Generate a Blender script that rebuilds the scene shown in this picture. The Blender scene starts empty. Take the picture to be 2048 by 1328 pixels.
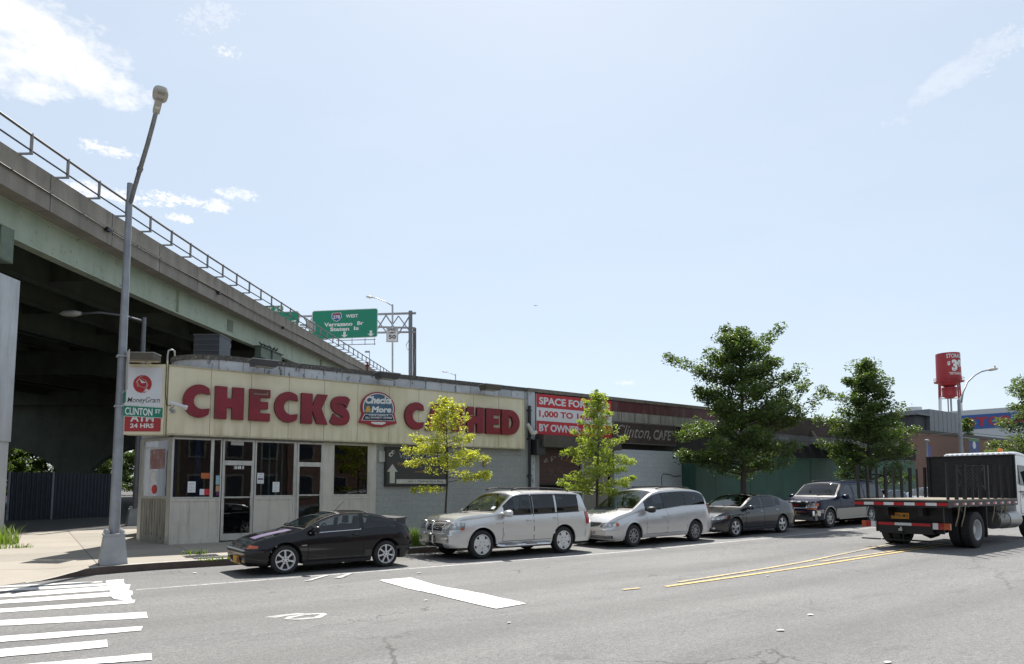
import bpy, math, random
from mathutils import Vector, Matrix
R = random.Random(7)
rad = math.radians
SC = bpy.context.scene
COL = SC.collection
# ------------------------------------------------------------------ camera numbers (also used to turn photo pixels into ground points)
FPX = 1365.0; AZ = rad(54); TH = rad(4.6); CH = 1.78
YPP = 975 - FPX * math.tan(TH)
CF = Vector((math.cos(AZ) * math.cos(TH), math.sin(AZ) * math.cos(TH), math.sin(TH)))
CR = Vector((math.sin(AZ), -math.cos(AZ), 0))
CU = CR.cross(CF)
def ray(px, py): return CF + CR * ((px - 1024) / FPX) + CU * ((YPP - py) / FPX)
def zr(x):                       # height of the roadway along the street
    if x < 12: return 0.0
    if x < 16: return .0145 * (x - 12) ** 2 / 8
    return min(.0145 * (x - 14), .70)
def at_z(px, py, z):
    d = ray(px, py); t = (z - CH) / d.z
    return Vector((d.x * t, d.y * t, z))
def at_road(px, py):
    p = at_z(px, py, 0)
    for _ in range(8): p = at_z(px, py, zr(p.x))
    return p
def at_y(px, py, Y):
    d = ray(px, py); t = Y / d.y
    return Vector((d.x * t, Y, CH + d.z * t))
def at_d(px, py, dep):           # depth along the level viewing axis
    d = ray(px, py); h = d.x * math.cos(AZ) + d.y * math.sin(AZ); t = dep / h
    return Vector((d.x * t, d.y * t, CH + d.z * t))
# ------------------------------------------------------------------ helpers
def wloc(o):
    v = Vector((0, 0, 0))
    while o is not None: v += Vector(o.location); o = o.parent
    return v
class MB:
    def __init__(s): s.v = []; s.f = []; s.m = []; s.mi = 0
    def face(s, pts):
        n = len(s.v); s.v += [tuple(p) for p in pts]; s.f.append(tuple(range(n, n + len(pts)))); s.m.append(s.mi)
    def box(s, x0, x1, y0, y1, z0, z1):
        s.hexa([(x0,y0,z0),(x1,y0,z0),(x1,y1,z0),(x0,y1,z0),(x0,y0,z1),(x1,y0,z1),(x1,y1,z1),(x0,y1,z1)]); return s
    def hexa(s, p):
        n = len(s.v); s.v += [tuple(q) for q in p]
        for f in ((0,3,2,1),(4,5,6,7),(0,1,5,4),(1,2,6,5),(2,3,7,6),(3,0,4,7)):
            s.f.append(tuple(n + i for i in f)); s.m.append(s.mi)
        return s
    def obox(s, c, ax, ay, az):    # centre and three half-axis vectors
        c = Vector(c); ax = Vector(ax); ay = Vector(ay); az = Vector(az)
        return s.hexa([c-ax-ay-az, c+ax-ay-az, c+ax+ay-az, c-ax+ay-az, c-ax-ay+az, c+ax-ay+az, c+ax+ay+az, c-ax+ay+az])
    def bar(s, a, b, w, h=None, up=(0, 0, 1)):
        a = Vector(a); b = Vector(b); h = h or w; d = (b - a)
        if d.length < 1e-6: return s
        u = Vector(up)
        x = d.cross(u)
        if x.length < 1e-4: x = d.cross(Vector((1, 0, 0)))
        x.normalize(); y = x.cross(d).normalized()
        return s.obox((a + b) / 2, d / 2, x * w / 2, y * h / 2)
    def tube(s, pts, r, n=8, cap=True):
        pts = [Vector(p) for p in pts]; rs = r if isinstance(r, (list, tuple)) else [r] * len(pts)
        rings = []; px = None
        for i, p in enumerate(pts):
            d = (pts[min(i + 1, len(pts) - 1)] - pts[max(i - 1, 0)]).normalized()
            x = px if px is not None else (d.cross(Vector((0, 0, 1))) if abs(d.z) < .95 else d.cross(Vector((1, 0, 0))))
            x = (x - d * x.dot(d)).normalized(); px = x; y = d.cross(x)
            k = len(s.v)
            s.v += [tuple(p + (x * math.cos(2 * math.pi * j / n) + y * math.sin(2 * math.pi * j / n)) * rs[i]) for j in range(n)]
            rings.append(k)
        for a, b in zip(rings, rings[1:]):
            for j in range(n):
                s.f.append((a + j, a + (j + 1) % n, b + (j + 1) % n, b + j)); s.m.append(s.mi)
        if cap:
            s.f.append(tuple(rings[0] + j for j in range(n))[::-1]); s.m.append(s.mi)
            s.f.append(tuple(rings[-1] + j for j in range(n))); s.m.append(s.mi)
        return s
    def lathe(s, c, axis, prof, n=24, xdir=None):   # prof: (distance along axis, radius)
        c = Vector(c); a = Vector(axis).normalized()
        x = a.cross(Vector((0, 0, 1))) if abs(a.z) < .9 else Vector((1, 0, 0))
        x.normalize(); y = a.cross(x); rings = []
        for (t, r) in prof:
            k = len(s.v)
            s.v += [tuple(c + a * t + (x * math.cos(2 * math.pi * j / n) + y * math.sin(2 * math.pi * j / n)) * max(r, 1e-4)) for j in range(n)]
            rings.append(k)
        for p, q in zip(rings, rings[1:]):
            for j in range(n):
                s.f.append((p + j, p + (j + 1) % n, q + (j + 1) % n, q + j)); s.m.append(s.mi)
        return s
    def prism(s, out, o, ux, uy, dep):   # 2-D outline extruded along ux x uy by dep (front at dep)
        o = Vector(o); ux = Vector(ux); uy = Vector(uy); nz = ux.cross(uy).normalized() * dep
        n = len(s.v); k = len(out)
        s.v += [tuple(o + ux * a + uy * b) for a, b in out] + [tuple(o + ux * a + uy * b + nz) for a, b in out]
        s.f.append(tuple(n + i for i in range(k))[::-1]); s.m.append(s.mi)
        s.f.append(tuple(n + k + i for i in range(k))); s.m.append(s.mi)
        for i in range(k):
            j = (i + 1) % k
            s.f.append((n + i, n + j, n + k + j, n + k + i)); s.m.append(s.mi)
        return s
    def grid(s, fn, nu, nv):
        n = len(s.v)
        for i in range(nu + 1):
            for j in range(nv + 1): s.v.append(tuple(fn(i / nu, j / nv)))
        for i in range(nu):
            for j in range(nv):
                a = n + i * (nv + 1) + j
                s.f.append((a, a + nv + 1, a + nv + 2, a + 1)); s.m.append(s.mi)
        return s
    def text(s, body, o, ux, uz, w, h, dep=.004, bold=0.0, shear=0.0, thick=None):
        cu = bpy.data.curves.new('t', 'FONT'); cu.body = body; cu.resolution_u = 3; cu.offset = bold; cu.shear = shear
        ob = bpy.data.objects.new('t', cu); COL.objects.link(ob)
        me = bpy.data.meshes.new_from_object(ob.evaluated_get(bpy.context.evaluated_depsgraph_get()))
        vs = [v.co.copy() for v in me.vertices]; fs = [tuple(p.vertices) for p in me.polygons]
        bpy.data.objects.remove(ob); bpy.data.curves.remove(cu); bpy.data.meshes.remove(me)
        if not vs: return s
        x0 = min(v.x for v in vs); x1 = max(v.x for v in vs); y0 = min(v.y for v in vs); y1 = max(v.y for v in vs)
        o = Vector(o); ux = Vector(ux).normalized(); uz = Vector(uz).normalized(); nn = ux.cross(uz)
        kx = w / (x1 - x0) if w else h / (y1 - y0); ky = h / (y1 - y0) if h else kx
        n = len(s.v)
        f3 = [o + ux * ((v.x - x0) * kx) + uz * ((v.y - y0) * ky) + nn * dep for v in vs]
        s.v += [tuple(p) for p in f3]
        for f in fs: s.f.append(tuple(n + i for i in f)); s.m.append(s.mi)
        if thick:
            m = len(s.v); s.v += [tuple(p - nn * thick) for p in f3]; cnt = {}
            for f in fs:
                for a, b in zip(f, f[1:] + f[:1]): cnt[(a, b)] = 1
            for (a, b) in cnt:
                if (b, a) not in cnt: s.f.append((n + a, m + a, m + b, n + b)); s.m.append(s.mi)
        return s
    def build(s, name, mats, parent=None, smooth=False, local=False, label=None):
        me = bpy.data.meshes.new(name); off = Vector((0, 0, 0)) if (local or parent is None) else wloc(parent)
        me.from_pydata([(v[0] - off.x, v[1] - off.y, v[2] - off.z) for v in s.v], [], s.f)
        mats = mats if isinstance(mats, (list, tuple)) else [mats]
        for m in mats: me.materials.append(m)
        me.polygons.foreach_set('material_index', [min(i, len(mats) - 1) for i in s.m])
        if smooth: me.polygons.foreach_set('use_smooth', [True] * len(me.polygons))
        me.update()
        if smooth and smooth is not True: me.set_sharp_from_angle(angle=rad(smooth))
        o = bpy.data.objects.new(name, me); COL.objects.link(o)
        if parent is not None: o.parent = parent
        if label: o['label'] = label
        return o
def B(*a): return MB().box(*a)
def thing(name, label, cat, loc=(0, 0, 0), group=None, rot=None):
    o = bpy.data.objects.new(name, None); COL.objects.link(o); o.location = loc; o.empty_display_size = .2
    if rot: o.rotation_euler = rot
    return tag(o, label, cat, group)
def tag(o, label, cat, group=None):
    o['label'] = label; o['category'] = cat
    if group: o['group'] = group
    return o
def struct(mb, name, mat, kind='structure', parent=None, smooth=False):
    o = mb.build(name, mat, parent, smooth)
    if parent is None: o['kind'] = kind
    return o
def copy_tree(o, parent=None):
    c = o.copy(); COL.objects.link(c)
    if parent is not None: c.parent = parent
    for ch in list(o.children): copy_tree(ch, c)
    return c
def pchip(pts):
    xs = [p[0] for p in pts]; ys = [p[1] for p in pts]; n = len(xs)
    h = [xs[i + 1] - xs[i] for i in range(n - 1)]; d = [(ys[i + 1] - ys[i]) / h[i] for i in range(n - 1)]
    m = [d[0]] + [0 if d[i - 1] * d[i] <= 0 else 2 * d[i - 1] * d[i] / (d[i - 1] + d[i]) for i in range(1, n - 1)] + [d[-1]]
    def f(x):
        if x <= xs[0]: return ys[0]
        if x >= xs[-1]: return ys[-1]
        i = 0
        while x > xs[i + 1]: i += 1
        t = (x - xs[i]) / h[i]
        return (ys[i] * (1 + 2 * t) * (1 - t) ** 2 + h[i] * m[i] * t * (1 - t) ** 2 + ys[i + 1] * t * t * (3 - 2 * t) + h[i] * m[i + 1] * t * t * (t - 1))
    return f
# ------------------------------------------------------------------ materials
class NT:
    def __init__(s, nt): s.nt = nt
    def n(s, typ, **kw):
        nd = s.nt.nodes.new(typ)
        for k, v in kw.items():
            if k.startswith('i_'):
                key = k[2:]; key = int(key) if key.isdigit() else key.replace('_', ' ')
                s.set(nd.inputs[key], v)
            else: setattr(nd, k, v)
        return nd
    def set(s, sock, v):
        if isinstance(v, bpy.types.NodeSocket): s.nt.links.new(v, sock)
        else: sock.default_value = v
    def math(s, op, a, b=0.0, c=0.0, clamp=False):
        nd = s.nt.nodes.new('ShaderNodeMath'); nd.operation = op; nd.use_clamp = clamp
        for i, v in enumerate((a, b, c)): s.set(nd.inputs[i], v)
        return nd.outputs[0]
    def vmath(s, op, a, b=(0, 0, 0)):
        nd = s.nt.nodes.new('ShaderNodeVectorMath'); nd.operation = op
        s.set(nd.inputs[0], a); s.set(nd.inputs[1], b)
        return nd.outputs['Value'] if op in ('DOT_PRODUCT', 'LENGTH') else nd.outputs[0]
    def mix(s, fac, a, b, blend='MIX'):
        nd = s.nt.nodes.new('ShaderNodeMix'); nd.data_type = 'RGBA'; nd.blend_type = blend
        s.set(nd.inputs[0], fac); s.set(nd.inputs[6], a); s.set(nd.inputs[7], b)
        return nd.outputs[2]
    def ramp(s, fac, lo, hi, a=0.0, b=1.0):
        nd = s.nt.nodes.new('ShaderNodeMapRange'); nd.clamp = True
        s.set(nd.inputs[0], fac); nd.inputs[1].default_value = lo; nd.inputs[2].default_value = hi
        nd.inputs[3].default_value = a; nd.inputs[4].default_value = b
        return nd.outputs[0]
    def noise(s, vec, scale, detail=4, rough=.55):
        return s.n('ShaderNodeTexNoise', i_Vector=vec, i_Scale=scale, i_Detail=detail, i_Roughness=rough).outputs['Fac']
    def scaled(s, vec, sc, rot=(0, 0, 0), loc=(0, 0, 0)):
        return s.n('ShaderNodeMapping', i_Vector=vec, i_Scale=sc, i_Rotation=rot, i_Location=loc).outputs[0]
    def bump(s, h, strength, dist=.02):
        return s.n('ShaderNodeBump', i_Strength=strength, i_Distance=dist, i_Height=h).outputs[0]
def c4(c): return (c[0], c[1], c[2], 1.0)
def newmat(name):
    m = bpy.data.materials.new(name); m.use_nodes = True
    return m, NT(m.node_tree), m.node_tree.nodes['Principled BSDF']
def mat(name, col, rough=.6, metal=0.0, var=.12, vs=3.0, streak=None, spots=None, bump=0.0, bs=40.0, coat=0.0, spec=.5, rv=0.0):
    """plain surface with tonal variation; streak=(colour, amount, across, along); spots=(colour, threshold, scale)"""
    m, t, p = newmat(name)
    co = t.n('ShaderNodeTexCoord').outputs['Object']
    n1 = t.noise(co, vs, 5, .6)
    base = t.mix(t.ramp(n1, .25, .75), c4([c * (1 - var) for c in col]), c4([min(1, c * (1 + var)) for c in col]))
    if streak:
        n2 = t.noise(t.scaled(co, (streak[2], streak[2], streak[3])), 1.0, 5, .65)
        base = t.mix(t.math('MULTIPLY', t.ramp(n2, .48, .75), streak[1]), base, c4(streak[0]))
    if spots:
        n3 = t.noise(co, spots[2], 6, .7)
        base = t.mix(t.ramp(n3, spots[1], spots[1] + .1), base, c4(spots[0]))
    t.set(p.inputs['Base Color'], base)
    p.inputs['Metallic'].default_value = metal
    p.inputs['Specular IOR Level'].default_value = spec
    if rv: t.set(p.inputs['Roughness'], t.ramp(t.noise(co, vs * 4, 4), .3, .7, max(.02, rough - rv), min(1, rough + rv)))
    else: p.inputs['Roughness'].default_value = rough
    if coat: p.inputs['Coat Weight'].default_value = coat; p.inputs['Coat Roughness'].default_value = .04
    if bump: t.set(p.inputs['Normal'], t.bump(t.noise(co, bs, 5, .6), bump))
    return m
PAINTS = {}
def paint(name, col, metal=.0, rough=.35, dust=.25, spec=.5, coat=.9, lined=False):
    if not lined: PAINTS[name] = (col, metal, rough, dust, spec, coat)
    m, t, p = newmat(name)
    co = t.n('ShaderNodeTexCoord').outputs['Object']
    z = t.n('ShaderNodeSeparateXYZ', i_Vector=co).outputs[2]
    dn = t.math('MULTIPLY', t.ramp(z, .62, .15), t.ramp(t.noise(co, 5, 5, .65), .4, .8))
    dn = t.math('ADD', t.math('MULTIPLY', dn, dust), t.math('MULTIPLY', t.ramp(t.noise(co, 2.2, 5, .6), .45, .8), dust * .2), clamp=True)
    bf = t.n('ShaderNodeNewGeometry').outputs['Backfacing'] if lined else 0.0
    t.set(p.inputs['Base Color'], t.mix(bf, t.mix(dn, c4(col), (.17, .155, .13, 1)), (.035, .034, .033, 1)))
    t.set(p.inputs['Metallic'], t.math('MULTIPLY', t.math('SUBTRACT', 1.0, bf), metal))
    t.set(p.inputs['Roughness'], t.math('MAXIMUM', bf, t.ramp(dn, 0, .5, rough, .7)))
    p.inputs['Specular IOR Level'].default_value = spec
    t.set(p.inputs['Coat Weight'], t.math('MULTIPLY', t.math('SUBTRACT', 1.0, bf), t.ramp(dn, 0, .4, coat, .3))); p.inputs['Coat Roughness'].default_value = .05
    t.set(p.inputs['Normal'], t.bump(t.noise(co, 1.6, 2), .06, .05))
    return m
def brickmat(name, c1, c2, mortar, bw=.215, bh=.065, ms=.012, plane='XZ', rough=.85, dirt=.3, offset=.5, dirtcol=(.03, .028, .025)):
    m, t, p = newmat(name)
    co = t.n('ShaderNodeTexCoord').outputs['Object']
    s = t.n('ShaderNodeSeparateXYZ', i_Vector=co)
    if plane == 'XZ': v = t.n('ShaderNodeCombineXYZ', i_X=t.math('ADD', s.outputs[0], s.outputs[1]), i_Y=s.outputs[2]).outputs[0]
    else: v = co
    b = t.n('ShaderNodeTexBrick', i_Vector=v, i_Color1=c4(c1), i_Color2=c4(c2), i_Mortar=c4(mortar), i_Scale=1.0, offset=offset)
    b.inputs['Mortar Size'].default_value = ms; b.inputs['Mortar Smooth'].default_value = .2
    b.inputs['Brick Width'].default_value = bw; b.inputs['Row Height'].default_value = bh
    n = t.noise(co, .9, 6, .65)
    base = t.mix(t.math('MULTIPLY', t.ramp(n, .45, .8), dirt), b.outputs[0], c4(dirtcol))
    n2 = t.noise(co, 14, 4, .6)
    base = t.mix(.35, base, t.mix(n2, (0, 0, 0, 1), (1, 1, 1, 1)), 'OVERLAY')
    t.set(p.inputs['Base Color'], base); p.inputs['Roughness'].default_value = rough
    t.set(p.inputs['Normal'], t.bump(t.math('SUBTRACT', n2, t.math('MULTIPLY', b.outputs['Fac'], 1.2)), .25, .01))
    return m
def glassmat(name, tint=(.30, .33, .34), rough=.02, ior=1.42, trans=.75, wave=.05):
    m = bpy.data.materials.new(name); m.use_nodes = True; nt = m.node_tree; t = NT(nt)
    for nd in list(nt.nodes): nt.nodes.remove(nd)
    out = t.n('ShaderNodeOutputMaterial')
    fr = t.n('ShaderNodeFresnel', i_IOR=ior).outputs[0]
    tr = t.n('ShaderNodeBsdfTransparent', i_Color=c4([c * trans for c in tint]))
    co = t.n('ShaderNodeTexCoord').outputs['Object']
    gl = t.n('ShaderNodeBsdfGlossy', i_Color=(.95, .97, 1, 1), i_Roughness=rough)
    t.set(gl.inputs['Normal'], t.bump(t.noise(co, .9, 2), wave, .03))
    mx = t.n('ShaderNodeMixShader', i_0=t.math('ADD', fr, .01, clamp=True), i_1=tr.outputs[0], i_2=gl.outputs[0])
    nt.links.new(mx.outputs[0], out.inputs[0])
    return m
def leafmat(name, lo, hi, trans, tw=.45):
    m = bpy.data.materials.new(name); m.use_nodes = True; nt = m.node_tree; t = NT(nt)
    p = nt.nodes['Principled BSDF']; out = nt.nodes['Material Output']
    rnd = t.n('ShaderNodeNewGeometry').outputs['Random Per Island']
    co = t.n('ShaderNodeTexCoord').outputs['Object']
    f = t.math('ADD', t.math('MULTIPLY', rnd, .6), t.math('MULTIPLY', t.ramp(t.noise(co, 1.4, 3), .3, .7), .4))
    col = t.mix(f, c4(lo), c4(hi))
    t.set(p.inputs['Base Color'], col); p.inputs['Roughness'].default_value = .42; p.inputs['Specular IOR Level'].default_value = .5
    tb = t.n('ShaderNodeBsdfTranslucent', i_Color=t.mix(1.0, col, c4(trans), 'MULTIPLY'))
    mx = t.n('ShaderNodeMixShader', i_0=tw, i_1=p.outputs[0], i_2=tb.outputs[0])
    nt.links.new(mx.outputs[0], out.inputs[0])
    return m
EXPO = .91; SKY_S = .095; SKY_DUST = .9; SKY_VEIL = .70; CLOUDV = 6.4
# ------------------------------------------------------------------ camera, light, sky
cam = bpy.data.cameras.new('camera'); co_ = bpy.data.objects.new('camera', cam); COL.objects.link(co_)
co_.location = (0, 0, CH); co_.rotation_euler = (rad(90) + TH, 0, AZ - rad(90))
cam.sensor_width = 36; cam.lens = FPX / 2048 * 36; cam.shift_y = (YPP - 664) / 2048
cam.clip_start = .1; cam.clip_end = 20000
SC.camera = co_
SC.view_settings.view_transform = 'Standard'; SC.view_settings.look = 'None'; SC.view_settings.gamma = 1
SC.view_settings.exposure = EXPO
SUN_AZ = rad(52); SUN_EL = rad(58)
sl = bpy.data.lights.new('sun', 'SUN'); sl.energy = 4.6; sl.angle = rad(.53); sl.color = (1, .95, .87)
so = bpy.data.objects.new('sun', sl); COL.objects.link(so)
sd = Vector((math.cos(SUN_AZ) * math.cos(SUN_EL), math.sin(SUN_AZ) * math.cos(SUN_EL), math.sin(SUN_EL)))
so.rotation_euler = sd.to_track_quat('Z', 'Y').to_euler(); so.location = sd * 60
W = bpy.data.worlds.new('World'); SC.world = W; W.use_nodes = True
t = NT(W.node_tree); bg = W.node_tree.nodes['Background']
sky = t.n('ShaderNodeTexSky', sky_type='NISHITA', sun_disc=False, sun_elevation=SUN_EL, sun_rotation=math.pi / 2 - SUN_AZ,
          air_density=1.0, dust_density=SKY_DUST, ozone_density=1.6, altitude=10)
dirv = t.n('ShaderNodeTexCoord').outputs['Generated']
skyc = sky.outputs[0]
cloudv = None
nz = t.noise(t.scaled(dirv, (1, 1, 2.2)), 9.0, 7, .62)
nzf = t.noise(t.scaled(dirv, (1, 1, 1.8)), 34.0, 6, .65)
nz3 = t.noise(t.scaled(dirv, (1, 1, 1.9)), 75.0, 7, .68); nz4 = t.noise(t.scaled(dirv, (1, 1, 1.6)), 210.0, 5, .7)
def cloud(px, py, a, b, amp, dens, tilt=0.0):
    """soft cloud round the direction of photo pixel (px,py); a, b = half sizes in radians"""
    global cloudv
    d = ray(px, py).normalized(); r = d.cross(Vector((0, 0, 1))).normalized(); u = r.cross(d)
    r2 = r * math.cos(tilt) + u * math.sin(tilt); u2 = u * math.cos(tilt) - r * math.sin(tilt)
    dn = t.vmath('DOT_PRODUCT', dirv, tuple(d)); dn = t.math('MAXIMUM', dn, .05)
    x = t.math('DIVIDE', t.vmath('DOT_PRODUCT', dirv, tuple(r2)), t.math('MULTIPLY', dn, a))
    y = t.math('DIVIDE', t.vmath('DOT_PRODUCT', dirv, tuple(u2)), t.math('MULTIPLY', dn, b))
    q = t.math('ADD', t.math('MULTIPLY', x, x), t.math('MULTIPLY', y, y))
    e = t.math('SUBTRACT', 1.0, q)
    big = a > .06; n_a, n_b = (nz, nzf) if big else (nz3, nz4); amp = amp * (1 if big else 2.1)
    v = t.math('ADD', e, t.math('ADD', t.math('MULTIPLY', t.math('SUBTRACT', n_a, .5), amp), t.math('MULTIPLY', t.math('SUBTRACT', n_b, .5), amp * .8)))
    front = t.math('GREATER_THAN', t.vmath('DOT_PRODUCT', dirv, tuple(d)), .2)
    v = t.math('MULTIPLY', t.math('MULTIPLY', t.ramp(v, .0, 1.1), dens), front)
    cloudv = v if cloudv is None else t.math('MAXIMUM', cloudv, v)
cloud(40, 60, .085, .062, 3.4, 1.0, -.35); cloud(150, 120, .085, .035, 3.2, 1.0, -.25); cloud(-60, 40, .08, .07, 2.6, 1.0)
cloud(455, 105, .012, .007, 3.2, .5); cloud(420, 30, .028, .014, 4.6, .22, .5)
cloud(212, 299, .028, .008, 2.4, .75); cloud(235, 392, .055, .008, 2.6, .85, .05); cloud(340, 396, .045, .007, 2.8, .85)
cloud(434, 413, .019, .010, 1.8, .95); cloud(360, 436, .018, .006, 1.8, .9); cloud(470, 388, .028, .008, 2.6, .6)
cloud(180, 380, .03, .010, 2.2, .8)
cloud(1930, 130, .085, .016, 5.0, .26, .45); cloud(2020, 85, .05, .014, 5.0, .2, .3); cloud(1254, 766, .016, .004, 2, .35)
haze_n = t.math('MULTIPLY', t.ramp(t.noise(t.scaled(dirv, (1, 1, 3.5), rot=(0, 0, .4)), 3.2, 6, .6), .45, .85), .16)
skyc = t.mix(SKY_VEIL, skyc, (4.05, 4.55, 5.0, 1))
skyc = t.mix(haze_n, skyc, (CLOUDV * .8, CLOUDV * .84, CLOUDV * .9, 1))
skyc = t.mix(cloudv, skyc, (CLOUDV, CLOUDV, CLOUDV * 1.01, 1))
t.set(bg.inputs[0], skyc); bg.inputs[1].default_value = SKY_S
# ------------------------------------------------------------------ ground
def kerb_y(x):
    if x >= 2.6: return 16.62
    if x <= -.1: return 15.45 + .8 * (x + .1)
    return pchip([(-.1, 15.45), (.67, 16.02), (1.6, 16.45), (2.6, 16.62)])(x)
def sstep(a, b, x):
    u = max(0, min(1, (x - a) / (b - a))); return u * u * (3 - 2 * u)
def zs(x, y):
    c = .019 + .032 * sstep(3.7, 10, x)
    d = y - kerb_y(x)
    rf = 1 - sstep(.35, 1.5, x)
    return zr(x) + .004 + .146 * (1 - rf * (1 - sstep(0, 1.7, d))) + c * max(0, y - 16.62)
def asphalt(name, a, b, warm=.0, cracks=True):
    m, t, p = newmat(name)
    co = t.n('ShaderNodeNewGeometry').outputs['Position']
    n1 = t.noise(co, .22, 5, .6); n2 = t.noise(t.scaled(co, (.18, 1.3, 1)), 1.0, 5, .6); n3 = t.noise(co, 55, 3, .7); n4 = t.noise(co, 3.1, 5, .6)
    f = t.math('ADD', t.math('MULTIPLY', t.ramp(n1, .3, .7), .4), t.math('MULTIPLY', t.ramp(n2, .3, .7), .6))
    base = t.mix(f, c4(a), c4(b))
    base = t.mix(t.math('MULTIPLY', t.ramp(n4, .5, .8), .25), base, c4([k * 1.45 for k in b]))
    n5 = t.noise(co, 17, 4, .75)
    base = t.mix(.55, base, t.mix(t.ramp(n5, .3, .7), (.2, .2, .2, 1), (.8, .8, .8, 1)), 'OVERLAY')
    base = t.mix(.75, base, t.mix(t.ramp(n3, .25, .75), (.12, .12, .12, 1), (.88, .88, .88, 1)), 'OVERLAY')
    vo = t.n('ShaderNodeTexVoronoi', i_Vector=co, i_Scale=85.0)
    base = t.mix(t.math('MULTIPLY', t.math('LESS_THAN', vo.outputs['Distance'], .2), .5), base, (.38, .37, .35, 1))
    st = t.noise(t.scaled(co, (.55, 2.2, 1), loc=(3, 8, 0)), 1.0, 5, .65)
    base = t.mix(t.math('MULTIPLY', t.ramp(st, .56, .8), .45), base, (.035, .035, .036, 1))
    ybands = t.n('ShaderNodeTexWave', wave_type='BANDS', bands_direction='Y', i_Vector=co, i_Scale=.11, i_Distortion=2.2, i_Detail=3.0, i_Detail_Scale=.35).outputs['Fac']
    base = t.mix(t.math('MULTIPLY', t.ramp(ybands, .55, .95), .22), base, (.06, .06, .06, 1))
    oil = t.noise(t.scaled(co, (.8, 1.5, 1), loc=(11, 3, 0)), 1.0, 7, .7)
    base = t.mix(t.math('MULTIPLY', t.ramp(oil, .63, .70), .35), base, (.045, .045, .045, 1))
    if cracks:
        w = t.noise(co, 1.7, 5, .6)
        wv = t.n('ShaderNodeVectorMath', operation='ADD'); t.set(wv.inputs[0], co)
        t.set(wv.inputs[1], t.n('ShaderNodeCombineXYZ', i_X=w, i_Y=t.math('MULTIPLY', w, 1.3)).outputs[0])
        ck = t.n('ShaderNodeTexVoronoi', feature='DISTANCE_TO_EDGE', i_Vector=t.scaled(wv.outputs[0], (.22, .55, 1)), i_Scale=1.0).outputs['Distance']
        cm = t.math('MULTIPLY', t.math('LESS_THAN', ck, .006), t.ramp(t.noise(co, .35, 3), .5, .6))
        base = t.mix(t.math('MULTIPLY', cm, .6), base, (.03, .03, .03, 1))
    t.set(p.inputs['Base Color'], base); p.inputs['Roughness'].default_value = .82; p.inputs['Specular IOR Level'].default_value = .35
    t.set(p.inputs['Normal'], t.bump(t.math('ADD', n3, t.math('MULTIPLY', n4, .6)), .5, .012))
    return m
M_ROAD = asphalt('asphalt', (.112, .112, .115), (.165, .164, .162))
M_AVE = asphalt('avenue_asphalt', (.05, .05, .05), (.075, .074, .072))
m, t, p = newmat('pavement_concrete'); M_WALK = m
co = t.n('ShaderNodeNewGeometry').outputs['Position']
bk = t.n('ShaderNodeTexBrick', i_Vector=t.scaled(co, (1, 1, 1), loc=(.6, .35, 0)), i_Color1=(.315, .285, .245, 1), i_Color2=(.255, .235, .205, 1), i_Mortar=(.10, .09, .075, 1), i_Scale=1.0, offset=0.0)
bk.inputs['Mortar Size'].default_value = .012; bk.inputs['Brick Width'].default_value = 2.1; bk.inputs['Row Height'].default_value = 1.45
n1 = t.noise(co, .8, 6, .65); n2 = t.noise(co, 60, 3, .7)
base = t.mix(t.math('MULTIPLY', t.ramp(n1, .45, .8), .4), bk.outputs[0], (.19, .17, .145, 1))
base = t.mix(.4, base, t.mix(n2, (.1, .1, .1, 1), (.9, .9, .9, 1)), 'OVERLAY')
vo = t.n('ShaderNodeTexVoronoi', i_Vector=co, i_Scale=2.3)
base = t.mix(t.math('MULTIPLY', t.math('LESS_THAN', vo.outputs['Distance'], .06), .7), base, (.07, .065, .06, 1))
t.set(p.inputs['Base Color'], base); p.inputs['Roughness'].default_value = .9
t.set(p.inputs['Normal'], t.bump(n2, .25, .01))
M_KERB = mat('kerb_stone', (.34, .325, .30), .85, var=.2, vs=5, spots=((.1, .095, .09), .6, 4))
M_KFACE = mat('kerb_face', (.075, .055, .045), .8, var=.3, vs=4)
M_GROUND = mat('far_ground', (.13, .125, .11), .95, var=.25, vs=.02)
g = MB(); g.face([(-3000, -3000, -.35), (6000, -3000, -.35), (6000, 6000, -.35), (-3000, 6000, -.35)])
struct(g, 'ground', M_GROUND)
g = MB()
xs = [-60, -30, -15] + [x * .5 for x in range(-20, 141)] + [80, 100, 140, 200]
g.grid(lambda u, v: (lambda x, y: (x, y, zr(x)))(xs[round(u * (len(xs) - 1))], -16 + v * 33.0), len(xs) - 1, 8)
road = struct(g, 'road', M_ROAD, smooth=True)
g = MB(); xs2 = [-12, -9] + [x * .25 for x in range(-24, 48)] + [12 + x for x in range(0, 34)]
g.grid(lambda u, v: (lambda x: (x, kerb_y(x) + .16 + v * ((27 if x < 12 else 23) - kerb_y(x) - .16), zs(x, kerb_y(x) + .16 + v * ((27 if x < 12 else 23) - kerb_y(x) - .16))))(xs2[round(u * (len(xs2) - 1))]), len(xs2) - 1, 24)
walk = struct(g, 'pavement', M_WALK, smooth=True)
g = MB()
for i in range(len(xs2) - 1):
    x0, x1 = xs2[i], xs2[i + 1]
    if x1 <= .3: continue
    P = []
    for x in (x0, x1):
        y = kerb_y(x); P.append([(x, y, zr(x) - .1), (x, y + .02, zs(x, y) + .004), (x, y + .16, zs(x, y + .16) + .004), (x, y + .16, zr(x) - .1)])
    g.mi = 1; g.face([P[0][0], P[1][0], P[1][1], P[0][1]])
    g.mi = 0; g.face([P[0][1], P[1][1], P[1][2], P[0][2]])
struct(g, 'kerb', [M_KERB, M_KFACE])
g = MB(); g.grid(lambda u, v: (-90 + 220 * u, 26.9 + 260 * v, .335 + .3 * v), 8, 8); struct(g, 'avenue', M_AVE)
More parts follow.
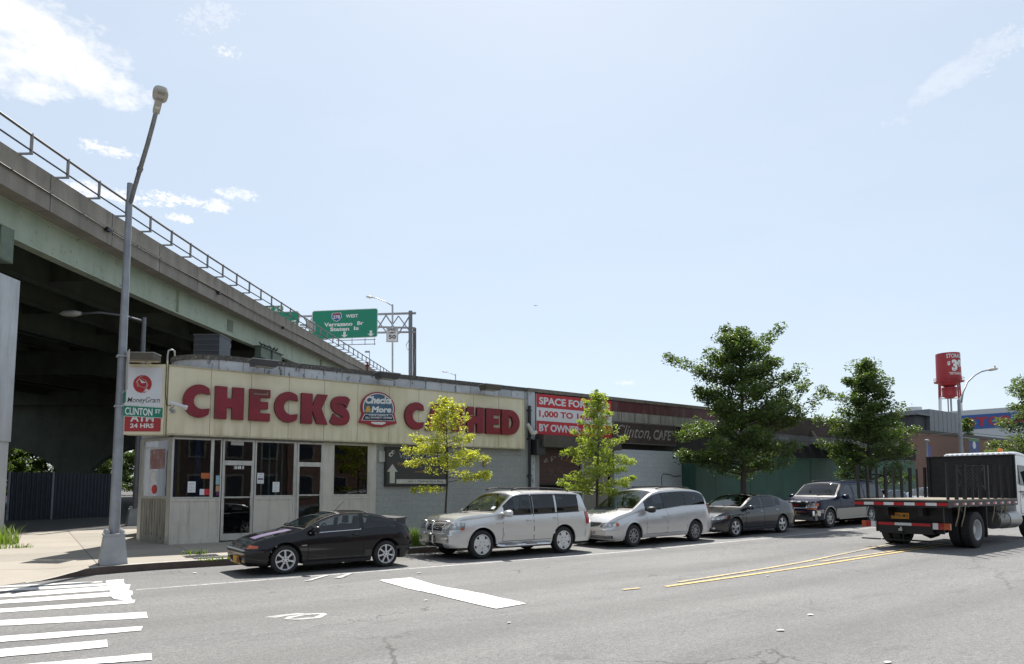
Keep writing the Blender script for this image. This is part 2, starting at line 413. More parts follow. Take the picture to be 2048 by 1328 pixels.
g = MB(); g.grid(lambda u, v: (46 + 100 * u, 16.6 + 4.6 * v, zr(46) + .1 + 0 * v), 8, 2); struct(g, 'far_pavement', M_WALK)
# painted road markings, each a part of the road
def paintmat(name, col, wear):
    m, t, p = newmat(name); co = t.n('ShaderNodeNewGeometry').outputs['Position']
    n = t.noise(co, 9, 8, .78); n2 = t.noise(t.scaled(co, (1.2, 6, 1)), 1, 5, .7)
    f = t.math('MAXIMUM', t.ramp(n, wear, wear + .12), t.ramp(n2, wear + .02, wear + .16))
    t.set(p.inputs['Base Color'], t.mix(f, c4(col), (.19, .188, .185, 1))); p.inputs['Roughness'].default_value = .7
    return m
M_WHITE = paintmat('road_paint', (.60, .60, .59), .565); M_WORN = paintmat('worn_road_paint', (.46, .46, .45), .47); M_YEL = paintmat('yellow_road_paint', (.54, .37, .12), .52)
M_YELW = paintmat('worn_yellow_paint', (.52, .37, .14), .46)
MZ = [.004]
def mark(name, pix, m, n=10, jit=.012):
    """stripe between two pixel polylines; each polyline is resampled and roughened a little"""
    a, b = pix; g = MB(); MZ[0] += .0006
    def samp(pl, u):
        k = u * (len(pl) - 1); i = min(int(k), len(pl) - 2); f = k - i
        return at_road(pl[i][0] + (pl[i + 1][0] - pl[i][0]) * f, pl[i][1] + (pl[i + 1][1] - pl[i][1]) * f)
    A = [samp(a, i / n) for i in range(n + 1)]; Bp = [samp(b, i / n) for i in range(n + 1)]
    for L in (A, Bp):
        for q in L: q.x += R.uniform(-jit, jit); q.y += R.uniform(-jit, jit); q.z = zr(q.x) + MZ[0]
    for i in range(n): g.face([A[i], A[i + 1], Bp[i + 1], Bp[i]])
    g.build(name, m, road)
cw = [(-60, 1177, 1175, 205, 1165, 1162.5), (-80, 1187, 1183, 215, 1171, 1167), (-80, 1200, 1195, 262, 1178, 1169), (-80, 1213, 1207, 265, 1190, 1182),
      (-80, 1231, 1223.5, 270, 1207, 1200.5), (-80, 1256, 1246, 293, 1236.5, 1224.5), (-80, 1291, 1279, 285, 1262, 1253.5), (-80, 1322, 1307, 214, 1295, 1281), (40, 1338, 1331, 300, 1321, 1308)]
for (xa, yl, yu, xb, bl, bu) in cw:
    mark('crosswalk_stripe', ([(xa, yu), ((xa + xb) / 2, (yu + bu) / 2), (xb, bu)], [(xa, yl), ((xa + xb) / 2, (yl + bl) / 2 + 1), (xb + R.uniform(-4, 4), bl)]), M_WHITE, 14)
mark('crosswalk_end_patch', ([(212, 1162), (216, 1175), (226, 1199)], [(246, 1159), (254, 1176), (268, 1204)]), M_WHITE, 8, .02)
mark('stop_line', ([(758, 1161), (812, 1177), (860, 1187), (992, 1218.7)], [(822, 1156), (875, 1172), (960, 1187), (1052, 1208)]), M_WHITE, 16, .012)
pl = [at_road(265, 1178), at_road(500, 1162), at_road(1100, 1116), at_road(1169, 1112)]
g = MB()
for i in range(60):
    x0 = 1.8 + i * .75; x1 = x0 + .76; yy = 13.62
    g.face([(x0, yy - .055, zr(x0) + .0035), (x1, yy - .055 + R.uniform(-.008, .008), zr(x1) + .0035), (x1, yy + .055, zr(x1) + .0035), (x0, yy + .055, zr(x0) + .0035)])
g.build('edge_line', paintmat('edge_line_paint', (.40, .40, .395), .46), road)
def yline(name, pts, w, m):
    g = MB(); P = [at_road(*p) for p in pts]; Q = []; MZ[0] += .0006
    for i in range(len(P) - 1):
        for k in range(8): Q.append(P[i].lerp(P[i + 1], k / 8))
    Q.append(P[-1])
    for a, b in zip(Q, Q[1:]):
        g.face([(a.x, a.y - w, zr(a.x) + MZ[0]), (b.x, b.y - w, zr(b.x) + MZ[0]), (b.x, b.y + w, zr(b.x) + MZ[0]), (a.x, a.y + w, zr(a.x) + MZ[0])])
    g.build(name, m, road)
yline('centre_line', [(1331, 1174), (1560, 1141.5), (1770, 1109), (1900, 1089)], .052, M_YEL)
yline('centre_line', [(1640, 1124), (1770, 1105), (1900, 1085)], .05, M_YELW)
yline('worn_centre_line', [(1357, 1165), (1480, 1146), (1600, 1126), (1748, 1095.5), (1800, 1085)], .05, M_YELW)
yline('worn_centre_line', [(1245, 1180.5), (1280, 1177)], .05, M_YELW)
mark('worn_bicycle_symbol', ([(605, 1164), (650, 1151)], [(622, 1162), (660, 1151)]), M_WORN, 5)
mark('worn_bicycle_symbol', ([(668, 1157), (700, 1147)], [(684, 1157), (706, 1147)]), M_WORN, 5)
g = MB(); ring = [(590, 1240.5), (640, 1237), (655, 1229), (648, 1226.5), (610, 1228), (575, 1234), (567, 1239)]
inn = [(592, 1237.5), (628, 1235.2), (641, 1229.5), (636, 1229), (612, 1230.5), (588, 1235), (582, 1237.3)]
for i in range(7):
    j = (i + 1) % 7; q = [at_road(*k) for k in (ring[i], ring[j], inn[j], inn[i])]
    g.face([(v.x, v.y, .005) for v in q])
g.face([(v.x, v.y, .0036) for v in [at_road(*k) for k in ((530, 1234.5), (560, 1230), (600, 1226.5), (610, 1228), (575, 1232), (550, 1236))]])
g.build('arrow_remnant', M_WORN, road)
# ------------------------------------------------------------------ shop on the corner
YW = 20.7; YFASC = 20.45
UX = Vector((1, 0, 0)); UZ = Vector((0, 0, 1))
def XW(px, Y=YW): return at_y(px, 900, Y).x
M_ALU = mat('aluminium_frame', (.50, .50, .47), .45, .55, var=.12, vs=4, streak=((.14, .12, .09), .5, 6, .6))
M_PANEL = mat('bulkhead_panel', (.52, .49, .435), .55, var=.08, vs=2.0, streak=((.16, .145, .12), .38, 7, .8), spots=((.16, .14, .12), .66, 7))
M_BLOCK = brickmat('painted_block', (.315, .33, .325), (.30, .315, .31), (.272, .285, .28), .41, .205, .011, dirt=.30, dirtcol=(.15, .155, .155))
M_DARKIN = mat('interior_dark', (.13, .125, .115), .9, var=.3)
M_GLASS = glassmat('shop_glass', trans=1.9)
M_DGLASS = glassmat('dark_shop_glass', (.3, .32, .36), trans=1.2)
M_WCAP = mat('tar_coping', (.075, .07, .066), .9, var=.5, vs=9, spots=((.30, .29, .28), .56, 16), bump=.6, bs=14)
m, t, p = newmat('parapet_tile'); M_TILE = m
co = t.n('ShaderNodeTexCoord').outputs['Object']; s3 = t.n('ShaderNodeSeparateXYZ', i_Vector=co)
fx = t.math('FRACT', t.math('DIVIDE', t.math('ADD', s3.outputs[0], t.math('MULTIPLY', s3.outputs[1], .9)), .61))
seam = t.math('LESS_THAN', fx, .022)
cell = t.math('FLOOR', t.math('DIVIDE', t.math('ADD', s3.outputs[0], t.math('MULTIPLY', s3.outputs[1], .9)), .61))
wn = t.n('ShaderNodeTexWhiteNoise', noise_dimensions='1D', i_W=cell).outputs[0]
base = t.mix(wn, (.36, .38, .42, 1), (.50, .52, .56, 1))
n1 = t.noise(t.scaled(co, (5, 5, 1.6)), 1.0, 7, .72)
base = t.mix(t.ramp(n1, .56, .62), base, (.055, .052, .05, 1))
base = t.mix(t.math('MULTIPLY', t.ramp(t.noise(co, 2.4, 5), .45, .75), .35), base, (.22, .21, .2, 1))
base = t.mix(seam, base, (.05, .05, .05, 1))
t.set(p.inputs['Base Color'], base); p.inputs['Roughness'].default_value = .45
shop = thing('corner_shop', 'single storey corner shop with glass front, grey block wall and tiled parapet', 'shop', (3.48, YW, .3))
XB0, XB1 = XW(752), XW(1055)
SE = Vector((-.315, .949, 0)); C0 = Vector((3.48, YW, 0)); C1 = C0 + SE * 1.75; C2 = C1 + Vector((.598, .801, 0)) * 19
B(XB0, XB1, YW, YW + .25, -.1, 5.15).build('block_wall', M_BLOCK, shop)
B(3.5, XB0 - .003, YW + .02, YW + .25, 3.17, 5.12).build('lintel_wall', M_BLOCK, shop)
g = MB()
def wallseg(g, a, b, z0, z1, th=.2):
    d = (b - a).normalized(); n = Vector((-d.y, d.x, 0)) * th
    g.hexa([(q.x, q.y, z) for z in (z0, z1) for q in (a, b, b + n, a + n)])
sn = Vector((.949, .315, 0))
g.hexa([(q.x, q.y, z) for z in (3.17, 5.12) for q in (C0 + SE * .24, C1, C1 + sn * .2, C0 + SE * .24 + sn * .2)])
g.build('side_wall', M_BLOCK, shop)
g = MB(); nn = Vector((.801, -.598, 0)) * .25
g.hexa([(q.x, q.y, z) for z in (-.1, 5.12) for q in (C1 + sn * .21, C2, C2 + nn, C1 + sn * .21 + nn)])
g.box(C2.x, XB1, C2.y - .2, C2.y, -.1, 5.12); g.box(XB1 - .2, XB1, YW + .26, C2.y - .21, -.1, 5.12)
g.build('rear_wall', M_BLOCK, shop)
g = MB(); g.face([(3.6, YW + .2, 5.125), (XB1, YW + .2, 5.125), (XB1, C2.y, 5.125), (C2.x, C2.y, 5.125), (C1.x + .1, C1.y, 5.125)])
g.build('roof', mat('roof_felt', (.08, .08, .08), .9), shop)
# tiled parapet with a rounded corner
def strip(path, z0, z1, th, out=0.0):
    g = MB(); L = len(path)
    nrm = []
    for i in range(L):
        d = (path[min(i + 1, L - 1)] - path[max(i - 1, 0)]).normalized(); nrm.append(Vector((-d.y, d.x, 0)))
    for i in range(L - 1):
        a, b = path[i] + nrm[i] * out, path[i + 1] + nrm[i + 1] * out
        a2, b2 = path[i] - nrm[i] * th, path[i + 1] - nrm[i + 1] * th
        g.hexa([(q.x, q.y, z) for z in (z0, z1) for q in (a, b, b2, a2)])
    return g
arc = [Vector((XB1, YW + .04, 0)), Vector((12, YW + .04, 0)), Vector((8, YW + .04, 0)), Vector((5.0, YW + .04, 0))]
for k in range(1, 9):
    a = rad(-90 - k * 100 / 8); arc.append(Vector((5.0 + 1.15 * math.cos(a) - .28 * k / 8, YW + 1.19 + 1.15 * math.sin(a), 0)))
arc.append(arc[-1] + Vector((.598, .801, 0)) * 3); arc.append(arc[-1] + Vector((.598, .801, 0)) * 12)


strip(arc, 5.13, 5.46, .25, 0).build('parapet', M_TILE, shop)
strip(arc, 5.461, 5.60, .27, .035).build('coping', M_WCAP, shop)
# shop windows and doors
def frame_mb(g, x0, x1, z0, z1, w=.06, y0=YW - .03, y1=YW + .05):
    g.box(x0, x0 + w, y0, y1, z0, z1); g.box(x1 - w, x1, y0, y1, z0, z1)
    g.box(x0 + w, x1 - w, y0 + .004, y1 - .004, z1 - w, z1); g.box(x0 + w, x1 - w, y0 + .004, y1 - .004, z0, z0 + w); return g
def shop_window(a, b, z0, z1, glass=M_GLASS, label=None, w=.05):
    f = frame_mb(MB(), XW(a), XW(b), z0, z1, w).build('window', M_ALU, shop, label=label)
    B(XW(a) + w, XW(b) - w, YW + .008, YW + .014, z0 + w, z1 - w).build('pane', glass, f); return f
ZT = 3.165
shop_window(344, 425.5, 1.47, ZT); shop_window(425.5, 444, 1.47, ZT, w=.035); shop_window(510, 591, 1.5, ZT); 
wf = shop_window(664, 739, 1.5, 3.19, M_DGLASS, w=.07)
def bulkhead(a, b, z1, parts):
    g = B(XW(a), XW(b), YW - .012, YW + .06, .2, z1 - .003); 
    x0, x1 = XW(a), XW(b); g.box(x0, x1, YW - .03, YW - .0125, z1 - .07, z1 - .004); g.box(x0, x1, YW - .03, YW - .0125, .22, .36)
    for k in range(parts + 1):
        x = x0 + (x1 - x0 - .05) * k / parts; g.box(x, x + .05, YW - .026, YW - .0125, .361, z1 - .071)
    if parts > 1: g.box(x0 + .051, x0 + (x1 - x0 - .05) / 2 - .002, YW - .02, YW - .0125, .80, .84)
    g.build('bulkhead_panel', M_PANEL, shop)
bulkhead(344, 425.5, 1.47, 2); bulkhead(425.5, 444, 1.47, 1); bulkhead(510, 591, 1.5, 1); bulkhead(664, 739, 1.5, 2)
B(XW(591) + .002, XW(594) - .002, YW - .03, YW + .08, .2, ZT).build('mullion', M_ALU, shop)
B(XW(646) + .002, XW(664) - .002, YW - .035, YW + .08, .2, 3.19).build('pilaster', M_PANEL, shop)
B(XW(739) + .002, XB0 - .002, YW - .035, YW + .08, .2, 3.19).build('pilaster', M_PANEL, shop)
def door(a, b, zt, zm, num=None):
    x0, x1 = XW(a), XW(b)
    tf = frame_mb(MB(), x0, x1, zt, ZT, .055).build('transom', M_ALU, shop)
    B(x0 + .055, x1 - .055, YW + .008, YW + .014, zt + .055, ZT - .055).build('pane', M_GLASS, tf)
    zb = zs((x0 + x1) / 2, YW) + .03
    g = frame_mb(MB(), x0, x1, zb, zt - .002, .075); g.box(x0 + .076, x1 - .076, YW - .02, YW + .03, zm - .02, zm + .02)
    g.box(x0 + .076, x1 - .076, YW - .022, YW + .03, zb + .076, zb + .19)
    d = g.build('door', M_ALU, shop)
    B(x0 + .076, x1 - .076, YW + .008, YW + .014, zb + .1, zt - .077).build('pane', M_GLASS, d)
    B(x1 - .10, x1 - .075, YW - .075, YW - .03, zm - .25, zm + .12).build('handle', M_ALU, d)
    if num:
        g = B(x0 + .30, x0 + .62, YW - .002, YW + .006, zt - .2, zt - .085); g.mi = 1
        g.text(num, (x0 + .33, YW - .002, zt - .185), UX, UZ, .26, .085, .003, .02); g.build('number_plate', [mat('number_back', (.05, .05, .05), .6), mat('number_white', (.7, .7, .7), .6)], d)
door(445.5, 509, 2.5, 1.5, '581'); door(594.5, 646, 2.5, 1.55)
# slanted return wall with its window
def sidepl(u, z, o=0.0): q = C0 + SE * u - sn * o; return (q.x, q.y, z)
def sidebox(g, u0, u1, z0, z1, o0, o1): g.hexa([sidepl(u, z, o) for z in (z0, z1) for (u, o) in ((u0, o1), (u1, o1), (u1, o0), (u0, o0))])
g = MB()
for (u0, u1, z0, z1) in ((.005, .2, .15, 3.165), (1.57, 1.75, .15, 3.165), (.201, 1.569, 3.09, 3.165), (.201, 1.569, 1.47, 1.54)): sidebox(g, u0, u1, z0, z1, -.06, .03)
f = g.build('side_window', M_ALU, shop)
g = MB(); sidebox(g, .201, 1.569, 1.54, 3.09, -.012, -.006); g.build('pane', glassmat('corner_glass', ior=1.16, trans=1.9), f)
g = MB(); sidebox(g, .201, 1.569, .15, 1.468, -.05, .0)
for k in range(9): u = .25 + k * .145; sidebox(g, u, u + .05, .45, 1.40, .001, .014)
g.build('bulkhead_panel', mat('stained_bulkhead_panel', (.27, .255, .215), .7, var=.15, streak=((.04, .035, .03), .9, 10, 1.2), spots=((.07, .06, .05), .6, 6)), shop)
# inside of the shop
g = MB(); g.mi = 1; g.face([(3.6, YW + .1, .33), (XB0, YW + .1, .33), (XB0, YW + 4.5, .33), (4.2, YW + 4.5, .33), (3.1, YW + 1.75, .33)])
g.mi = 0; g.box(3.3, XB0 + .1, YW + 4.4, YW + 4.5, .3, 3.3); g.box(XB0 - .1, XB0, YW + .26, YW + 4.39, .3, 3.3)
g.mi = 2; g.face([(3.6, YW + .27, 3.28), (XB0, YW + .27, 3.28), (XB0, YW + 4.5, 3.28), (4.2, YW + 4.5, 3.28), (3.1, YW + 1.75, 3.28)])
g.mi = 0; g.hexa([(q.x, q.y, z) for z in (.3, 3.3) for q in (C1 + sn * .215 + nn * 1.02, C2 + nn * 1.02, C2 + nn * 1.2, C1 + sn * .215 + nn * 1.2)])
g.hexa([(q.x, q.y, z) for z in (.3, 3.3) for q in (C1 + SE * -.03 + sn * .06, C1 + SE * -.03 + sn * .6, C1 + SE * .0 + sn * .6, C1 + SE * .0 + sn * .06)])
g.build('interior', [M_DARKIN, mat('floor_tile', (.26, .25, .23), .5), mat('ceiling_tile', (.5, .5, .48), .9)], shop)
for (a, b, c, nm) in ((352, 359, (.05, .08, .28), 'blue'), (360.5, 365, (.34, .27, .04), 'yellow'), (397, 407, (.05, .075, .24), 'blue')):
    B(XW(a), XW(b), YW + .32, YW + .40, .34, 3.27).build('inside_post', mat(nm + '_post_paint', c, .5), shop)
g = B(XW(520) + .3, XW(585), YW + 1.6, YW + 2.2, .34, 1.4); g.box(XW(345) + .4, XW(430), YW + 2.2, YW + 2.8, .34, 1.4)
g.build('counter', mat('counter_laminate', (.30, .27, .22), .5), shop)
g = MB()
for px in (540, 556, 571, 582): g.box(XW(px), XW(px) + .05, YW + .9, YW + .95, .34, 3.27)
g.build('inside_partition', M_ALU, shop)
# notices stuck on the glass
def notice(label, px0, py0, px1, py1, col, cat='notice', lines=None, band=None, y=YW - .001):
    a = at_y(px0, py1, y); b = at_y(px1, py0, y); w = b.x - a.x; h = b.z - a.z
    g = B(a.x, b.x, y, y + .004, a.z, b.z); ms = [mat('paper', col, .7, var=.04)]
    if lines:
        g.mi = 1
        for k in range(lines):
            z = a.z + h * (.85 - .7 * k / max(1, lines - 1)) ; g.box(a.x + w * .15, a.x + w * (.85 - .25 * (k % 3 == 2)), y - .0015, y - .0005, z - h * .012, z + h * .012)
        ms.append(mat('notice_ink', (.12, .12, .13), .8))
    if band: g.mi = len(ms); g.box(a.x + w * band[0], a.x + w * band[1], y - .002, y - .0004, a.z + h * band[2], a.z + h * band[3]); ms.append(mat('notice_band', band[4], .7))
    return tag(g.build('paper_notice', ms), label, cat, 'notices on the shop glass')
notice('white typed sheet on the first shop window from the corner', 375, 963, 391.5, 985, (.66, .68, .70), lines=6)
notice('white typed sheet on the window right of the glass door, low in its middle', 545, 964, 559, 984, (.66, .68, .70), lines=6)
notice('white notice with bold black line on the window edge beside the glass door', 514, 946, 528, 967, (.62, .63, .66), lines=4, band=(.1, .9, .35, .5, (.04, .04, .06)))
notice('orange sticker with dark lettering high on the first shop window', 402, 946, 425, 957, (.42, .11, .03), lines=2)
notice('red and white bank card sticker at the bottom of the first shop window', 399, 978, 421, 990, (.50, .03, .04), band=(0, .42, 0, 1, (.6, .62, .68)))
notice('pale blue sticker on the narrow side light left of the glass door', 431.5, 951, 441, 969, (.25, .42, .46), lines=3)
notice('small orange sticker below the pale blue one on the narrow side light', 431.5, 971, 440, 983, (.42, .26, .16), lines=2)
notice('purple sticker lowest on the narrow side light beside the door', 432, 984, 440, 991, (.10, .03, .12))
notice('pale paper strip across the top of the door transom light', 462, 882, 488, 890, (.40, .40, .38))
def sidenotice(label, u0, u1, z0, z1, m, rnd=False):
    g = MB()
    if rnd:
        c = Vector(sidepl((u0 + u1) / 2, (z0 + z1) / 2, .001)); g.lathe(c, -sn, [(0, .001), (0, (z1 - z0) / 2), (.004, (z1 - z0) / 2), (.004, .001)], 20)
    else: sidebox(g, u0, u1, z0, z1, -.003, .001)
    return tag(g.build('paper_notice', m), label, 'notice', 'notices on the shop glass')
sidenotice('white sheet with black bars on the slanted corner window', .85, 1.12, 1.95, 2.25, mat('sheet_white', (.55, .56, .57), .7, spots=((.1, .1, .1), .6, 9)))
sidenotice('round red sticker low on the slanted corner window', .8, 1.05, 1.60, 1.86, mat('sticker_red', (.45, .03, .035), .6), True)
sidenotice('large faded red and grey poster on the slanted corner window', .42, 1.22, 2.30, 2.86, mat('faded_poster', (.26, .15, .15), .8, var=.25, spots=((.30, .29, .28), .5, 3)))
# ------------------------------------------------------------------ the big fascia sign
m, t, p = newmat('cream_panel'); M_CREAM = m
co = t.n('ShaderNodeTexCoord').outputs['Object']; s3 = t.n('ShaderNodeSeparateXYZ', i_Vector=co)
seam = t.math('LESS_THAN', t.math('FRACT', t.math('DIVIDE', t.math('ADD', s3.outputs[0], .02), 1.1)), .011)
n1 = t.noise(t.scaled(co, (4, 4, .35)), 1, 5, .6); n2 = t.noise(co, 1.1, 4)
base = t.mix(t.ramp(n2, .3, .7), (.60, .55, .38, 1), (.68, .63, .47, 1))
low = t.ramp(s3.outputs[2], -.3, -.95)
base = t.mix(t.math('MULTIPLY', t.math('MULTIPLY', t.ramp(n1, .45, .75), .55), t.math('ADD', low, .25)), base, (.30, .22, .10, 1))
base = t.mix(t.math('MULTIPLY', t.ramp(t.noise(co, 5, 5, .7), .58, .75), .25), base, (.35, .31, .24, 1))
base = t.mix(seam, base, (.13, .12, .09, 1))
t.set(p.inputs['Base Color'], base); p.inputs['Roughness'].default_value = .38
xL, xR = 3.27, at_y(1048, 850, YFASC).x
fas = thing('fascia_sign', 'long cream shopfront sign with huge raised dark red letters', 'sign', (xL, YFASC, 4.15))
B(xL, xR, YFASC, YW - .005, 3.25, 5.10).build('sign_panel', M_CREAM, fas)
g = MB(); g.box(xL - .02, xR + .03, YFASC - .03, YW - .006, 5.101, 5.13); g.box(xL - .02, xR + .03, YFASC - .02, YW - .006, 3.21, 3.249); g.box(xR + .001, xR + .04, YFASC - .02, YW - .006, 3.25, 5.10)
g.build('trim', mat('cream_trim', (.42, .38, .26), .5, var=.2, streak=((.1, .07, .04), .6, 5, 1)), fas)
M_RED = mat('letter_red', (.19, .009, .021), .34, var=.22, vs=2.2, rv=.08, spots=((.22, .035, .042), .66, 3))
M_REDS = mat('letter_side', (.10, .008, .014), .5)
ZL0, ZL1 = 3.715, 4.64
def outl_C():
    o = []
    for k in range(33):
        a = rad(52 + k * (308 - 52) / 32); o.append((.5 + .5 * math.cos(a) * 1.0, .5 + .5 * math.sin(a)))
    i_ = []
    for k in range(21):
        a = rad(300 - k * 240 / 20); i_.append((.60 + .27 * math.cos(a), .5 + .24 * math.sin(a)))
    xc = .84
    o = [(min(x, xc), y) for x, y in o]; i_ = [(min(x, xc) if 0 < j < 20 else xc, y) for j, (x, y) in enumerate(i_)]
    q = o + i_; mx = max(x for x, y in q); return [(x / mx, y) for x, y in q]
def outl_S():
    P = [(.90, .76), (.72, .855), (.50, .865), (.27, .82), (.185, .70), (.27, .60), (.50, .52), (.73, .42), (.815, .30), (.73, .175), (.48, .135), (.25, .15), (.07, .25)]
    H = [.165, .15, .13, .14, .16, .165, .17, .165, .16, .145, .13, .15, .165]
    fx, fy, fh = (pchip([(i, v) for i, v in enumerate(q)]) for q in ([a for a, b in P], [b for a, b in P], H))
    A, Bq = [], []
    for k in range(49):
        u = k / 4; dx, dy = fx(min(12, u + .05)) - fx(max(0, u - .05)), fy(min(12, u + .05)) - fy(max(0, u - .05)); l = math.hypot(dx, dy) or 1
        h = fh(u); A.append((fx(u) - dy / l * h, fy(u) + dx / l * h)); Bq.append((fx(u) + dy / l * h, fy(u) - dx / l * h))
    q = A + Bq[::-1]; x0, x1, y0, y1 = min(x for x, y in q), max(x for x, y in q), min(y for x, y in q), max(y for x, y in q)
    return [((x - x0) / (x1 - x0), (y - y0) / (y1 - y0)) for x, y in q][::-1]
OUT = {'S': outl_S(), 'C': outl_C(), 'H': [(0,0),(.41,0),(.41,.36),(.59,.36),(.59,0),(1,0),(1,1),(.59,1),(.59,.64),(.41,.64),(.41,1),(0,1)],
       'E': [(0,0),(1,0),(1,.25),(.52,.25),(.52,.385),(.9,.385),(.9,.615),(.52,.615),(.52,.75),(1,.75),(1,1),(0,1)],
       'K': [(0,0),(.41,0),(.41,.44),(.60,0),(1,0),(.76,.52),(.99,1),(.60,1),(.41,.58),(.41,1),(0,1)],
       'A': [(0,0),(.34,0),(.41,.17),(.60,.17),(.60,.36),(.46,.36),(.5,.60),(.56,.36),(.60,.36),(.60,.17),(.66,0),(1,0),(.68,1),(.32,1)],
       'D': [(0,0),(.45,0)] + [(.45 + .55 * math.sin(rad(a)), .5 - .5 * math.cos(rad(a))) for a in range(15, 180, 15)] + [(.45,1),(0,1),(0,.5),(.40,.5),(.40,.74),(.46,.74)] +
            [(.46 + .17 * math.sin(rad(a)), .5 + .24 * math.cos(rad(a))) for a in range(20, 180, 20)] + [(.46,.26),(.40,.26),(.40,.499),(0,.499)]}
for (ch, a, b) in (('C',366,420),('H',430,488),('E',499,540.5),('C',549.5,596),('K',603,656),('S',661,700),('C',810.5,848),('A',852,897),('S',902,929),('H',934,967.5),('E',972,1000.5),('D',1003,1039)):
    x0, x1 = at_y(a, 800, YFASC - .1).x, at_y(b, 800, YFASC - .1).x; g = MB()
    g.prism(OUT[ch], (x0, YFASC, ZL0), UX * (x1 - x0), UZ * (ZL1 - ZL0), .12)
    fr = []
    for f in g.f:
        n = (Vector(g.v[f[1]]) - Vector(g.v[f[0]])).cross(Vector(g.v[f[2]]) - Vector(g.v[f[1]]))
        fr.append(0 if all(abs(g.v[i][1] - (YFASC - .12)) < .002 for i in f) else 1)
    g.m = fr
    if ch == 'E' and a == 499:
        g.mi = 2; g.box(x0 + .05, x1 - .03, YFASC - .124, YFASC - .119, ZL1 - .19, ZL1 - .035); g.mi = 3; g.box(x0 + .12, x1 - .08, YFASC - .127, YFASC - .1235, ZL1 - .15, ZL1 - .135)
        g.box(x1 - .10, x1 - .085, YFASC - .127, YFASC - .1235, ZL1 - .15, ZL1 - .08)
    o = g.build('letter', [M_RED, M_REDS, mat('exposed_box', (.10, .035, .03), .7, var=.3), mat('neon_tube', (.5, .25, .22), .3)], fas)
    if ch == 'E' and a == 499: o['label'] = 'letter with its red face torn off at the top'
# badge between the two words
bx0, bx1 = at_y(721.5, 800, YFASC - .1).x, at_y(793, 800, YFASC - .1).x; bz0, bz1 = 3.76 , 4.78
bw = bx1 - bx0; bcx = (bx0 + bx1) / 2 - .01
M_BRED = mat('badge_red', (.28, .018, .03), .4); M_BW = mat('badge_white', (.62, .63, .64), .4); M_BB = mat('badge_blue', (.045, .105, .17), .4, var=.25); M_BN = mat('badge_navy', (.012, .02, .045), .4); M_BY = mat('badge_yellow', (.62, .34, .04), .4)
def badge_out(k, dz=0):
    pts = []
    rw, rh = .42 * bw * k, .50 * (bz1 - bz0)
    for a in range(-35, 216, 8): pts.append((rw * math.cos(rad(a)), .08 + rh * .92 * k * math.sin(rad(a))))
    return pts
def banner_out(e):
    return [(-.50 * bw - e, -.40 - e), (-.30 * bw, -.43 - e), (-.12 * bw, -.50 - e), (.12 * bw, -.50 - e), (.30 * bw, -.43 - e), (.50 * bw + e, -.36 - e), (.42 * bw + e, -.08 + e), (-.40 * bw - e, -.12 + e)]
zc = 4.27; g = MB()
g.mi = 0; g.prism(badge_out(1.12), (bcx, YFASC, zc), UX, UZ, .10); g.prism(banner_out(.03), (bcx, YFASC, zc), UX, UZ, .105)
g.mi = 1; g.prism(badge_out(1.03), (bcx, YFASC - .09, zc), UX, UZ, .014); g.mi = 2; g.prism(badge_out(.97), (bcx, YFASC - .09, zc), UX, UZ, .018)
g.mi = 1; g.prism([(-.47 * bw, -.355), (.46 * bw, -.315), (.40 * bw, -.105), (-.385 * bw, -.145)], (bcx, YFASC - .1, zc), UX, UZ, .012)
g.prism([(-.2 * bw, -.42), (-.1 * bw, -.46), (.1 * bw, -.46), (.2 * bw, -.41), (.2 * bw, -.365), (-.2 * bw, -.385)], (bcx, YFASC - .1, zc), UX, UZ, .011)
g.mi = 3; g.prism([(-.45 * bw, -.34), (.44 * bw, -.30), (.385 * bw, -.12), (-.37 * bw, -.16)], (bcx, YFASC - .1, zc), UX, UZ, .016)
ux2 = Vector((1, 0, .05)); yf = YFASC - .108
g.mi = 1; g.text('Checks', (bcx - .375 * bw, yf, zc + .19), ux2, UZ, .74 * bw, .25, .004, .05, .15)
g.text('More', (bcx - .20 * bw, yf, zc - .08), ux2, UZ, .56 * bw, .20, .004, .05, .15)
g.mi = 4; g.text('&', (bcx - .37 * bw, yf, zc - .085), ux2, UZ, .16 * bw, .20, .004, .05, .1)
yf = YFASC - .116
g.mi = 1; g.text('CHECK CASHING &', (bcx - .27 * bw, yf, zc - .205), ux2, UZ, .54 * bw, .055, .003, .02)
g.text('BILL PAYMENT CENTER', (bcx - .36 * bw, yf, zc - .29), ux2, UZ, .74 * bw, .06, .003, .02)
g.build('round_badge', [M_BRED, M_BW, M_BB, M_BN, M_BY], fas)
# corner box sign
CA = at_y(331, 800, YFASC - .02); A_ = Vector((CA.x, YFASC - .02, 0)); Bd = Vector((-.84, .54, 0)); SW = 1.12
sgn = thing('corner_box_sign', 'cream cased corner box sign with red globe above a red panel', 'sign', (A_.x, A_.y, 3.3))
nb = Vector((.54, .84, 0))
def cb(g, u0, u1, z0, z1, o0, o1):   # u from the left end of the face, o outwards
    L = A_ + Bd * SW
    def P(u, o, z): q = L - Bd * u - nb * o; return (q.x, q.y, z)
    g.hexa([P(u, o, z) for z in (z0, z1) for (u, o) in ((u0, o1), (u1, o1), (u1, o0), (u0, o0))])
def cbo(u, z, o): q = A_ + Bd * (SW - u) - nb * o; return (q.x, q.y, z)
g = MB(); cb(g, 0, SW, 3.21, 5.13, -.42, 0); g.build('sign_case', M_CREAM, sgn)
g = MB(); cb(g, .07, SW - .10, 3.78, 5.04, .001, .012); face = g.build('white_face', mat('sign_white', (.60, .62, .66), .35, var=.05), sgn)
g = MB(); cb(g, .07, SW - .10, 3.29, 3.777, .001, .012); face2 = g.build('red_face', mat('sign_red', (.33, .014, .022), .35), sgn)
M_INK = mat('sign_ink', (.012, .012, .015), .5); M_SR = mat('globe_red', (.36, .015, .02), .4)
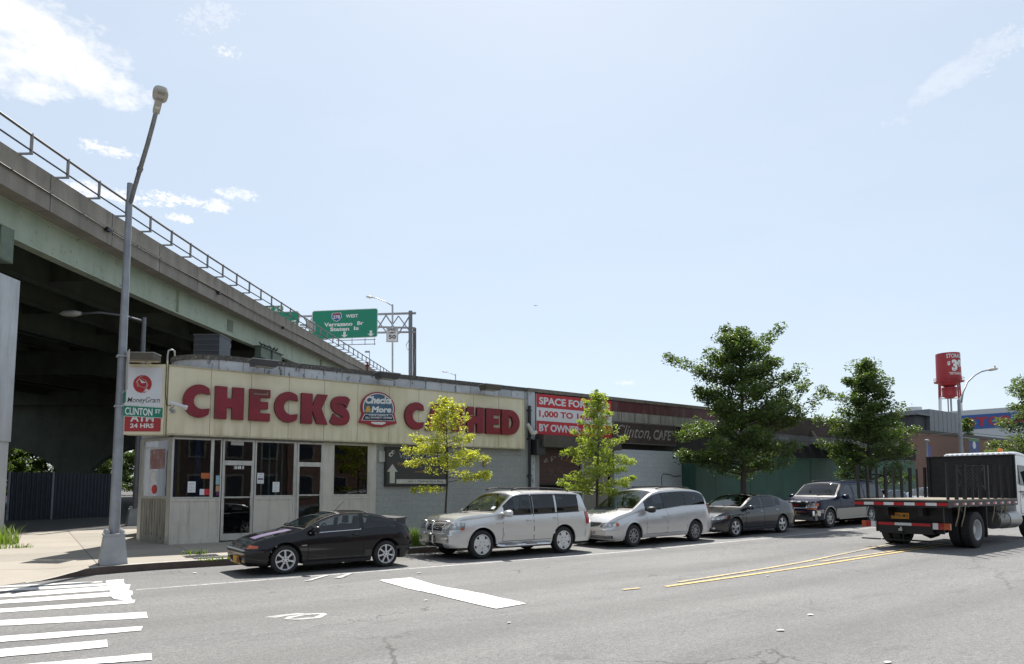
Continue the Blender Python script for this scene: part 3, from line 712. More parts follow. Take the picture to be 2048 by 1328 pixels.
uxs = -Bd; fu = lambda u, z: cbo(u, z, .0125)
g = MB(); g.text('MoneyGram', fu(.12, 4.03), uxs, UZ, .86, .19, .002, .003, .2); g.text('International Money Transfer', fu(.36, 3.91), uxs, UZ, .62, .055, .002, .0, .2)
g.build('lettering', M_INK, face)
g = MB(); g.mi = 0; g.lathe(cbo(.50, 4.58, .0125), -nb, [(0, .001), (0, .245), (.006, .245), (.006, .001)], 32)
g.mi = 1
for (r, a0, a1, ox, oz) in ((.16, -60, 160, -.02, -.02), (.2, 100, 215, .06, .03), (.15, 190, 330, .03, .06), (.22, 300, 400, -.1, -.05)):
    P = [Vector(cbo(.50 + ox + r * math.cos(rad(a0 + (a1 - a0) * k / 10)), 4.58 + oz + r * math.sin(rad(a0 + (a1 - a0) * k / 10)), .02)) for k in range(11)]
    for q, w in zip(P, P[1:]): g.bar(q, w, .018, .006)
g.prism([(-.08, .11), (.10, .02), (-.02, .0)], cbo(.50, 4.60, .019), uxs, UZ, .003); g.prism([(0, 0), (.17, .03), (.1, .1), (.08, .05)], cbo(.52, 4.36, .019), uxs, UZ, .003)
g.build('globe_emblem', [M_SR, mat('globe_white', (.65, .65, .66), .4)], face)
M_LW = mat('letter_white', (.66, .66, .66), .5)
for (tx, z_, h_) in (('ATM', 3.555, .21), ('24 HRS', 3.385, .12)): g = MB(); g.text(tx, fu(.22, z_), uxs, UZ, .62, h_, .002, .03); g.build('lettering', M_LW, face2)
# flood lights along the parapet, the camera, the roof plant
M_FL = mat('floodlight_case', (.045, .046, .052), .45, var=.2); M_FLT = mat('floodlight_lid', (.30, .30, .30), .5, var=.2)
def floodlight(px, py, label, m=M_FL):
    c = at_y(px, py, YFASC - .35); t_ = thing('floodlight', label, 'light', (c.x, c.y, c.z), 'floodlights above the cream sign')
    g = MB(); w, d, h = .36, .24, .10
    g.hexa([(c.x + sx * w * k, c.y + sy * d * k, c.z + z) for (k, z) in ((.86, -h), (1, h * .7)) for (sx, sy) in ((-1, -1), (1, -1), (1, 1), (-1, 1))])
    g.build('housing', m, t_)
    B(c.x - w * 1.03, c.x + w * 1.03, c.y - d * 1.03, c.y + d * 1.03, c.z + h * .71, c.z + h * .95).build('lid', M_FLT, t_)
    B(c.x - w * .7, c.x + w * .7, c.y - d * .7, c.y + d * .7, c.z - h - .012, c.z - h - .001).build('lens', mat('floodlight_glass', (.25, .25, .22), .2), t_)
    g = MB(); g.bar((c.x, c.y + d * .9, c.z), (c.x, YW + .02, c.z - .02), .06); g.build('arm', m, t_)
M_FLB = mat('bronze_floodlight', (.085, .072, .055), .5, var=.2)
floodlight(527, 727, 'dark box floodlight above the K of the first red word'); floodlight(774, 752, 'dark box floodlight above the round badge')
floodlight(981, 775, 'brown box floodlight above the second red word', M_FLB)
c = Vector(cbo(.55, 5.27, .22)); t_ = thing('floodlight', 'brown box floodlight on top of the corner box sign', 'light', c, 'floodlights above the cream sign')
g = MB(); g.obox(c, -Bd * .40, nb * .22, UZ * .09); g.build('housing', M_FLB, t_)
g = MB(); g.obox(c + UZ * .1, -Bd * .41, nb * .23, UZ * .008); g.build('lid', M_FLT, t_)
g = MB(); g.bar(c, c + nb * .5 - UZ * .1, .06); g.build('arm', M_FLB, t_)
M_GAL = mat('galvanised', (.36, .37, .38), .45, .6, var=.18, vs=4)
a = at_y(340, 805, YFASC - .42); t_ = thing('security_camera', 'silver bullet security camera under the first letter of the cream sign', 'camera', a)
b = at_y(371, 815, YFASC - .55)
g = MB(); g.tube([a, b], .055, 12); g.tube([b - (b - a).normalized() * .03, b + (b - a).normalized() * .05], .065, 12); g.build('camera_body', mat('camera_shell', (.5, .51, .53), .35, .3), t_, smooth=40)
m_ = a.lerp(b, .35); q = at_y(346, 822, YFASC - .02)
g = MB(); g.tube([m_, (m_.x - .1, YFASC - .25, q.z), (q.x, YFASC, q.z)], .022, 8); g.lathe((q.x, YFASC, q.z), (0, -1, 0), [(0, .06), (.03, .06), (.03, .001)], 12); g.build('bracket', M_GAL, t_)
g = MB(); pts = [at_y(x, y, YFASC - .03) for x, y in ((333, 728), (331, 790), (333, 810), (340, 812), (345, 806))]; g.tube(pts, .012, 6); g.build('cable', M_INK, t_)
t_ = thing('conduit_loop', 'grey conduit looped over the parapet at the rounded corner', 'pipe', at_y(345, 720, YW - .05))
g = MB(); g.tube([at_y(x, y, YW - .08) for x, y in ((335, 735), (335, 712), (337, 701), (344, 699), (349, 702), (350, 712))], .022, 8); g.build('conduit', M_GAL, t_, smooth=True)
ac = at_d(424, 714, 23.5); t_ = thing('air_conditioner', 'dark ribbed air conditioning unit on the flat shop roof', 'air conditioner', (ac.x, ac.y, 5.13))
zt_ = at_d(424, 676, 23.5).z; w = .44
g = MB(); g.obox((ac.x, ac.y, (5.2 + zt_) / 2), CR * w, Vector((CR.y, -CR.x, 0)) * .45, UZ * (zt_ - 5.2) / 2); g.build('cabinet', mat('unit_case', (.03, .034, .042), .5), t_)
g = MB(); fr = Vector((CR.y, -CR.x, 0))
for k in range(9): g.obox(Vector((ac.x, ac.y, 5.3 + (zt_ - 5.35) * k / 8.5)) + fr * .455, CR * (w * 1.01), fr * .012, UZ * .022)
for k in range(9): g.obox(Vector((ac.x, ac.y, 5.3 + (zt_ - 5.35) * k / 8.5)) - fr * .455, CR * (w * 1.01), fr * .012, UZ * .022)
g.build('louvres', mat('unit_louvre', (.055, .06, .072), .4), t_)
g = MB(); g.obox((ac.x, ac.y, zt_ + .02), CR * (w + .02), fr * .47, UZ * .02); g.build('top_cover', mat('unit_top', (.06, .06, .065), .5), t_)
g = MB()
for sx in (-1, 1):
    for sy in (-1, 1): g.obox(Vector((ac.x, ac.y, 5.165)) + CR * sx * (w - .05) + fr * sy * .4, CR * .03, fr * .03, UZ * .035)
g.build('feet', M_GAL, t_)
g = MB(); g.obox(Vector((ac.x, ac.y, zt_ - .18)) + CR * .36 - fr * .466, CR * .09, fr * .003, UZ * .075); g.build('rating_label', mat('label_white', (.6, .6, .6), .6), t_)
# board with the arrow
x0, x1 = XW(773, YW - .06), XW(893, YW - .06); z0 = at_y(773, 970, YW - .06).z; z1 = at_y(773, 896.5, YW - .06).z
vs = thing('arrow_board', 'black framed board with big white arrow on the grey block wall', 'sign', (x0, YW, z0)); yb = YW - .07
B(x0, x1, yb, YW - .003, z0, z1).build('board', mat('board_dark', (.035, .037, .034), .5, var=.2), vs)
frame_mb(MB(), x0 - .05, x1 + .05, z0 - .05, z1 + .05, .06, yb - .03, YW - .004).build('frame', mat('board_frame', (.012, .012, .013), .4), vs)
w, h = x1 - x0, z1 - z0; y_ = yb - .001
M_BT = mat('board_pale', (.44, .44, .40), .5); M_BT2 = mat('board_grey', (.33, .33, .32), .5); M_OCH = mat('board_ochre', (.32, .20, .055), .5)
g = MB(); g.prism([(-.035, 0), (.035, 0), (.035, .30), (.075, .30), (0, .50), (-.075, .30), (-.035, .30)], (x0 + w * .095, y_, z0 + h * .05), UX * 2.6, UZ * 1.05 * h, .004); g.build('arrow', M_BT, vs)
g = MB(); g.text('VISION CENTER', (x0 + w * .20, y_, z0 + h * .73), UX, UZ, w * .76, h * .16, .004, .0); g.build('lettering', M_BT2, vs)
g = MB(); g.text('Where seeing', (x0 + w * .17, y_, z0 + h * .49), UX, UZ, w * .40, h * .14, .004, .0); g.build('lettering', M_OCH, vs)
g = MB(); g.text('comes first', (x0 + w * .46, y_, z0 + h * .35), UX, UZ, w * .25, h * .07, .004); g.build('lettering', M_OCH, vs)
g = B(x0 + w * .16, x1 - .02, y_ - .004, y_ - .0005, z0 + h * .04, z0 + h * .16); g.mi = 1; g.text('visit 1 Medical Arts Bldg', (x0 + w * .34, y_ - .004, z0 + h * .065), UX, UZ, w * .60, h * .07, .003)
g.build('strip', [M_BT, M_INK], vs)
g = MB()
for (ex, ez, r) in ((.065, .83, .07), (.10, .90, .06)):
    g.mi = 0; g.lathe((x0 + w * ex, y_, z0 + h * ez), (0, -1, 0), [(0, .001), (0, r), (.005, r), (.005, .001)], 20); g.mi = 1; g.lathe((x0 + w * ex + .02, y_ - .006, z0 + h * ez), (0, -1, 0), [(0, .001), (0, r * .5), (.004, r * .5), (.004, .001)], 16)
g.build('eye_emblem', [M_BT, M_INK], vs)
tag(B(XW(757), XW(770), YW - .06, YW - .002, 2.62, 2.98).build('meter_box', mat('box_cream', (.40, .40, .36), .6, var=.15, streak=((.1, .07, .04), .6, 6, 1))), 'cream painted box high on the wall left of the arrow board', 'box')
g = B(XW(965), XW(970), YW - .10, YW - .002, 2.55, 2.78); tag(g.build('meter_box', mat('box_rust', (.30, .22, .10), .7)), 'small rusty box under the right end of the cream sign', 'box')
dp = thing('drainpipe', 'black drainpipe at the right end of the grey block wall', 'pipe', (XW(1057), YW - .08, .3))
g = MB(); g.tube([(XW(1057), YW - .08, .3), (XW(1057), YW - .08, 4.9)], .055, 10); g.build('pipe', mat('pipe_black', (.02, .02, .022), .5), dp, smooth=40)
g = MB()
for z in (.9, 2.2, 3.6, 4.7): g.box(XW(1057) - .09, XW(1057) + .09, YW - .1, YW - .002, z, z + .05)
g.build('clamps', M_INK, dp)
# ------------------------------------------------------------------ long low building beside the shop
low = thing('vacant_storefront', 'long low vacant building with maroon band, brown shutter and white block wall', 'building', (XB1, YW, .4))
XE = 47.2
xb0, xb1 = XW(1072), XW(1223); xs1 = XW(1228); xw = XW(1393)
M_MAROON = mat('maroon_panel', (.085, .018, .022), .55, var=.25, vs=2, streak=((.22, .17, .15), .45, 3, .5))
M_GPAN = mat('weathered_panel', (.27, .26, .225), .6, var=.2, vs=2, streak=((.05, .045, .04), .7, 4, .5))
M_BROWN = mat('dark_void', (.035, .03, .027), .8, var=.4)
M_WBLOCK = brickmat('white_block', (.46, .50, .53), (.42, .46, .49), (.36, .39, .41), .41, .205, .009, dirt=.14, dirtcol=(.25, .27, .28))
M_DBRICK = brickmat('dark_brick', (.085, .045, .038), (.06, .034, .03), (.07, .06, .055), dirt=.4)
M_GBLK = brickmat('grey_block', (.20, .20, .205), (.165, .165, .17), (.11, .11, .11), .41, .205, .014, dirt=.3)
B(XB1 + .002, xb0 - .06, YW - .02, YW + .3, .2, 5.46).build('tiled_pier', M_TILE, low)
B(xb0 - .058, xb1 + .05, YW + .02, YW + .3, 3.25, 5.46).build('upper_wall', M_BROWN, low)
g = B(xb1 + .052, 27.2, YW - .01, YW + .3, 5.0, 5.46); g.build('maroon_band', M_MAROON, low)
g = B(xb1 + .052, 27.2, YW, YW + .3, 4.56, 4.998)
g.build('panel_band', M_GPAN, low)
for k in range(8): B(xb1 + .6 + k * .82, xb1 + .62 + k * .82, YW - .006, YW - .0005, 4.57, 4.99).build('panel_joint', M_BROWN, low)
B(xb1 + .052, 27.2, YW + .25, YW + .45, 3.40, 4.558).build('recess_wall', M_BROWN, low)
B(xs1, xw + .35, YW, YW + .25, .1, 3.40).build('white_wall', M_WBLOCK, low)
B(27.202, XE, YW, YW + .3, 4.62, 5.46).build('brick_wall', M_DBRICK, low)
B(27.202, XE, YW + .03, YW + .3, 2.6, 4.618).build('block_wall', M_GBLK, low)
B(XB1 + .002, XE + .05, YW - .05, YW + .35, 5.461, 5.60).build('coping', mat('long_coping', (.17, .15, .125), .85, var=.35, vs=5, streak=((.05, .045, .04), .6, 3, 3)), low)
g = B(XE - .25, XE, YW + .31, YW + 16, .2, 5.46); g.box(XB1 + .3, XE - .26, YW + 15.7, YW + 16, .2, 5.46); g.build('rear_walls', M_DBRICK, low)
g = MB(); g.face([(XB1 + .2, YW + .2, 5.3), (XE, YW + .2, 5.3), (XE, YW + 16, 5.3), (XB1 + .2, YW + 16, 5.3)]); g.build('roof', M_BROWN, low)
# shuttered entrance
xa = xb0 + .1; xsh0, xsh1 = XW(1078), XW(1160)
m, t, p = newmat('shutter_brown'); co = t.n('ShaderNodeTexCoord').outputs['Object']; s3 = t.n('ShaderNodeSeparateXYZ', i_Vector=co)
fz = t.math('FRACT', t.math('DIVIDE', s3.outputs[2], .085))
base = t.mix(t.ramp(t.noise(co, 3, 5, .65), .4, .7), (.075, .032, .025, 1), (.05, .028, .024, 1))
t.set(p.inputs['Base Color'], t.mix(t.math('LESS_THAN', fz, .12), base, (.015, .01, .01, 1))); p.inputs['Roughness'].default_value = .6
t.set(p.inputs['Normal'], t.bump(t.math('PINGPONG', fz, .5), .5, .02))
g = B(xb0 - .055, xb1 + .05, YW - .55, YW + .018, 3.32, 3.78); g.build('canopy', mat('canopy_dark', (.07, .06, .05), .7, var=.3), low)
sh = B(xsh0, xsh1, YW + .05, YW + .09, 1.95, 3.32).build('roller_shutter', m, low)
g = MB(); rg = random.Random(3)
def scribble(g, x, z, s, y, wd=.035):
    P = [Vector((x + rg.uniform(0, s), y, z + rg.uniform(-s * .5, s * .5))) for _ in range(4)]
    for a, b in zip(P, P[1:]): g.bar(a, b, wd, .004, up=(0, 1, 0))
for k in range(6): scribble(g, xsh0 + .25 + k * .22, 2.92 + rg.uniform(-.06, .06), .28, YW + .046, .03)
g.build('graffiti', mat('spray_pale', (.32, .30, .30), .8), sh)
g = MB()
for k in range(5): scribble(g, xsh0 + .4 + k * .18, 2.5 - .12 * (k % 3), .2, YW + .046, .022)
g.build('graffiti', mat('spray_faint', (.15, .10, .09), .8), sh)
g = MB()
for k in range(4): scribble(g, xsh0 + 1.1 + k * .2, 2.85 + rg.uniform(-.1, .1), .22, YW + .046, .022)
g.build('graffiti', mat('spray_rust', (.26, .10, .04), .8), sh)
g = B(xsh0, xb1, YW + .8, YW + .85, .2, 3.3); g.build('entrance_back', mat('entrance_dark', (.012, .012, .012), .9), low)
g = B(XW(1131), XW(1134), YW + .02, YW + .1, .3, 1.95); g.box(XW(1163), XW(1166.5), YW - .02, YW + .1, .3, 3.3); g.build('door_post', mat('post_grey', (.36, .35, .33), .5), low)
g = B(XW(1167), XW(1192), YW + .03, YW + .2, .2, 3.32); g.box(XW(1196), XW(1216), YW + .03, YW + .2, .2, 3.32); g.build('pilaster', mat('pilaster_tan', (.22, .205, .17), .7, var=.15, streak=((.08, .07, .05), .5, 5, .6)), low)
B(xb0 - .055, xsh0 - .002, YW - .02, YW + .2, .2, 3.32).build('door_jamb', mat('jamb_grey', (.26, .27, .27), .7), low)
B(xsh0, xsh1, YW - .06, YW + .048, 1.87, 1.948).build('shutter_rail', M_BROWN, low)
bx = B(XW(1060), XW(1077), YW - .42, YW - .03, 3.02, 3.60); tag(bx.build('wall_heater', mat('heater_black', (.02, .02, .022), .4)), 'black box hung on the wall beside the shutter canopy', 'box')
fl = thing('spot_lamp', 'pale twin spot lamp on a stalk left of the red and white banner', 'light', at_y(1066, 868, YW - .3))
g = MB(); a, b = at_y(1055, 848, YW - .3), at_y(1066, 868, YW - .3); g.tube([a, b], [.07, .09], 10); g.build('lamp_head', mat('lamp_pale', (.50, .49, .45), .4), fl, smooth=40)
g = MB(); b2 = at_y(1073, 864, YW - .3); g.tube([b, b2], [.09, .07], 10); g.build('lamp_head', mat('lamp_pale2', (.48, .47, .45), .4), fl, smooth=40)
g = MB(); g.tube([b, b + Vector((0, .3, -.12))], .03, 8); g.build('arm', M_INK, fl)
# banner for lease
zb0, zb1 = at_y(1072, 868, YW - .03).z, at_y(1072, 787, YW - .03).z; hb = zb1 - zb0; wb = xb1 - xb0; yb = YW - .03
bn = thing('lease_banner', 'red and white striped banner with big block lettering', 'banner', (xb0, yb, zb0)); M_BNR = mat('banner_red', (.46, .022, .03), .5, var=.08); M_BNW = mat('banner_white', (.62, .63, .66), .5, var=.05)
h3 = hb / 3
B(xb0, xb1, yb - .01, YW + .015, zb0, zb1).build('backing', M_BNW, bn)
def stripe(z, m, txt, m2, wf, yo=0.0):
    s_ = B(xb0, xb1, yb - .016, yb - .0102, z, z + h3 - .002).build('stripe', m, bn)
    g = MB(); g.text(txt, (xb0 + .12, yb - .016, z + h3 * .22), UX, UZ, wb * wf, h3 * .56, .003, .035); g.build('lettering', m2, s_)
stripe(zb0 + 2 * h3, M_BNR, 'SPACE FOR LEASE', M_BNW, .94); stripe(zb0 + h3, M_BNW, '1,000 TO 14,000 SF', M_BNR, .92); stripe(zb0, M_BNR, 'BY OWNER: CALL', M_BNW, .80)
# old cafe sign
xc0, xc1 = XW(1225), XW(1347); cf = thing('cafe_sign', 'old dark brown sign board with faded pale script and capitals', 'sign', (xc0, YW, 3.68))
B(xc0, xc1, YW - .10, YW + .24, 3.68, 4.54).build('board', mat('old_board', (.045, .03, .026), .7, var=.35, vs=3, streak=((.11, .06, .045), .5, 3, 1)), cf)
frame_mb(MB(), xc0 - .04, xc1 + .04, 3.64, 4.57, .05, YW - .12, YW - .005).build('frame', mat('old_frame', (.10, .085, .07), .7), cf)
M_FADE = mat('faded_letter', (.30, .28, .25), .7, var=.3, spots=((.06, .045, .04), .55, 8)); w = xc1 - xc0
g = MB(); g.text('Clinton,', (xc0 + w * .03, YW - .10, 3.82), UX, UZ, w * .55, .62, .006, .0, .45); g.build('lettering', M_FADE, cf)
g = MB(); g.text("CAFE'", (xc0 + w * .63, YW - .10, 3.88), UX, UZ, w * .33, .46, .006, .02, .2); g.build('lettering', M_FADE, cf)
# plywood hoarding with netting and braces
YH = 19.9
m = mat('hoarding_green', (.028, .085, .062), .6, var=.14, vs=1.2, streak=((.012, .035, .028), .4, 2, .4))
xh0, xh1 = at_y(1393, 950, YH).x, at_y(1830, 930, YH).x
ho = thing('plywood_hoarding', 'green painted plywood hoarding along the pavement behind the dark trees', 'fence', (xh0, YH, .5))
n = 16
for k in range(n):
    x0 = xh0 + (xh1 - xh0) * k / n; x1 = xh0 + (xh1 - xh0) * (k + 1) / n
    B(x0 + .006, x1 - .006, YH + R.uniform(-.008, .008), YH + .03, .2, 3.2 + .012 * (x0 - xh0) + R.uniform(-.015, .015)).build('sheet', m, ho)
g = B(xh0, xh1, YH + .035, YH + .12, 2.8, 2.9); g.build('rail', M_BROWN, ho)
B(xh0 - .05, xh0 + .0, YH, YW, .2, 3.2).build('end_sheet', m, ho)
nt_ = thing('debris_netting', 'black sagging netting along the top of the green hoarding', 'netting', (at_y(1560, 900, YH - .05).x, YH, 3.2))
x0, x1 = at_y(1560, 900, YH).x, at_y(1828, 900, YH).x
g = MB(); g.grid(lambda u, v: (x0 + (x1 - x0) * u, YH - .06 + .10 * math.sin(u * 90 + v * 3) * v + .05 * math.sin(u * 37), 3.22 + .012 * (x0 + (x1 - x0) * u - xh0) + v * (.78 - .28 * abs(math.sin(u * 15.7)) + .08 * math.sin(u * 61))), 160, 6)
g.build('net', mat('net_black', (.012, .012, .013), .9), nt_, smooth=True)
g = MB()
for k in range(13): x = x0 + (x1 - x0) * k / 12; g.box(x, x + .05, YH + .04, YH + .09, 3.2, 4.15)
g.build('battens', mat('batten_wood', (.20, .15, .08), .8), nt_)
for (a, b, lb) in (((1624, 862), (1654, 904), 'pale timber brace left of the two above the hoarding netting'), ((1660, 860), (1690, 901), 'pale timber brace nearest the second dark tree above the netting')):
    p1 = at_y(a[0], a[1], YW - .04); p2 = at_y(b[0], b[1], YH + .1); g = MB().bar(p1, p2, .09); tag(g.build('timber_brace', mat('brace_wood', (.33, .29, .23), .7)), lb, 'brace', 'braces over the hoarding')
g = MB()
def curl(g, P, w=.05):
    P = [at_y(x, y, YW - .004) for x, y in P]; f = [pchip([(i, q[k]) for i, q in enumerate(P)]) for k in (0, 2)]
    Q = [Vector((f[0](i * .125), YW - .004, f[1](i * .125))) for i in range((len(P) - 1) * 8 + 1)]
    for a, b in zip(Q, Q[1:]): g.bar(a, b, w, .004, up=(0, 1, 0))
curl(g, [(1324, 974), (1323, 958), (1327, 948), (1338, 949), (1350, 953), (1362, 951)]); curl(g, [(1366, 976), (1376, 978), (1384, 990), (1396, 1000)]); curl(g, [(1388, 960), (1392, 975), (1400, 992), (1408, 1000)])
curl(g, [(1398, 975), (1412, 972), (1418, 980), (1408, 992)]); g.build('graffiti', mat('spray_dark', (.10, .10, .11), .8), low)
# ------------------------------------------------------------------ elevated highway
AZV = AZ - math.atan(16 / FPX); DV = Vector((math.cos(AZV), math.sin(AZV), 0)); NV = Vector((-DV.y, DV.x, 0)); GR = .0476
def V(d, l, z): q = DV * d + NV * l; return (q.x, q.y, CH + z + GR * d + .0011 * max(0, 36 - d) ** 2)
LV = 15.5; D0, D1 = -16, 175; LW = 56
via = thing('elevated_highway', 'elevated steel highway with concrete parapet, green girders and open railing', 'elevated road', V(D0, LV, -11))
def vbox(g, d0, d1, l0, l1, z0, z1):
    if d1 - d0 > 20 and d0 < 36:
        ds = [d0] + [q for q in (-10, -5, 0, 4, 8, 12, 16, 20, 24, 28, 32, 36) if d0 < q < d1] + [d1]
        for a, b in zip(ds, ds[1:]): vbox(g, a, b, l0, l1, z0, z1)
        return g
    return g.hexa([V(d, l, z) for z in (z0, z1) for (d, l) in ((d0, l1), (d0, l0), (d1, l0), (d1, l1))])
m, t, p = newmat('viaduct_concrete'); M_VC = m
geo = t.n('ShaderNodeTexCoord').outputs['Object']
dd = t.vmath('DOT_PRODUCT', geo, tuple(DV)); zz = t.math('SUBTRACT', t.n('ShaderNodeSeparateXYZ', i_Vector=geo).outputs[2], t.math('MULTIPLY', dd, GR))
vv = t.n('ShaderNodeCombineXYZ', i_X=dd, i_Y=zz).outputs[0]
s1 = t.noise(t.scaled(vv, (1.6, .22, 1)), 1, 6, .65); s2 = t.noise(vv, .9, 6, .65)
base = t.mix(t.ramp(s1, .3, .72), (.185, .170, .145, 1), (.30, .275, .235, 1)); base = t.mix(t.math('MULTIPLY', t.ramp(s2, .5, .8), .35), base, (.12, .11, .095, 1))
ds_ = t.noise(t.scaled(vv, (2.2, .12, 1), loc=(9, 0, 0)), 1, 5, .6); base = t.mix(t.math('MULTIPLY', t.ramp(ds_, .55, .75), .6), base, (.075, .068, .06, 1))
ws = t.noise(t.scaled(vv, (1.1, .1, 1), loc=(5, 0, 0)), 1, 3, .5); base = t.mix(t.math('MULTIPLY', t.ramp(ws, .68, .74), .5), base, (.48, .46, .42, 1))
pj = t.math('LESS_THAN', t.math('FRACT', t.math('DIVIDE', dd, 3.42)), .012); base = t.mix(pj, base, (.05, .045, .04, 1))
t.set(p.inputs['Base Color'], base); p.inputs['Roughness'].default_value = .9; t.set(p.inputs['Normal'], t.bump(s2, .3, .03))
m, t, p = newmat('viaduct_steel'); M_VS = m
geo = t.n('ShaderNodeTexCoord').outputs['Object']
dd = t.vmath('DOT_PRODUCT', geo, tuple(DV)); zz = t.math('SUBTRACT', t.n('ShaderNodeSeparateXYZ', i_Vector=geo).outputs[2], t.math('MULTIPLY', dd, GR))
vv = t.n('ShaderNodeCombineXYZ', i_X=dd, i_Y=zz).outputs[0]
s1 = t.noise(t.scaled(vv, (1.2, .3, 1)), 1, 6, .65); s2 = t.noise(geo, 3.5, 6, .7)
base = t.mix(t.ramp(s1, .35, .7), (.30, .36, .27, 1), (.42, .47, .37, 1)); base = t.mix(t.math('MULTIPLY', t.ramp(s1, .55, .75), .5), base, (.26, .33, .16, 1))
base = t.mix(t.math('MULTIPLY', t.ramp(s2, .60, .68), .7), base, (.10, .07, .05, 1))
s4 = t.noise(t.scaled(vv, (2.6, .12, 1), loc=(2, 0, 0)), 1, 5, .6); base = t.mix(t.math('MULTIPLY', t.ramp(s4, .6, .78), .55), base, (.17, .13, .09, 1))
t.set(p.inputs['Base Color'], base); p.inputs['Roughness'].default_value = .6
M_VIN = mat('shaded_steel', (.07, .085, .062), .75, var=.3, vs=.6, streak=((.03, .028, .022), .5, 1, .5))  # viaduct steel with the under-deck shade darkened into its colour
M_SOF = mat('deck_soffit', (.30, .26, .22), .9, var=.2, vs=.5, spots=((.12, .10, .08), .62, 1.2))
ZT_, ZL_, ZF_ = 9.07, 8.50, 7.81; LG = 16.3; ZGT, ZGB = 7.84, 6.68
g = vbox(MB(), D0, D1, LV, LV + .30, ZL_, ZT_); g.build('parapet', M_VC, via)
g = vbox(MB(), D0, D1, LV - .02, LV + .45, ZF_, ZL_ - .002); vbox(g, D0, D1, LV - .06, LV - .0205, ZL_ - .12, ZL_ - .03); g.build('fascia_beam', M_VC, via)
g = vbox(MB(), D0, D1, LV + .46, LW, ZF_ + .04, ZF_ + .28); g.build('deck_slab', M_SOF, via)
def girder(l, m, zt=ZGT, zb=ZGB, nm='girder', d0=D0, d1=D1, stiff=0):
    g = vbox(MB(), d0, d1, l - .012, l + .012, zb, zt); vbox(g, d0, d1, l - .2, l - .0125, zb - .04, zb); vbox(g, d0, d1, l + .0125, l + .2, zb - .04, zb)
    vbox(g, d0, d1, l - .16, l - .0125, zt - .03, zt - .002)
    if stiff:
        d = d0 + 1
        while d < d1: vbox(g, d, d + .02, l - .13, l - .0125, zb + .001, zt - .031); d += stiff
    g.build(nm, m, via)
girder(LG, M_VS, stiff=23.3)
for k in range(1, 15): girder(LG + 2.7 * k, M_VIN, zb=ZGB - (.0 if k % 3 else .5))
BENTS = [-4.6, 20.2, 42.6, 69.3, 92.6, 116, 139]
fb = MB(); d = D0 + 2
while d < D1:
    vbox(fb, d, d + .05, LG + .21, LW, ZGB + .25, ZGT - .05); d += 5.825
fb.build('floor_beams', M_VIN, via)
for bi, bd in enumerate(BENTS):
    zb, zt = (5.72, 6.70) if bi < 2 else (5.98, 6.62)
    hw = .30 if bi < 2 else 2.0; l_end = 15.72 if bi < 2 else 15.65
    g = MB(); vbox(g, bd - .02, bd + .02, l_end, LG - .21, zb, zt) if bi < 2 else vbox(g, bd - hw + .1, bd + hw - .1, l_end + .12, LG - .21, zb, zt)
    vbox(g, bd - hw, bd + hw, l_end, LG - .21, zb - .04, zb - .001); vbox(g, bd - hw, bd + hw, l_end, LG - .21, zt + .001, zt + .04); vbox(g, bd - hw * .9, bd + hw * .9, l_end - .012, l_end - .0005, zb, zt) if bi < 2 else None
    vbox(g, bd - hw + .09, bd - hw + .099, l_end + .05, LG - .22, zb, zt); vbox(g, bd - .015, bd + .015, l_end + .03, l_end + .119, zb, zt)
    g.build('cap_beam_end', mat('cap_green', (.10, .135, .095), .6, var=.25) if bi == 0 else bpy.data.materials['cap_green'], via)
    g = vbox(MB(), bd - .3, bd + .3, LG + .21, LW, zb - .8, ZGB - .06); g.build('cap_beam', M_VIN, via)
for bi, bd in enumerate(BENTS):
    if bi < 2: continue
    for l in (17.4,):
        zc_ = .3 - CH - GR * bd
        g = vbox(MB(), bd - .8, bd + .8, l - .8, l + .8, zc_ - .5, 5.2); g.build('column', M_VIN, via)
M_PIER = mat('pier_concrete', (.50, .52, .54), .85, var=.1, vs=1.2, streak=((.20, .20, .20), .5, 2.5, .3), bump=.15)
q = Vector(V(22.7, 17.45, 0)); zp = .30
g = MB()
def pierbox(g, l0, l1, z0, z1, dd=.55): g.hexa([(DV * d + NV * l).to_tuple()[:2] + (z,) for z in (z0, z1) for (d, l) in ((20.5 - dd, l1), (20.5 - dd, l0), (20.5 + dd, l0), (20.5 + dd, l1))])
pierbox(g, 15.94, 18.1, zp - .5, 3.2); pierbox(g, 15.90, 18.14, 3.202, 8.33, .58); g.build('pier', M_PIER, via)
# deep haunched cross girder further back
bd = 70.5; g = MB(); l0, l1 = 14.9, 60; N_ = 90
zgb = CH + GR * bd
def arch(l):
    cs = [19.8, 33.0, 46.2, 59.4]; dmin = min(abs(l - c) for c in cs)
    u = min(1, max(0, dmin - 1.2) / 9.5); return 6.35 - 4.2 * (1 - math.sqrt(max(0, 1 - (1 - u) ** 2)))
for i in range(N_):
    a = l0 + (l1 - l0) * i / N_; b = l0 + (l1 - l0) * (i + 1) / N_
    za, zb = arch(a), arch(b); zt = zgb + ZGB - .1
    pts = []
    for (d, l, z) in ((bd - .4, b, zb), (bd - .4, a, za), (bd + .4, a, za), (bd + .4, b, zb), (bd - .4, b, zt), (bd - .4, a, zt), (bd + .4, a, zt), (bd + .4, b, zt)):
        qv = DV * d + NV * l; pts.append((qv.x, qv.y, z))
    g.hexa(pts)
for c in (19.8, 33.0, 46.2, 59.4):
    qa = DV * bd + NV * c; g.hexa([(DV * d + NV * l).to_tuple()[:2] + (z,) for z in (.2, 3.0) for (d, l) in ((bd - .6, c + .8), (bd - .6, c - .8), (bd + .6, c - .8), (bd + .6, c + .8))])
g.build('haunched_cross_girder', M_VIN, via)
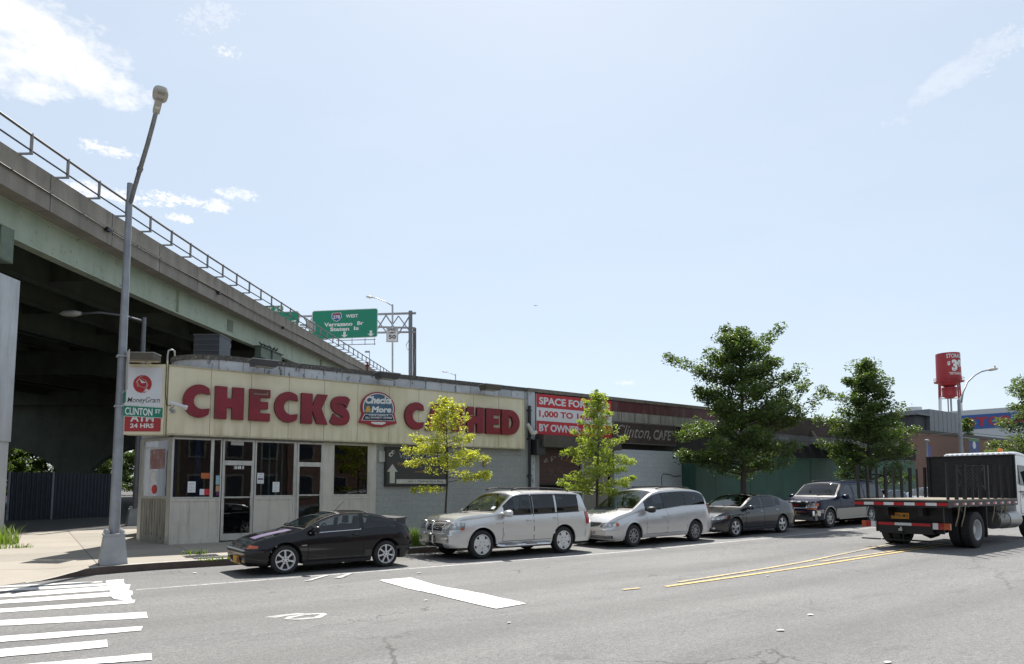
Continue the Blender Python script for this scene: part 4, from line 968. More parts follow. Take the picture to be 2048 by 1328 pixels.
# railing on brackets outside the parapet
M_RAIL = mat('rail_dark', (.075, .075, .085), .5, .3, var=.2); M_RPOST = mat('rail_post_grey', (.22, .215, .21), .6, var=.2)
for (z, r) in ((ZT_ + .62, .045), (ZT_ + .13, .028)):
    g = MB().tube([V(q, LV - .32, z) for q in (D0, -10, -5, 0, 4, 8, 12, 16, 20, 24, 28, 32, 36, 60, D1)], r, 6); g.build('rail', M_RAIL, via)
SP = .0000808 * FPX * LV; i0 = 1 / (1040 - 77) * FPX * LV
pg = None
for k in range(-12, 84):
    d = i0 + k * SP
    if d < D0 or d > D1: continue
    g = vbox(MB(), d - .025, d + .025, LV - .36, LV - .28, ZT_ + .06, ZT_ + .68); vbox(g, d - .025, d + .025, LV - .37, LV + .12, ZT_ + .001, ZT_ + .059)
    g.build('railing_post', M_RPOST, via)
g = MB().tube([V(D0 + 190 * k / 60, LV - .09 + .0, ZL_ - .16 + .05 * math.sin(k * 1.3)) for k in range(61)], .022, 5)
for d in (15.2, 24.6, 34, 43.5): g.obox(V(d, LV - .13, ZL_ - .22), DV * .1, NV * .07, UZ * .07)
g.build('cable', M_INK, via)
for d in (37.2,):
    g = MB(); vbox(g, d, d + .75, LG - .03, LG - .0135, ZGB + .25, ZGT - .25)
    for k in range(6): vbox(g, d + .05, d + .70, LG - .05, LG - .031, ZGB + .32 + k * .09, ZGB + .36 + k * .09)
    g.build('vent_grille', mat('grille_green', (.17, .20, .15), .6), via)
# birds on the projecting cap beam
M_PIG = mat('pigeon_grey', (.035, .037, .045), .6, var=.3)
for k in range(6):
    q = Vector(V(41.0 + .5 * k + R.uniform(-.12, .12), 15.8, 6.66)); dr = Vector((R.uniform(-1, 1), R.uniform(-1, 1), 0)).normalized()
    g = MB().tube([q - dr * .17 + UZ * .06, q - dr * .08 + UZ * .10, q + UZ * .12, q + dr * .07 + UZ * .16, q + dr * .10 + UZ * .21, q + dr * .13 + UZ * .235, q + dr * .16 + UZ * .225], [.015, .045, .07, .06, .035, .035, .008], 8)
    for s in (-1, 1): g.tube([q + Vector((-dr.y, dr.x, 0)) * .03 * s + UZ * .06, q + Vector((-dr.y, dr.x, 0)) * .03 * s], .008, 4)
    tag(g.build('pigeon', M_PIG, smooth=True), 'dark pigeon perched on the projecting green beam end under the highway', 'bird', 'pigeons on the beam end')
# ------------------------------------------------------------------ signs and lamps up on the highway
DG = 102.0; M_SG = mat('highway_green', (.0, .195, .115), .45, var=.06); M_SGW = mat('sign_white_text', (.62, .64, .64), .5)
M_STEEL = mat('gantry_steel', (.26, .27, .30), .5, .3, var=.15)
AXF = Vector((math.cos(AZ), math.sin(AZ), 0))
def gp(px, py, dep=DG): return at_d(px, py, dep)
gan = thing('sign_gantry', 'grey steel truss gantry spanning the highway behind the green signs', 'gantry', gp(822, 780))
g = MB()
ch = [((598, 633), (832, 626)), ((600, 650), (830, 656)), ((598, 668), (830, 664))]
for a, b in ch: g.tube([gp(*a), gp(*b)], .16, 6)
for i in range(9):
    xa_, xb_ = 605 + i * 24, 629 + i * 24; up = i % 2
    g.tube([gp(xa_, 632 if up else 668), gp(xb_, 668 if up else 629)], .11, 5); g.tube([gp(xa_, 668 if up else 632, DG + 1.2), gp(xb_, 632 if up else 665, DG + 1.2)], .09, 5)
g.tube([gp(598, 633, DG + 1.2), gp(832, 627, DG + 1.2)], .14, 6); g.build('truss', M_STEEL, gan)
g = MB().tube([gp(821, 800), gp(821, 622)], .30, 10); g.build('post', mat('post_dark', (.16, .165, .18), .5, .2), gan, smooth=40)
g = MB().tube([gp(829, 800, DG + 1.5), gp(829, 656, DG + 1.5)], .28, 10); g.build('post', mat('post_brown', (.10, .095, .09), .6), gan, smooth=40)
g = MB().tube([gp(827, 690, DG - .3), gp(815, 700, DG - .3), gp(812, 690, DG - .3), gp(818, 680, DG - .3)], .05, 5); g.tube([gp(826, 745, DG + 1), gp(831, 700, DG + 1), gp(824, 690, DG)], .05, 5); g.build('cable', M_STEEL, gan)
g = MB(); g.tube([gp(672, 681, DG - .8), gp(751, 679, DG - .8)], .07, 5); g.tube([gp(672, 690, DG - .8), gp(751, 688, DG - .8)], .07, 5)
for x in (704, 730, 749): g.tube([gp(x, 676, DG - .8), gp(x, 690, DG - .8)], .06, 5)
g.build('light_rail', M_STEEL, gan)
def green_sign(label, px0, py0, px1, py1, dep, texts, slant=0.0):
    c0 = gp(px0, py1, dep); c1 = gp(px1, py1, dep); z1 = gp(px0, py0, dep).z; dz = slant
    s_ = thing('highway_sign', label, 'sign', c0, 'green highway signs')
    ux = (c1 - c0).normalized(); w = (c1 - c0).length; h = z1 - c0.z; nn = ux.cross(UZ)
    def rr(m_, r=.35): 
        o = []
        for (cx, cy, a0) in ((w - r - m_, r + m_, -90), (w - r - m_, h - r - m_, 0), (r + m_, h - r - m_, 90), (r + m_, r + m_, 180)):
            for k in range(5): a = rad(a0 + k * 22.5); o.append((cx + r * math.cos(a), cy + r * math.sin(a)))
        return o
    shear = Vector((ux.x, ux.y, dz / w))
    g = MB(); g.prism(rr(0), c0 + Vector((0, 0, 0)), shear, UZ, .06); g.build('panel', M_SGW, s_)
    g = MB(); g.prism(rr(.10, .28), c0 + nn * .061, shear, UZ, .02); g.build('face', M_SG, s_)
    g = MB()
    for (txt, x, y, tw, th, bo) in texts: g.text(txt, c0 + shear * (x * w) + UZ * (y * h) + nn * .083, shear, UZ, tw * w, th * h, .01, bo)
    g.build('lettering', M_SGW, s_)
    return s_, c0, shear, w, h, nn
s_, c0, sh_, w, h, nn = green_sign('large green highway sign with blue and red route shield and two down arrows', 623, 622, 755, 680, DG - 1.4,
    [('WEST', .515, .71, .185, .115, .04), ('Verrazano', .19, .43, .43, .14, .038), ('Br', .69, .445, .095, .13, .038), ('Staten', .28, .265, .29, .135, .038), ('Is', .64, .275, .075, .13, .038)], slant=.42)
g = MB()
for x in (.50, .90): g.prism([(-.18, 0.45), (.18, .45), (.18, .9), (-.18, .9)], c0 + sh_ * (x * w) + UZ * (.035 * h) + nn * .083, sh_, UZ, .01); g.prism([(0, 0), (.55, .42), (.18, .36), (.18, .449), (-.18, .449), (-.18, .36), (-.55, .42)], c0 + sh_ * (x * w) + UZ * (.035 * h) + nn * .083, sh_, UZ, .01)
g.build('arrows', M_SGW, s_)
shp = [(0, -.62), (.28, -.46), (.5, -.15), (.52, .15), (.42, .5), (.2, .44), (0, .5), (-.2, .44), (-.42, .5), (-.52, .15), (-.5, -.15), (-.28, -.46)]
oc = c0 + sh_ * (.375 * w) + UZ * (.765 * h) + nn * .083; g = MB(); g.prism([(x * 1.45, y * 1.25) for x, y in shp], oc, sh_, UZ, .01)
g.mi = 1; g.prism([(x * 1.3, y * 1.12) for x, y in shp], oc + nn * .01, sh_, UZ, .01); g.mi = 2; g.prism([(-.60, .27), (.60, .27), (.52, .53), (.24, .46), (0, .52), (-.24, .46), (-.52, .53)], oc + nn * .02, sh_, UZ, .01)
g.mi = 0; g.text('278', oc - sh_ * .5 - UZ * .32 + nn * .02, sh_, UZ, 1.0, .50, .012, .03); g.build('route_shield', [M_SGW, mat('shield_blue', (.02, .06, .25), .4), mat('shield_red', (.35, .03, .04), .4)], s_)
green_sign('green sign panel partly behind the railing with white lettering at its lower right', 540, 625, 597, 672, DG - 1.0, [('Prospect', .10, .40, .82, .26, .03)], slant=.25)
green_sign('small green exit tab above the half hidden green sign', 520, 613, 567, 626, DG - 1.0, [('EXIT', .12, .25, .40, .5, .03), ('24', .62, .2, .28, .62, .03)], slant=.2)
bxp = gp(625, 655, 80); t_ = thing('control_cabinet', 'grey control cabinet fixed on the highway parapet beside the large green sign', 'cabinet', bxp)
g = MB(); g.obox(gp(621, 650, 80), CR * .42, AXF * .3, UZ * .42); g.obox(gp(624, 655, 79.6), CR * .38, AXF * .08, UZ * .55); g.build('cabinet', mat('cabinet_grey', (.30, .30, .29), .6, var=.2), t_)
g = MB().tube([gp(622, 662, 80), gp(622, 690, 80)], .10, 6); g.build('post', M_STEEL, t_)
def hlamp(label, x, ytop, ybot, pts, dep, r=.12, grp='lamps on the highway'):
    t_ = thing('street_lamp', label, 'street lamp', at_d(x, ybot, dep), grp)
    g = MB().tube([at_d(x, ybot, dep), at_d(x, ytop, dep)], r, 8); g.build('pole', M_GAL, t_, smooth=40)
    g = MB().tube([at_d(a, b, dep) for a, b in pts[:-1]], r * .5, 6); g.build('arm', M_GAL, t_, smooth=True)
    a, b = at_d(*pts[-2], dep), at_d(*pts[-1], dep); d_ = (b - a)
    g = MB().tube([a - d_ * .0, a + d_ * .3, a + d_ * .8, b], [r * .8, r * 1.5, r * 1.4, r * .4], 8); g.build('luminaire', mat('luminaire_pale', (.55, .55, .55), .35) if 'luminaire_pale' not in bpy.data.materials else bpy.data.materials['luminaire_pale'], t_, smooth=True)
    return t_
hlamp('grey highway lamp with its arm reaching left, above the speed limit sign', 785, 609, 800, [(785, 612), (770, 603), (752, 596), (744, 595), (732, 593)], 88)
hlamp('tiny far highway lamp right of the gantry posts', 911, 748, 800, [(911, 751), (900, 746), (893, 744), (884, 743)], 140, .10)
sp = thing('speed_limit_sign', 'white speed limit sign on the highway lamp post', 'sign', at_d(785, 685, 87.5)); c0 = at_d(772.5, 684.5, 87.4); c1 = at_d(796.5, 684.5, 87.4); z1 = at_d(772, 656, 87.4).z
w = (c1 - c0).length; h = z1 - c0.z; nn = CR.cross(UZ)
g = MB().prism([(0, 0), (w, 0), (w, h), (0, h)], c0, CR, UZ, .04); g.build('plate', M_SGW, sp)
g = MB(); g.text('SPEED', c0 + CR * w * .14 + UZ * h * .80 + nn * .04, CR, UZ, w * .72, h * .14, .01, .03); g.text('LIMIT', c0 + CR * w * .2 + UZ * h * .60 + nn * .04, CR, UZ, w * .6, h * .14, .01, .03); g.text('50', c0 + CR * w * .2 + UZ * h * .24 + nn * .04, CR, UZ, w * .6, h * .28, .01, .03)
for q in (((.04, .03), (.96, .05)), ((.04, .95), (.96, .97)), ((.04, .051), (.065, .949)), ((.935, .051), (.96, .949))): g.prism([(q[0][0] * w, q[0][1] * h), (q[1][0] * w, q[0][1] * h), (q[1][0] * w, q[1][1] * h), (q[0][0] * w, q[1][1] * h)], c0 + nn * .041, CR, UZ, .005)
g.build('lettering', M_INK, sp)
t_ = thing('small_road_sign', 'small grey sign seen edge on, on a thin post at the parapet', 'sign', at_d(739, 740, 70)); g = MB().tube([at_d(739, 740, 70), at_d(739, 702, 70)], .04, 5); g.build('post', M_STEEL, t_); g = MB(); g.obox(at_d(734.5, 703.5, 70), CR * .24, AXF * .02, UZ * .1); g.build('plate', mat('plate_grey', (.3, .31, .33), .5), t_)
t_ = thing('standpipe', 'red standpipe valve on the highway parapet', 'standpipe', at_d(735, 742, 68)); M_RV = mat('valve_red', (.25, .02, .02), .5)
g = MB().tube([at_d(735, 745, 68), at_d(735, 727, 68)], .09, 6); g.tube([at_d(731, 731, 68), at_d(739, 731, 68)], .12, 6); g.build('valve', M_RV, t_); g = MB().tube([at_d(732, 725, 68), at_d(737, 725, 68)], .10, 8); g.build('handwheel', M_RV, t_)
# ------------------------------------------------------------------ street lamps and street signs
M_POLE = mat('pole_galvanised', (.26, .275, .30), .55, .45, var=.25, vs=2.5, spots=((.10, .10, .10), .66, 3.5), streak=((.13, .13, .13), .5, 6, .5))
M_PBASE = mat('pole_base_paint', (.34, .35, .36), .6, .2, var=.14, vs=4)
M_LUM = mat('luminaire_grey', (.42, .41, .38), .5, var=.08)
def lamp_base(t_, x, y, z, s=.255, h=.60):
    g = MB(); g.hexa([(x + sx * k, y + sy * k, zz_) for (k, zz_) in ((s, z), (s * .74, z + h)) for (sx, sy) in ((-1, -1), (1, -1), (1, 1), (-1, 1))])
    g.box(x - s * .80, x + s * .80, y - s * .80, y + s * .80, z + h + .001, z + h + .04)
    g.build('pole_base', M_PBASE, t_)
    for sx in (-1, 1):
        for sy in (-1, 1): MB().lathe((x + sx * s * .54, y + sy * s * .54, z + h + .04), (0, 0, 1), [(0, .001), (0, .05), (.06, .05), (.09, .03), (.09, .001)], 8).build('anchor_bolt', M_PBASE, t_)
PX, PY = 1.775, 16.98; pz = zs(PX, PY)
lp = thing('street_lamp', 'tall grey street lamp standing on the kerb at the crosswalk', 'street lamp', (PX, PY, pz))
lamp_base(lp, PX, PY, pz)
g = MB(); g.tube([(PX, PY, pz + .63), (PX, PY, 8.56)], [.108, .062], 12); g.build('pole', M_POLE, lp, smooth=40)
g = MB(); g.tube([(PX + .02, PY - .08, 8.12), (PX + .01, PY - .6, 8.18), (PX, PY - 1.5, 8.28), (PX, PY - 2.5, 8.42), (PX, PY - 3.1, 8.55), (PX, PY - 3.48, 8.66)], [.045, .045, .045, .042, .04, .038], 8); g.tube([(PX, PY - 1.52, 8.283), (PX, PY - 1.60, 8.294)], .058, 8); g.build('arm', M_POLE, lp, smooth=True)
hx, hy, hz = PX, PY - 3.46, 8.66
TL = rad(16); uy_ = Vector((0, -math.cos(TL), math.sin(TL))); nh = Vector((0, -math.sin(TL), -math.cos(TL))); h0_ = Vector((hx, hy, hz))
g = MB(); g.obox(h0_ + uy_ * .13, (.055, 0, 0), uy_ * .17, nh * .04); o = []
for k in range(24): a = 2 * math.pi * k / 24; o.append((.122 * (abs(math.cos(a)) ** .7) * (1 if math.cos(a) > 0 else -1), .168 * (abs(math.sin(a)) ** .7) * (1 if math.sin(a) > 0 else -1)))
g.prism(o, h0_ + uy_ * .42 - nh * .03, Vector((-1, 0, 0)), uy_, .001); k0 = len(g.v)
g.v = g.v[:-2 * len(o)]; g.f = g.f[:-(len(o) + 2)]; g.m = g.m[:-(len(o) + 2)]
n = len(g.v); N_ = len(o)
for (kk, dd_) in ((.8, -.06), (1, -.03), (1, .035), (.93, .05)): g.v += [tuple(h0_ + uy_ * (.42 + b * kk) + Vector((a * kk, 0, 0)) + nh * dd_) for a, b in o]
for r_ in range(3):
    for k in range(N_): g.f.append((n + r_ * N_ + k, n + r_ * N_ + (k + 1) % N_, n + (r_ + 1) * N_ + (k + 1) % N_, n + (r_ + 1) * N_ + k)); g.m.append(0)
g.f.append(tuple(n + k for k in range(N_))); g.m.append(0); g.f.append(tuple(n + 3 * N_ + k for k in range(N_))); g.m.append(0)
g.build('luminaire', M_LUM, lp)
for k in (.345, .495): g = MB(); g.obox(h0_ + uy_ * k + nh * .055, (.058, 0, 0), uy_ * .03, nh * .004); g.build('led_panel', mat('led_lens', (.26, .26, .24), .25) if k < .5 else bpy.data.materials['led_lens'], lp)
g = MB(); g.obox(h0_ + uy_ * .12 + nh * .043, (.035, 0, 0), uy_ * .03, nh * .002); g.build('rating_label', M_SGW, lp)
M_STG = mat('street_sign_green', (.0, .16, .095), .45, var=.05)
y_ = PY - .125; a = at_y(247, 832.5, y_); b = at_y(325, 834.5, y_); zt = at_y(249, 810, y_).z
ss = thing('street_name_sign', 'green street name sign with white capitals on the lamp pole', 'sign', a)
w = b.x - a.x; h = zt - a.z
B(a.x, b.x, y_, y_ + .012, a.z, zt).build('blade', M_STG, ss)
for (tx, fx_, fz_, fw_, fh_) in (('CLINTON', .03, .16, .70, .66), ('ST', .80, .42, .14, .36)): g = MB(); g.text(tx, (a.x + w * fx_, y_, a.z + h * fz_), UX, UZ, w * fw_, h * fh_, .003, .02); g.build('lettering', M_SGW, ss)
g = MB(); g.box(a.x, b.x, y_ - .002, y_ - .0005, a.z + .004, a.z + .012); g.box(a.x, b.x, y_ - .002, y_ - .0005, zt - .012, zt - .004); g.build('border', M_SGW, ss)
ss2 = thing('street_name_sign', 'second green street name sign seen almost edge on, on the lamp pole', 'sign', (PX + .16, PY, a.z + .12))
B(PX + .03, PX + .042, PY - .60, PY - .11, zt + .02, zt + .25).build('blade', M_STG, ss2)
B(PX + .012, PX + .029, PY - .16, PY - .11, zt + .0, zt + .27).build('bracket', M_GAL, ss2)
pks = thing('parking_sign', 'white sign seen edge on, fixed high on the lamp pole', 'sign', (PX + .16, PY - .2, 4.0)); q0 = at_y(251, 782, PY).z; q1 = at_y(251, 704, PY).z
B(PX + .085, PX + .093, PY - .42, PY - .02, q0, q1).build('plate', mat('sign_plate_white', (.55, .53, .52), .5), pks)
g = MB(); g.box(PX - .11, PX + .11, PY - .11, PY + .11, q0 - .36, q0 - .33); g.box(PX - .11, PX + .11, PY - .11, PY + .11, q1 - .12, q1 - .09); g.build('clamps', M_GAL, pks)
qb = at_z(270, 1052, .31)
l2 = thing('street_lamp', 'second grey street lamp in the shade beneath the elevated highway', 'street lamp', qb)
lamp_base(l2, qb.x, qb.y, .31, .30, .62); dep = qb.x * math.cos(AZ) + qb.y * math.sin(AZ)
zt = at_d(276, 635, dep).z
g = MB().tube([(qb.x, qb.y, .93), (qb.x, qb.y, zt)], [.13, .075], 10); g.build('pole', mat('pole_dark', (.13, .135, .15), .5, .3, var=.2), l2, smooth=40)
tp = Vector((qb.x, qb.y, zt - .15)); e = at_d(163, 627, dep)
g = MB().tube([tp, tp.lerp(e, .3) + UZ * .12, tp.lerp(e, .7) + UZ * .13, e], .04, 6); g.build('arm', M_POLE, l2, smooth=True)
g = MB().tube([e, e - CR * .25, e - CR * .7, e - CR * .85], [.06, .13, .11, .03], 8); g.build('luminaire', M_LUM, l2, smooth=True)
q = at_y(1928, 1000, 17.2); x3 = q.x
l3 = thing('street_lamp', 'slender grey street lamp with a curved arm behind the flatbed truck', 'street lamp', (x3, 17.2, zs(x3, 17.2))); D3 = x3 * math.cos(AZ) + 17.2 * math.sin(AZ)
zt = at_y(1923, 800, 17.2).z
g = MB().tube([(x3, 17.2, zs(x3, 17.2)), (x3, 17.2, zt)], [.14, .085], 10); g.build('pole', M_POLE, l3, smooth=40)
pp = [(1923, 805), (1926, 785), (1935, 764), (1950, 750), (1963, 743), (1976, 740)]
g = MB().tube([at_y(a_, b_, 17.2) + Vector((0, 0, 0)) for a_, b_ in pp], .05, 7); g.build('arm', M_POLE, l3, smooth=True)
a, b = at_y(1976, 740, 17.2), at_y(1996, 737, 17.2)
g = MB().tube([a, a.lerp(b, .2), a.lerp(b, .8), b], [.05, .10, .09, .02], 8); g.tube([a.lerp(b, .7), a.lerp(b, .68) + UZ * .22], .05, 6); g.build('luminaire', M_LUM, l3, smooth=True)
bn_ = thing('hanging_banner', 'blue pole banner with pale round emblem near the curved lamp', 'banner', at_y(1949, 905, 17.4)); yb = 17.4
a, b = at_y(1939, 908, yb), at_y(1958, 879, yb)
g = B(a.x, b.x, yb, yb + .012, a.z, b.z); g.build('cloth', mat('banner_blue', (.055, .075, .19), .7), bn_)
g = MB(); c = (a + b) / 2; g.lathe((c.x, yb - .001, c.z + .1), (0, -1, 0), [(0, .001), (0, .24), (.004, .24), (.004, .001)], 20); g.build('emblem', mat('emblem_pale', (.50, .52, .53), .6), bn_)
B(a.x, b.x, yb - .004, yb - .0005, b.z - .13, b.z).build('green_top', mat('banner_green', (.06, .22, .05), .6), bn_)
g = MB().tube([(x3, 17.2, b.z), (b.x, yb, b.z + .02)], .025, 6); g.tube([(x3, 17.2, a.z), (b.x, yb, a.z)], .025, 6); g.build('arms', M_POLE, bn_)
q = at_y(1858, 900, 17.3); b2 = thing('hanging_banner', 'narrow blue banner on a thin post left of the truck headboard', 'banner', q)
a, b = at_y(1855.5, 913, 17.3), at_y(1861, 890, 17.3); B(a.x, b.x, 17.3, 17.312, a.z, b.z).build('cloth', mat('banner_violet', (.07, .07, .22), .7), b2)
g = MB().tube([(a.x - .06, 17.3, .5), (a.x - .06, 17.3, b.z + .15)], .05, 6); g.build('post', M_POLE, b2); g = MB().lathe((a.x - .02, 17.3, b.z + .18), (0, 0, 1), [(0, .12), (.1, .12), (.13, .001)], 10); g.build('cap', M_GAL, b2)
# ------------------------------------------------------------------ far corner: brick building, shed, storage block, water tower
M_BRICK = brickmat('red_brick', (.20, .085, .06), (.15, .066, .05), (.17, .14, .12), dirt=.25)
bk0 = at_y(1812, 860, YW + 1.5).x
brk = thing('brick_building', 'single storey red brick building at the far street corner', 'building', (bk0, YW + 1.5, .5)); Yb = YW + 1.5
ztop = at_y(1825, 857.5, Yb).z; xe = bk0 + 44
B(bk0, xe, Yb, Yb + 14, .2, ztop - .22).build('wall', M_BRICK, brk)
B(bk0 - .06, xe + .06, Yb - .06, Yb + 14.06, ztop - .219, ztop).build('coping', mat('dark_coping', (.06, .06, .055), .7), brk)
for a_, b_ in ((1962, 1974), (1982, 1992), (2000, 2010)):
    xa_, xb_ = at_y(a_, 890, Yb).x, at_y(b_, 890, Yb).x
    f = B(xa_, xb_, Yb - .02, Yb - .001, 2.6, 4.4).build('window', mat('dark_window', (.03, .035, .045), .2) if 'dark_window' not in bpy.data.materials else bpy.data.materials['dark_window'], brk)
    frame_mb(MB(), xa_, xb_, 2.6, 4.4, .12, Yb - .06, Yb - .021).build('frame', M_DBRICK, f)
Ysh = Yb + 3
shd = thing('roof_shed', 'grey metal clad plant room on the roof of the brick building', 'shed', at_y(1900, 850, Ysh))
a, b, c = at_y(1862, 853, Ysh), at_y(1904, 823, Ysh), at_y(1924, 823, Ysh + 2)
M_CLAD = mat('grey_cladding', (.17, .175, .19), .5, .2, var=.08)
xa_, xb_ = at_y(1860, 850, Ysh).x, at_y(1923, 850, Ysh).x; zz_ = at_y(1885, 822, Ysh).z
B(xa_, xb_, Ysh, Ysh + 5, ztop - .5, zz_).build('cladding', M_CLAD, shd)
g = MB()
for k in range(8): x = xa_ + (xb_ - xa_) * k / 7.5; g.box(x, x + .04, Ysh - .015, Ysh - .001, ztop, zz_ - .02)
g.build('ribs', mat('cladding_rib', (.15, .155, .17), .5), shd)
xz = at_y(1838, 850, Ysh).x; B(xz, xa_ - .01, Ysh + .3, Ysh + 4, ztop - .5, at_y(1850, 832, Ysh).z).build('lean_to', mat('lean_to_dark', (.05, .05, .055), .7), shd)
B(xz - .3, xa_ - .01, Ysh - .1, Ysh + 4.2, at_y(1850, 831, Ysh).z, at_y(1850, 828, Ysh).z).build('lean_to_roof', M_CLAD, shd)
DS = 165.0; stg = thing('storage_building', 'far white storage building with a long blue lettered band', 'building', at_d(1930, 860, DS))
fr = AXF; M_STW = mat('storage_white', (.42, .44, .47), .6, var=.06); M_STB = mat('storage_blue', (.02, .075, .26), .5); M_STR = mat('storage_red', (.30, .02, .04), .5)
c0 = at_d(1815, 845, DS); c1 = at_d(2140, 828, DS - 10)
def quadbox(g, a, b, z0a, z1a, z0b, z1b, th): n = Vector((-(b - a).y, (b - a).x, 0)).normalized() * th; g.hexa([(a.x, a.y, z0a), (b.x, b.y, z0b), (b.x + n.x, b.y + n.y, z0b), (a.x + n.x, a.y + n.y, z0a), (a.x, a.y, z1a), (b.x, b.y, z1b), (b.x + n.x, b.y + n.y, z1b), (a.x + n.x, a.y + n.y, z1a)])
zt0 = at_d(1815, 829, DS).z; zt1 = at_d(2140, 806, DS - 10).z
g = MB(); quadbox(g, c0, c1, 0, zt0, 0, zt1, 20); g.build('wall', M_STW, stg)
d_ = (c1 - c0).normalized(); nf = Vector((d_.y, -d_.x, 0)); L_ = (Vector((c1.x, c1.y, 0)) - Vector((c0.x, c0.y, 0))).length
def onst(u): q = c0.lerp(c1, u); return Vector((q.x, q.y, 0)) + nf * .1
ub0, ub1 = .335, .99; za = lambda u: zt0 + (zt1 - zt0) * u
g = MB(); a, b = onst(ub0), onst(ub1); quadbox(g, a, b, za(ub0) - 4.6, za(ub0) - 1.2, za(ub1) - 4.6, za(ub1) - 1.2, .08); g.build('blue_band', M_STB, stg)
g = MB()
dflat = Vector((d_.x, d_.y, 0)).normalized()
for i, ch in enumerate('STORAGE'):
    u = .355 + .077 * i; q = onst(u) + nf * .06; g.text(ch, (q.x, q.y, za(u) - 4.0), dflat, UZ, 2.5, 2.2, .02, .04)
g.build('lettering', M_STR, stg)
g = MB(); q0, q1 = at_d(1818, 829, DS + 3), at_d(1838, 816, DS + 3); g.obox((q0 + q1) / 2 + UZ * -.6, CR * 1.4, AXF * 1, UZ * 1.6); g.build('stair_head', M_STW, stg)
DT = 203.0; wt = thing('water_tower', 'red water tower with white lettering on tall splayed legs', 'water tower', at_d(1898, 832, DT)); M_WTR = mat('tower_red', (.30, .018, .026), .5, var=.18, vs=.3, streak=((.12, .01, .015), .5, .5, .08)); M_WTW = mat('tower_white', (.58, .59, .60), .5)
ctr = at_d(1898, 765, DT); zb, zt = at_d(1898, 763, DT).z, at_d(1898, 708, DT).z; rt = 22.0 / FPX * DT
cx_, cy_ = ctr.x, ctr.y
g = MB().lathe((cx_, cy_, 0), UZ, [(zb, rt * .97), (zb + .5, rt), (zt, rt * .97), (zt + .01, rt * .97), (zt + .5, .01)], 40); g.build('tank', M_WTR, wt, smooth=50)
zc2 = at_d(1898, 770, DT).z
g = MB().lathe((cx_, cy_, 0), UZ, [(zb - .01, rt * .97), (zb - .9, rt * .75), (zb - 1.6, rt * .4), (zb - 1.9, rt * .26), (zb - 2.0, .01)], 32); g.build('tank_bottom', M_WTR, wt, smooth=True)
g = MB().lathe((cx_, cy_, 0), UZ, [(zb - .25, rt * .98), (zb - .25, rt * 1.2), (zb - .05, rt * 1.2), (zb - .05, rt * .98)], 32)
for k in range(18): a = 2 * math.pi * k / 18; g.tube([(cx_ + rt * 1.18 * math.cos(a), cy_ + rt * 1.18 * math.sin(a), zb - .05), (cx_ + rt * 1.18 * math.cos(a), cy_ + rt * 1.18 * math.sin(a), zb + .9)], .04, 4)
g.lathe((cx_, cy_, 0), UZ, [(zb + .86, rt * 1.17), (zb + .86, rt * 1.2), (zb + .93, rt * 1.2), (zb + .93, rt * 1.17)], 32); g.build('balcony', M_WTR, wt)
zl = at_d(1898, 795, DT).z
g = MB().lathe((cx_, cy_, 0), UZ, [(zb - 1.8, .75), (zb - 3.6, .75)], 16); g.build('riser', mat('riser_dark', (.13, .02, .02), .6), wt, smooth=40)
z6, z7 = at_d(1898, 775, DT).z, at_d(1898, 795, DT).z
g = MB().lathe((cx_, cy_, 0), UZ, [(z6, .01), (z6, rt * .60), (z7 + .4, rt * .60), (z7 - .1, rt * .35), (z7 - .4, .01)], 24); g.build('small_tank', M_WTR, wt, smooth=40)
for k in range(4):
    a = rad(45 + 90 * k) + AZ - rad(28); r0, r1 = rt * 1.04, rt * 1.45; zm = z7
    def lg(z): f = (zb - z) / zb; r = r0 + (r1 - r0) * f * .8; return (cx_ + r * math.cos(a), cy_ + r * math.sin(a), z)
    g = MB(); g.mi = 0; g.tube([lg(zb - .2), lg(zm)], .24, 8); g.mi = 1; g.tube([lg(zm - .01), lg(0)], .25, 8); g.build('leg', [M_WTR, M_WTW], wt, smooth=40)
g = MB()
for z in (z7, (zb + z7) / 2):
    for k in range(4):
        P = [(cx_ + (r0 + (r1 - r0) * .8 * (zb - z) / zb) * math.cos(rad(45 + 90 * j) + AZ - rad(28)), cy_ + (r0 + (r1 - r0) * .8 * (zb - z) / zb) * math.sin(rad(45 + 90 * j) + AZ - rad(28)), z) for j in (k, k + 1)]; g.tube(P, .12, 5)
g.build('bracing', M_WTR, wt)
g = MB()
for k in range(3): g.tube([(cx_ + .5 * math.cos(k * 2.1), cy_ + .5 * math.sin(k * 2.1), z7 - .3), (cx_ + .5 * math.cos(k * 2.1), cy_ + .5 * math.sin(k * 2.1), 0)], .18, 5)
g.build('pipes', M_STEEL, wt)
def wrap_text(g, txt, a0, width, z, h, bold):   # lettering wrapped round the tank, a0 = start angle seen from the camera (radians, + to the right)
    tmp = MB(); tmp.text(txt, (0, 0, 0), UX, UZ, width, h, 0, bold)
    n = len(g.v); base = math.atan2(-cy_, -cx_)
    for (x, y, zz) in tmp.v: a = base + a0 + x / rt; g.v.append((cx_ + (rt + .03) * math.cos(a), cy_ + (rt + .03) * math.sin(a), z + zz))
    for f in tmp.f: g.f.append(tuple(n + i for i in f)); g.m.append(0)
hh = zt - zb
for (tx, a0, wd_, zz_, hg, bo) in (('STORAGE', -.1, 4.9, .79, .15, .02), ('$', -.06, .8, .52, .16, .03), ('39', .28, 3.4, .31, .42, .06), ('TISTORAGE', .06, 3.9, .19, .09, .02)): g = MB(); wrap_text(g, tx, a0, wd_, zb + hh * zz_, hh * hg, bo); g.build('lettering', M_SGW, wt)
pl_ = at_d(1072, 611, 6000); t_ = thing('airliner', 'tiny distant airliner in the sky above the green sign', 'aeroplane', pl_); M_PLN = mat('airliner_grey', (.30, .32, .36), .5)
hd = (CR * .92 + UZ * .12 + AXF * -.3).normalized(); sd_ = hd.cross(UZ).normalized()
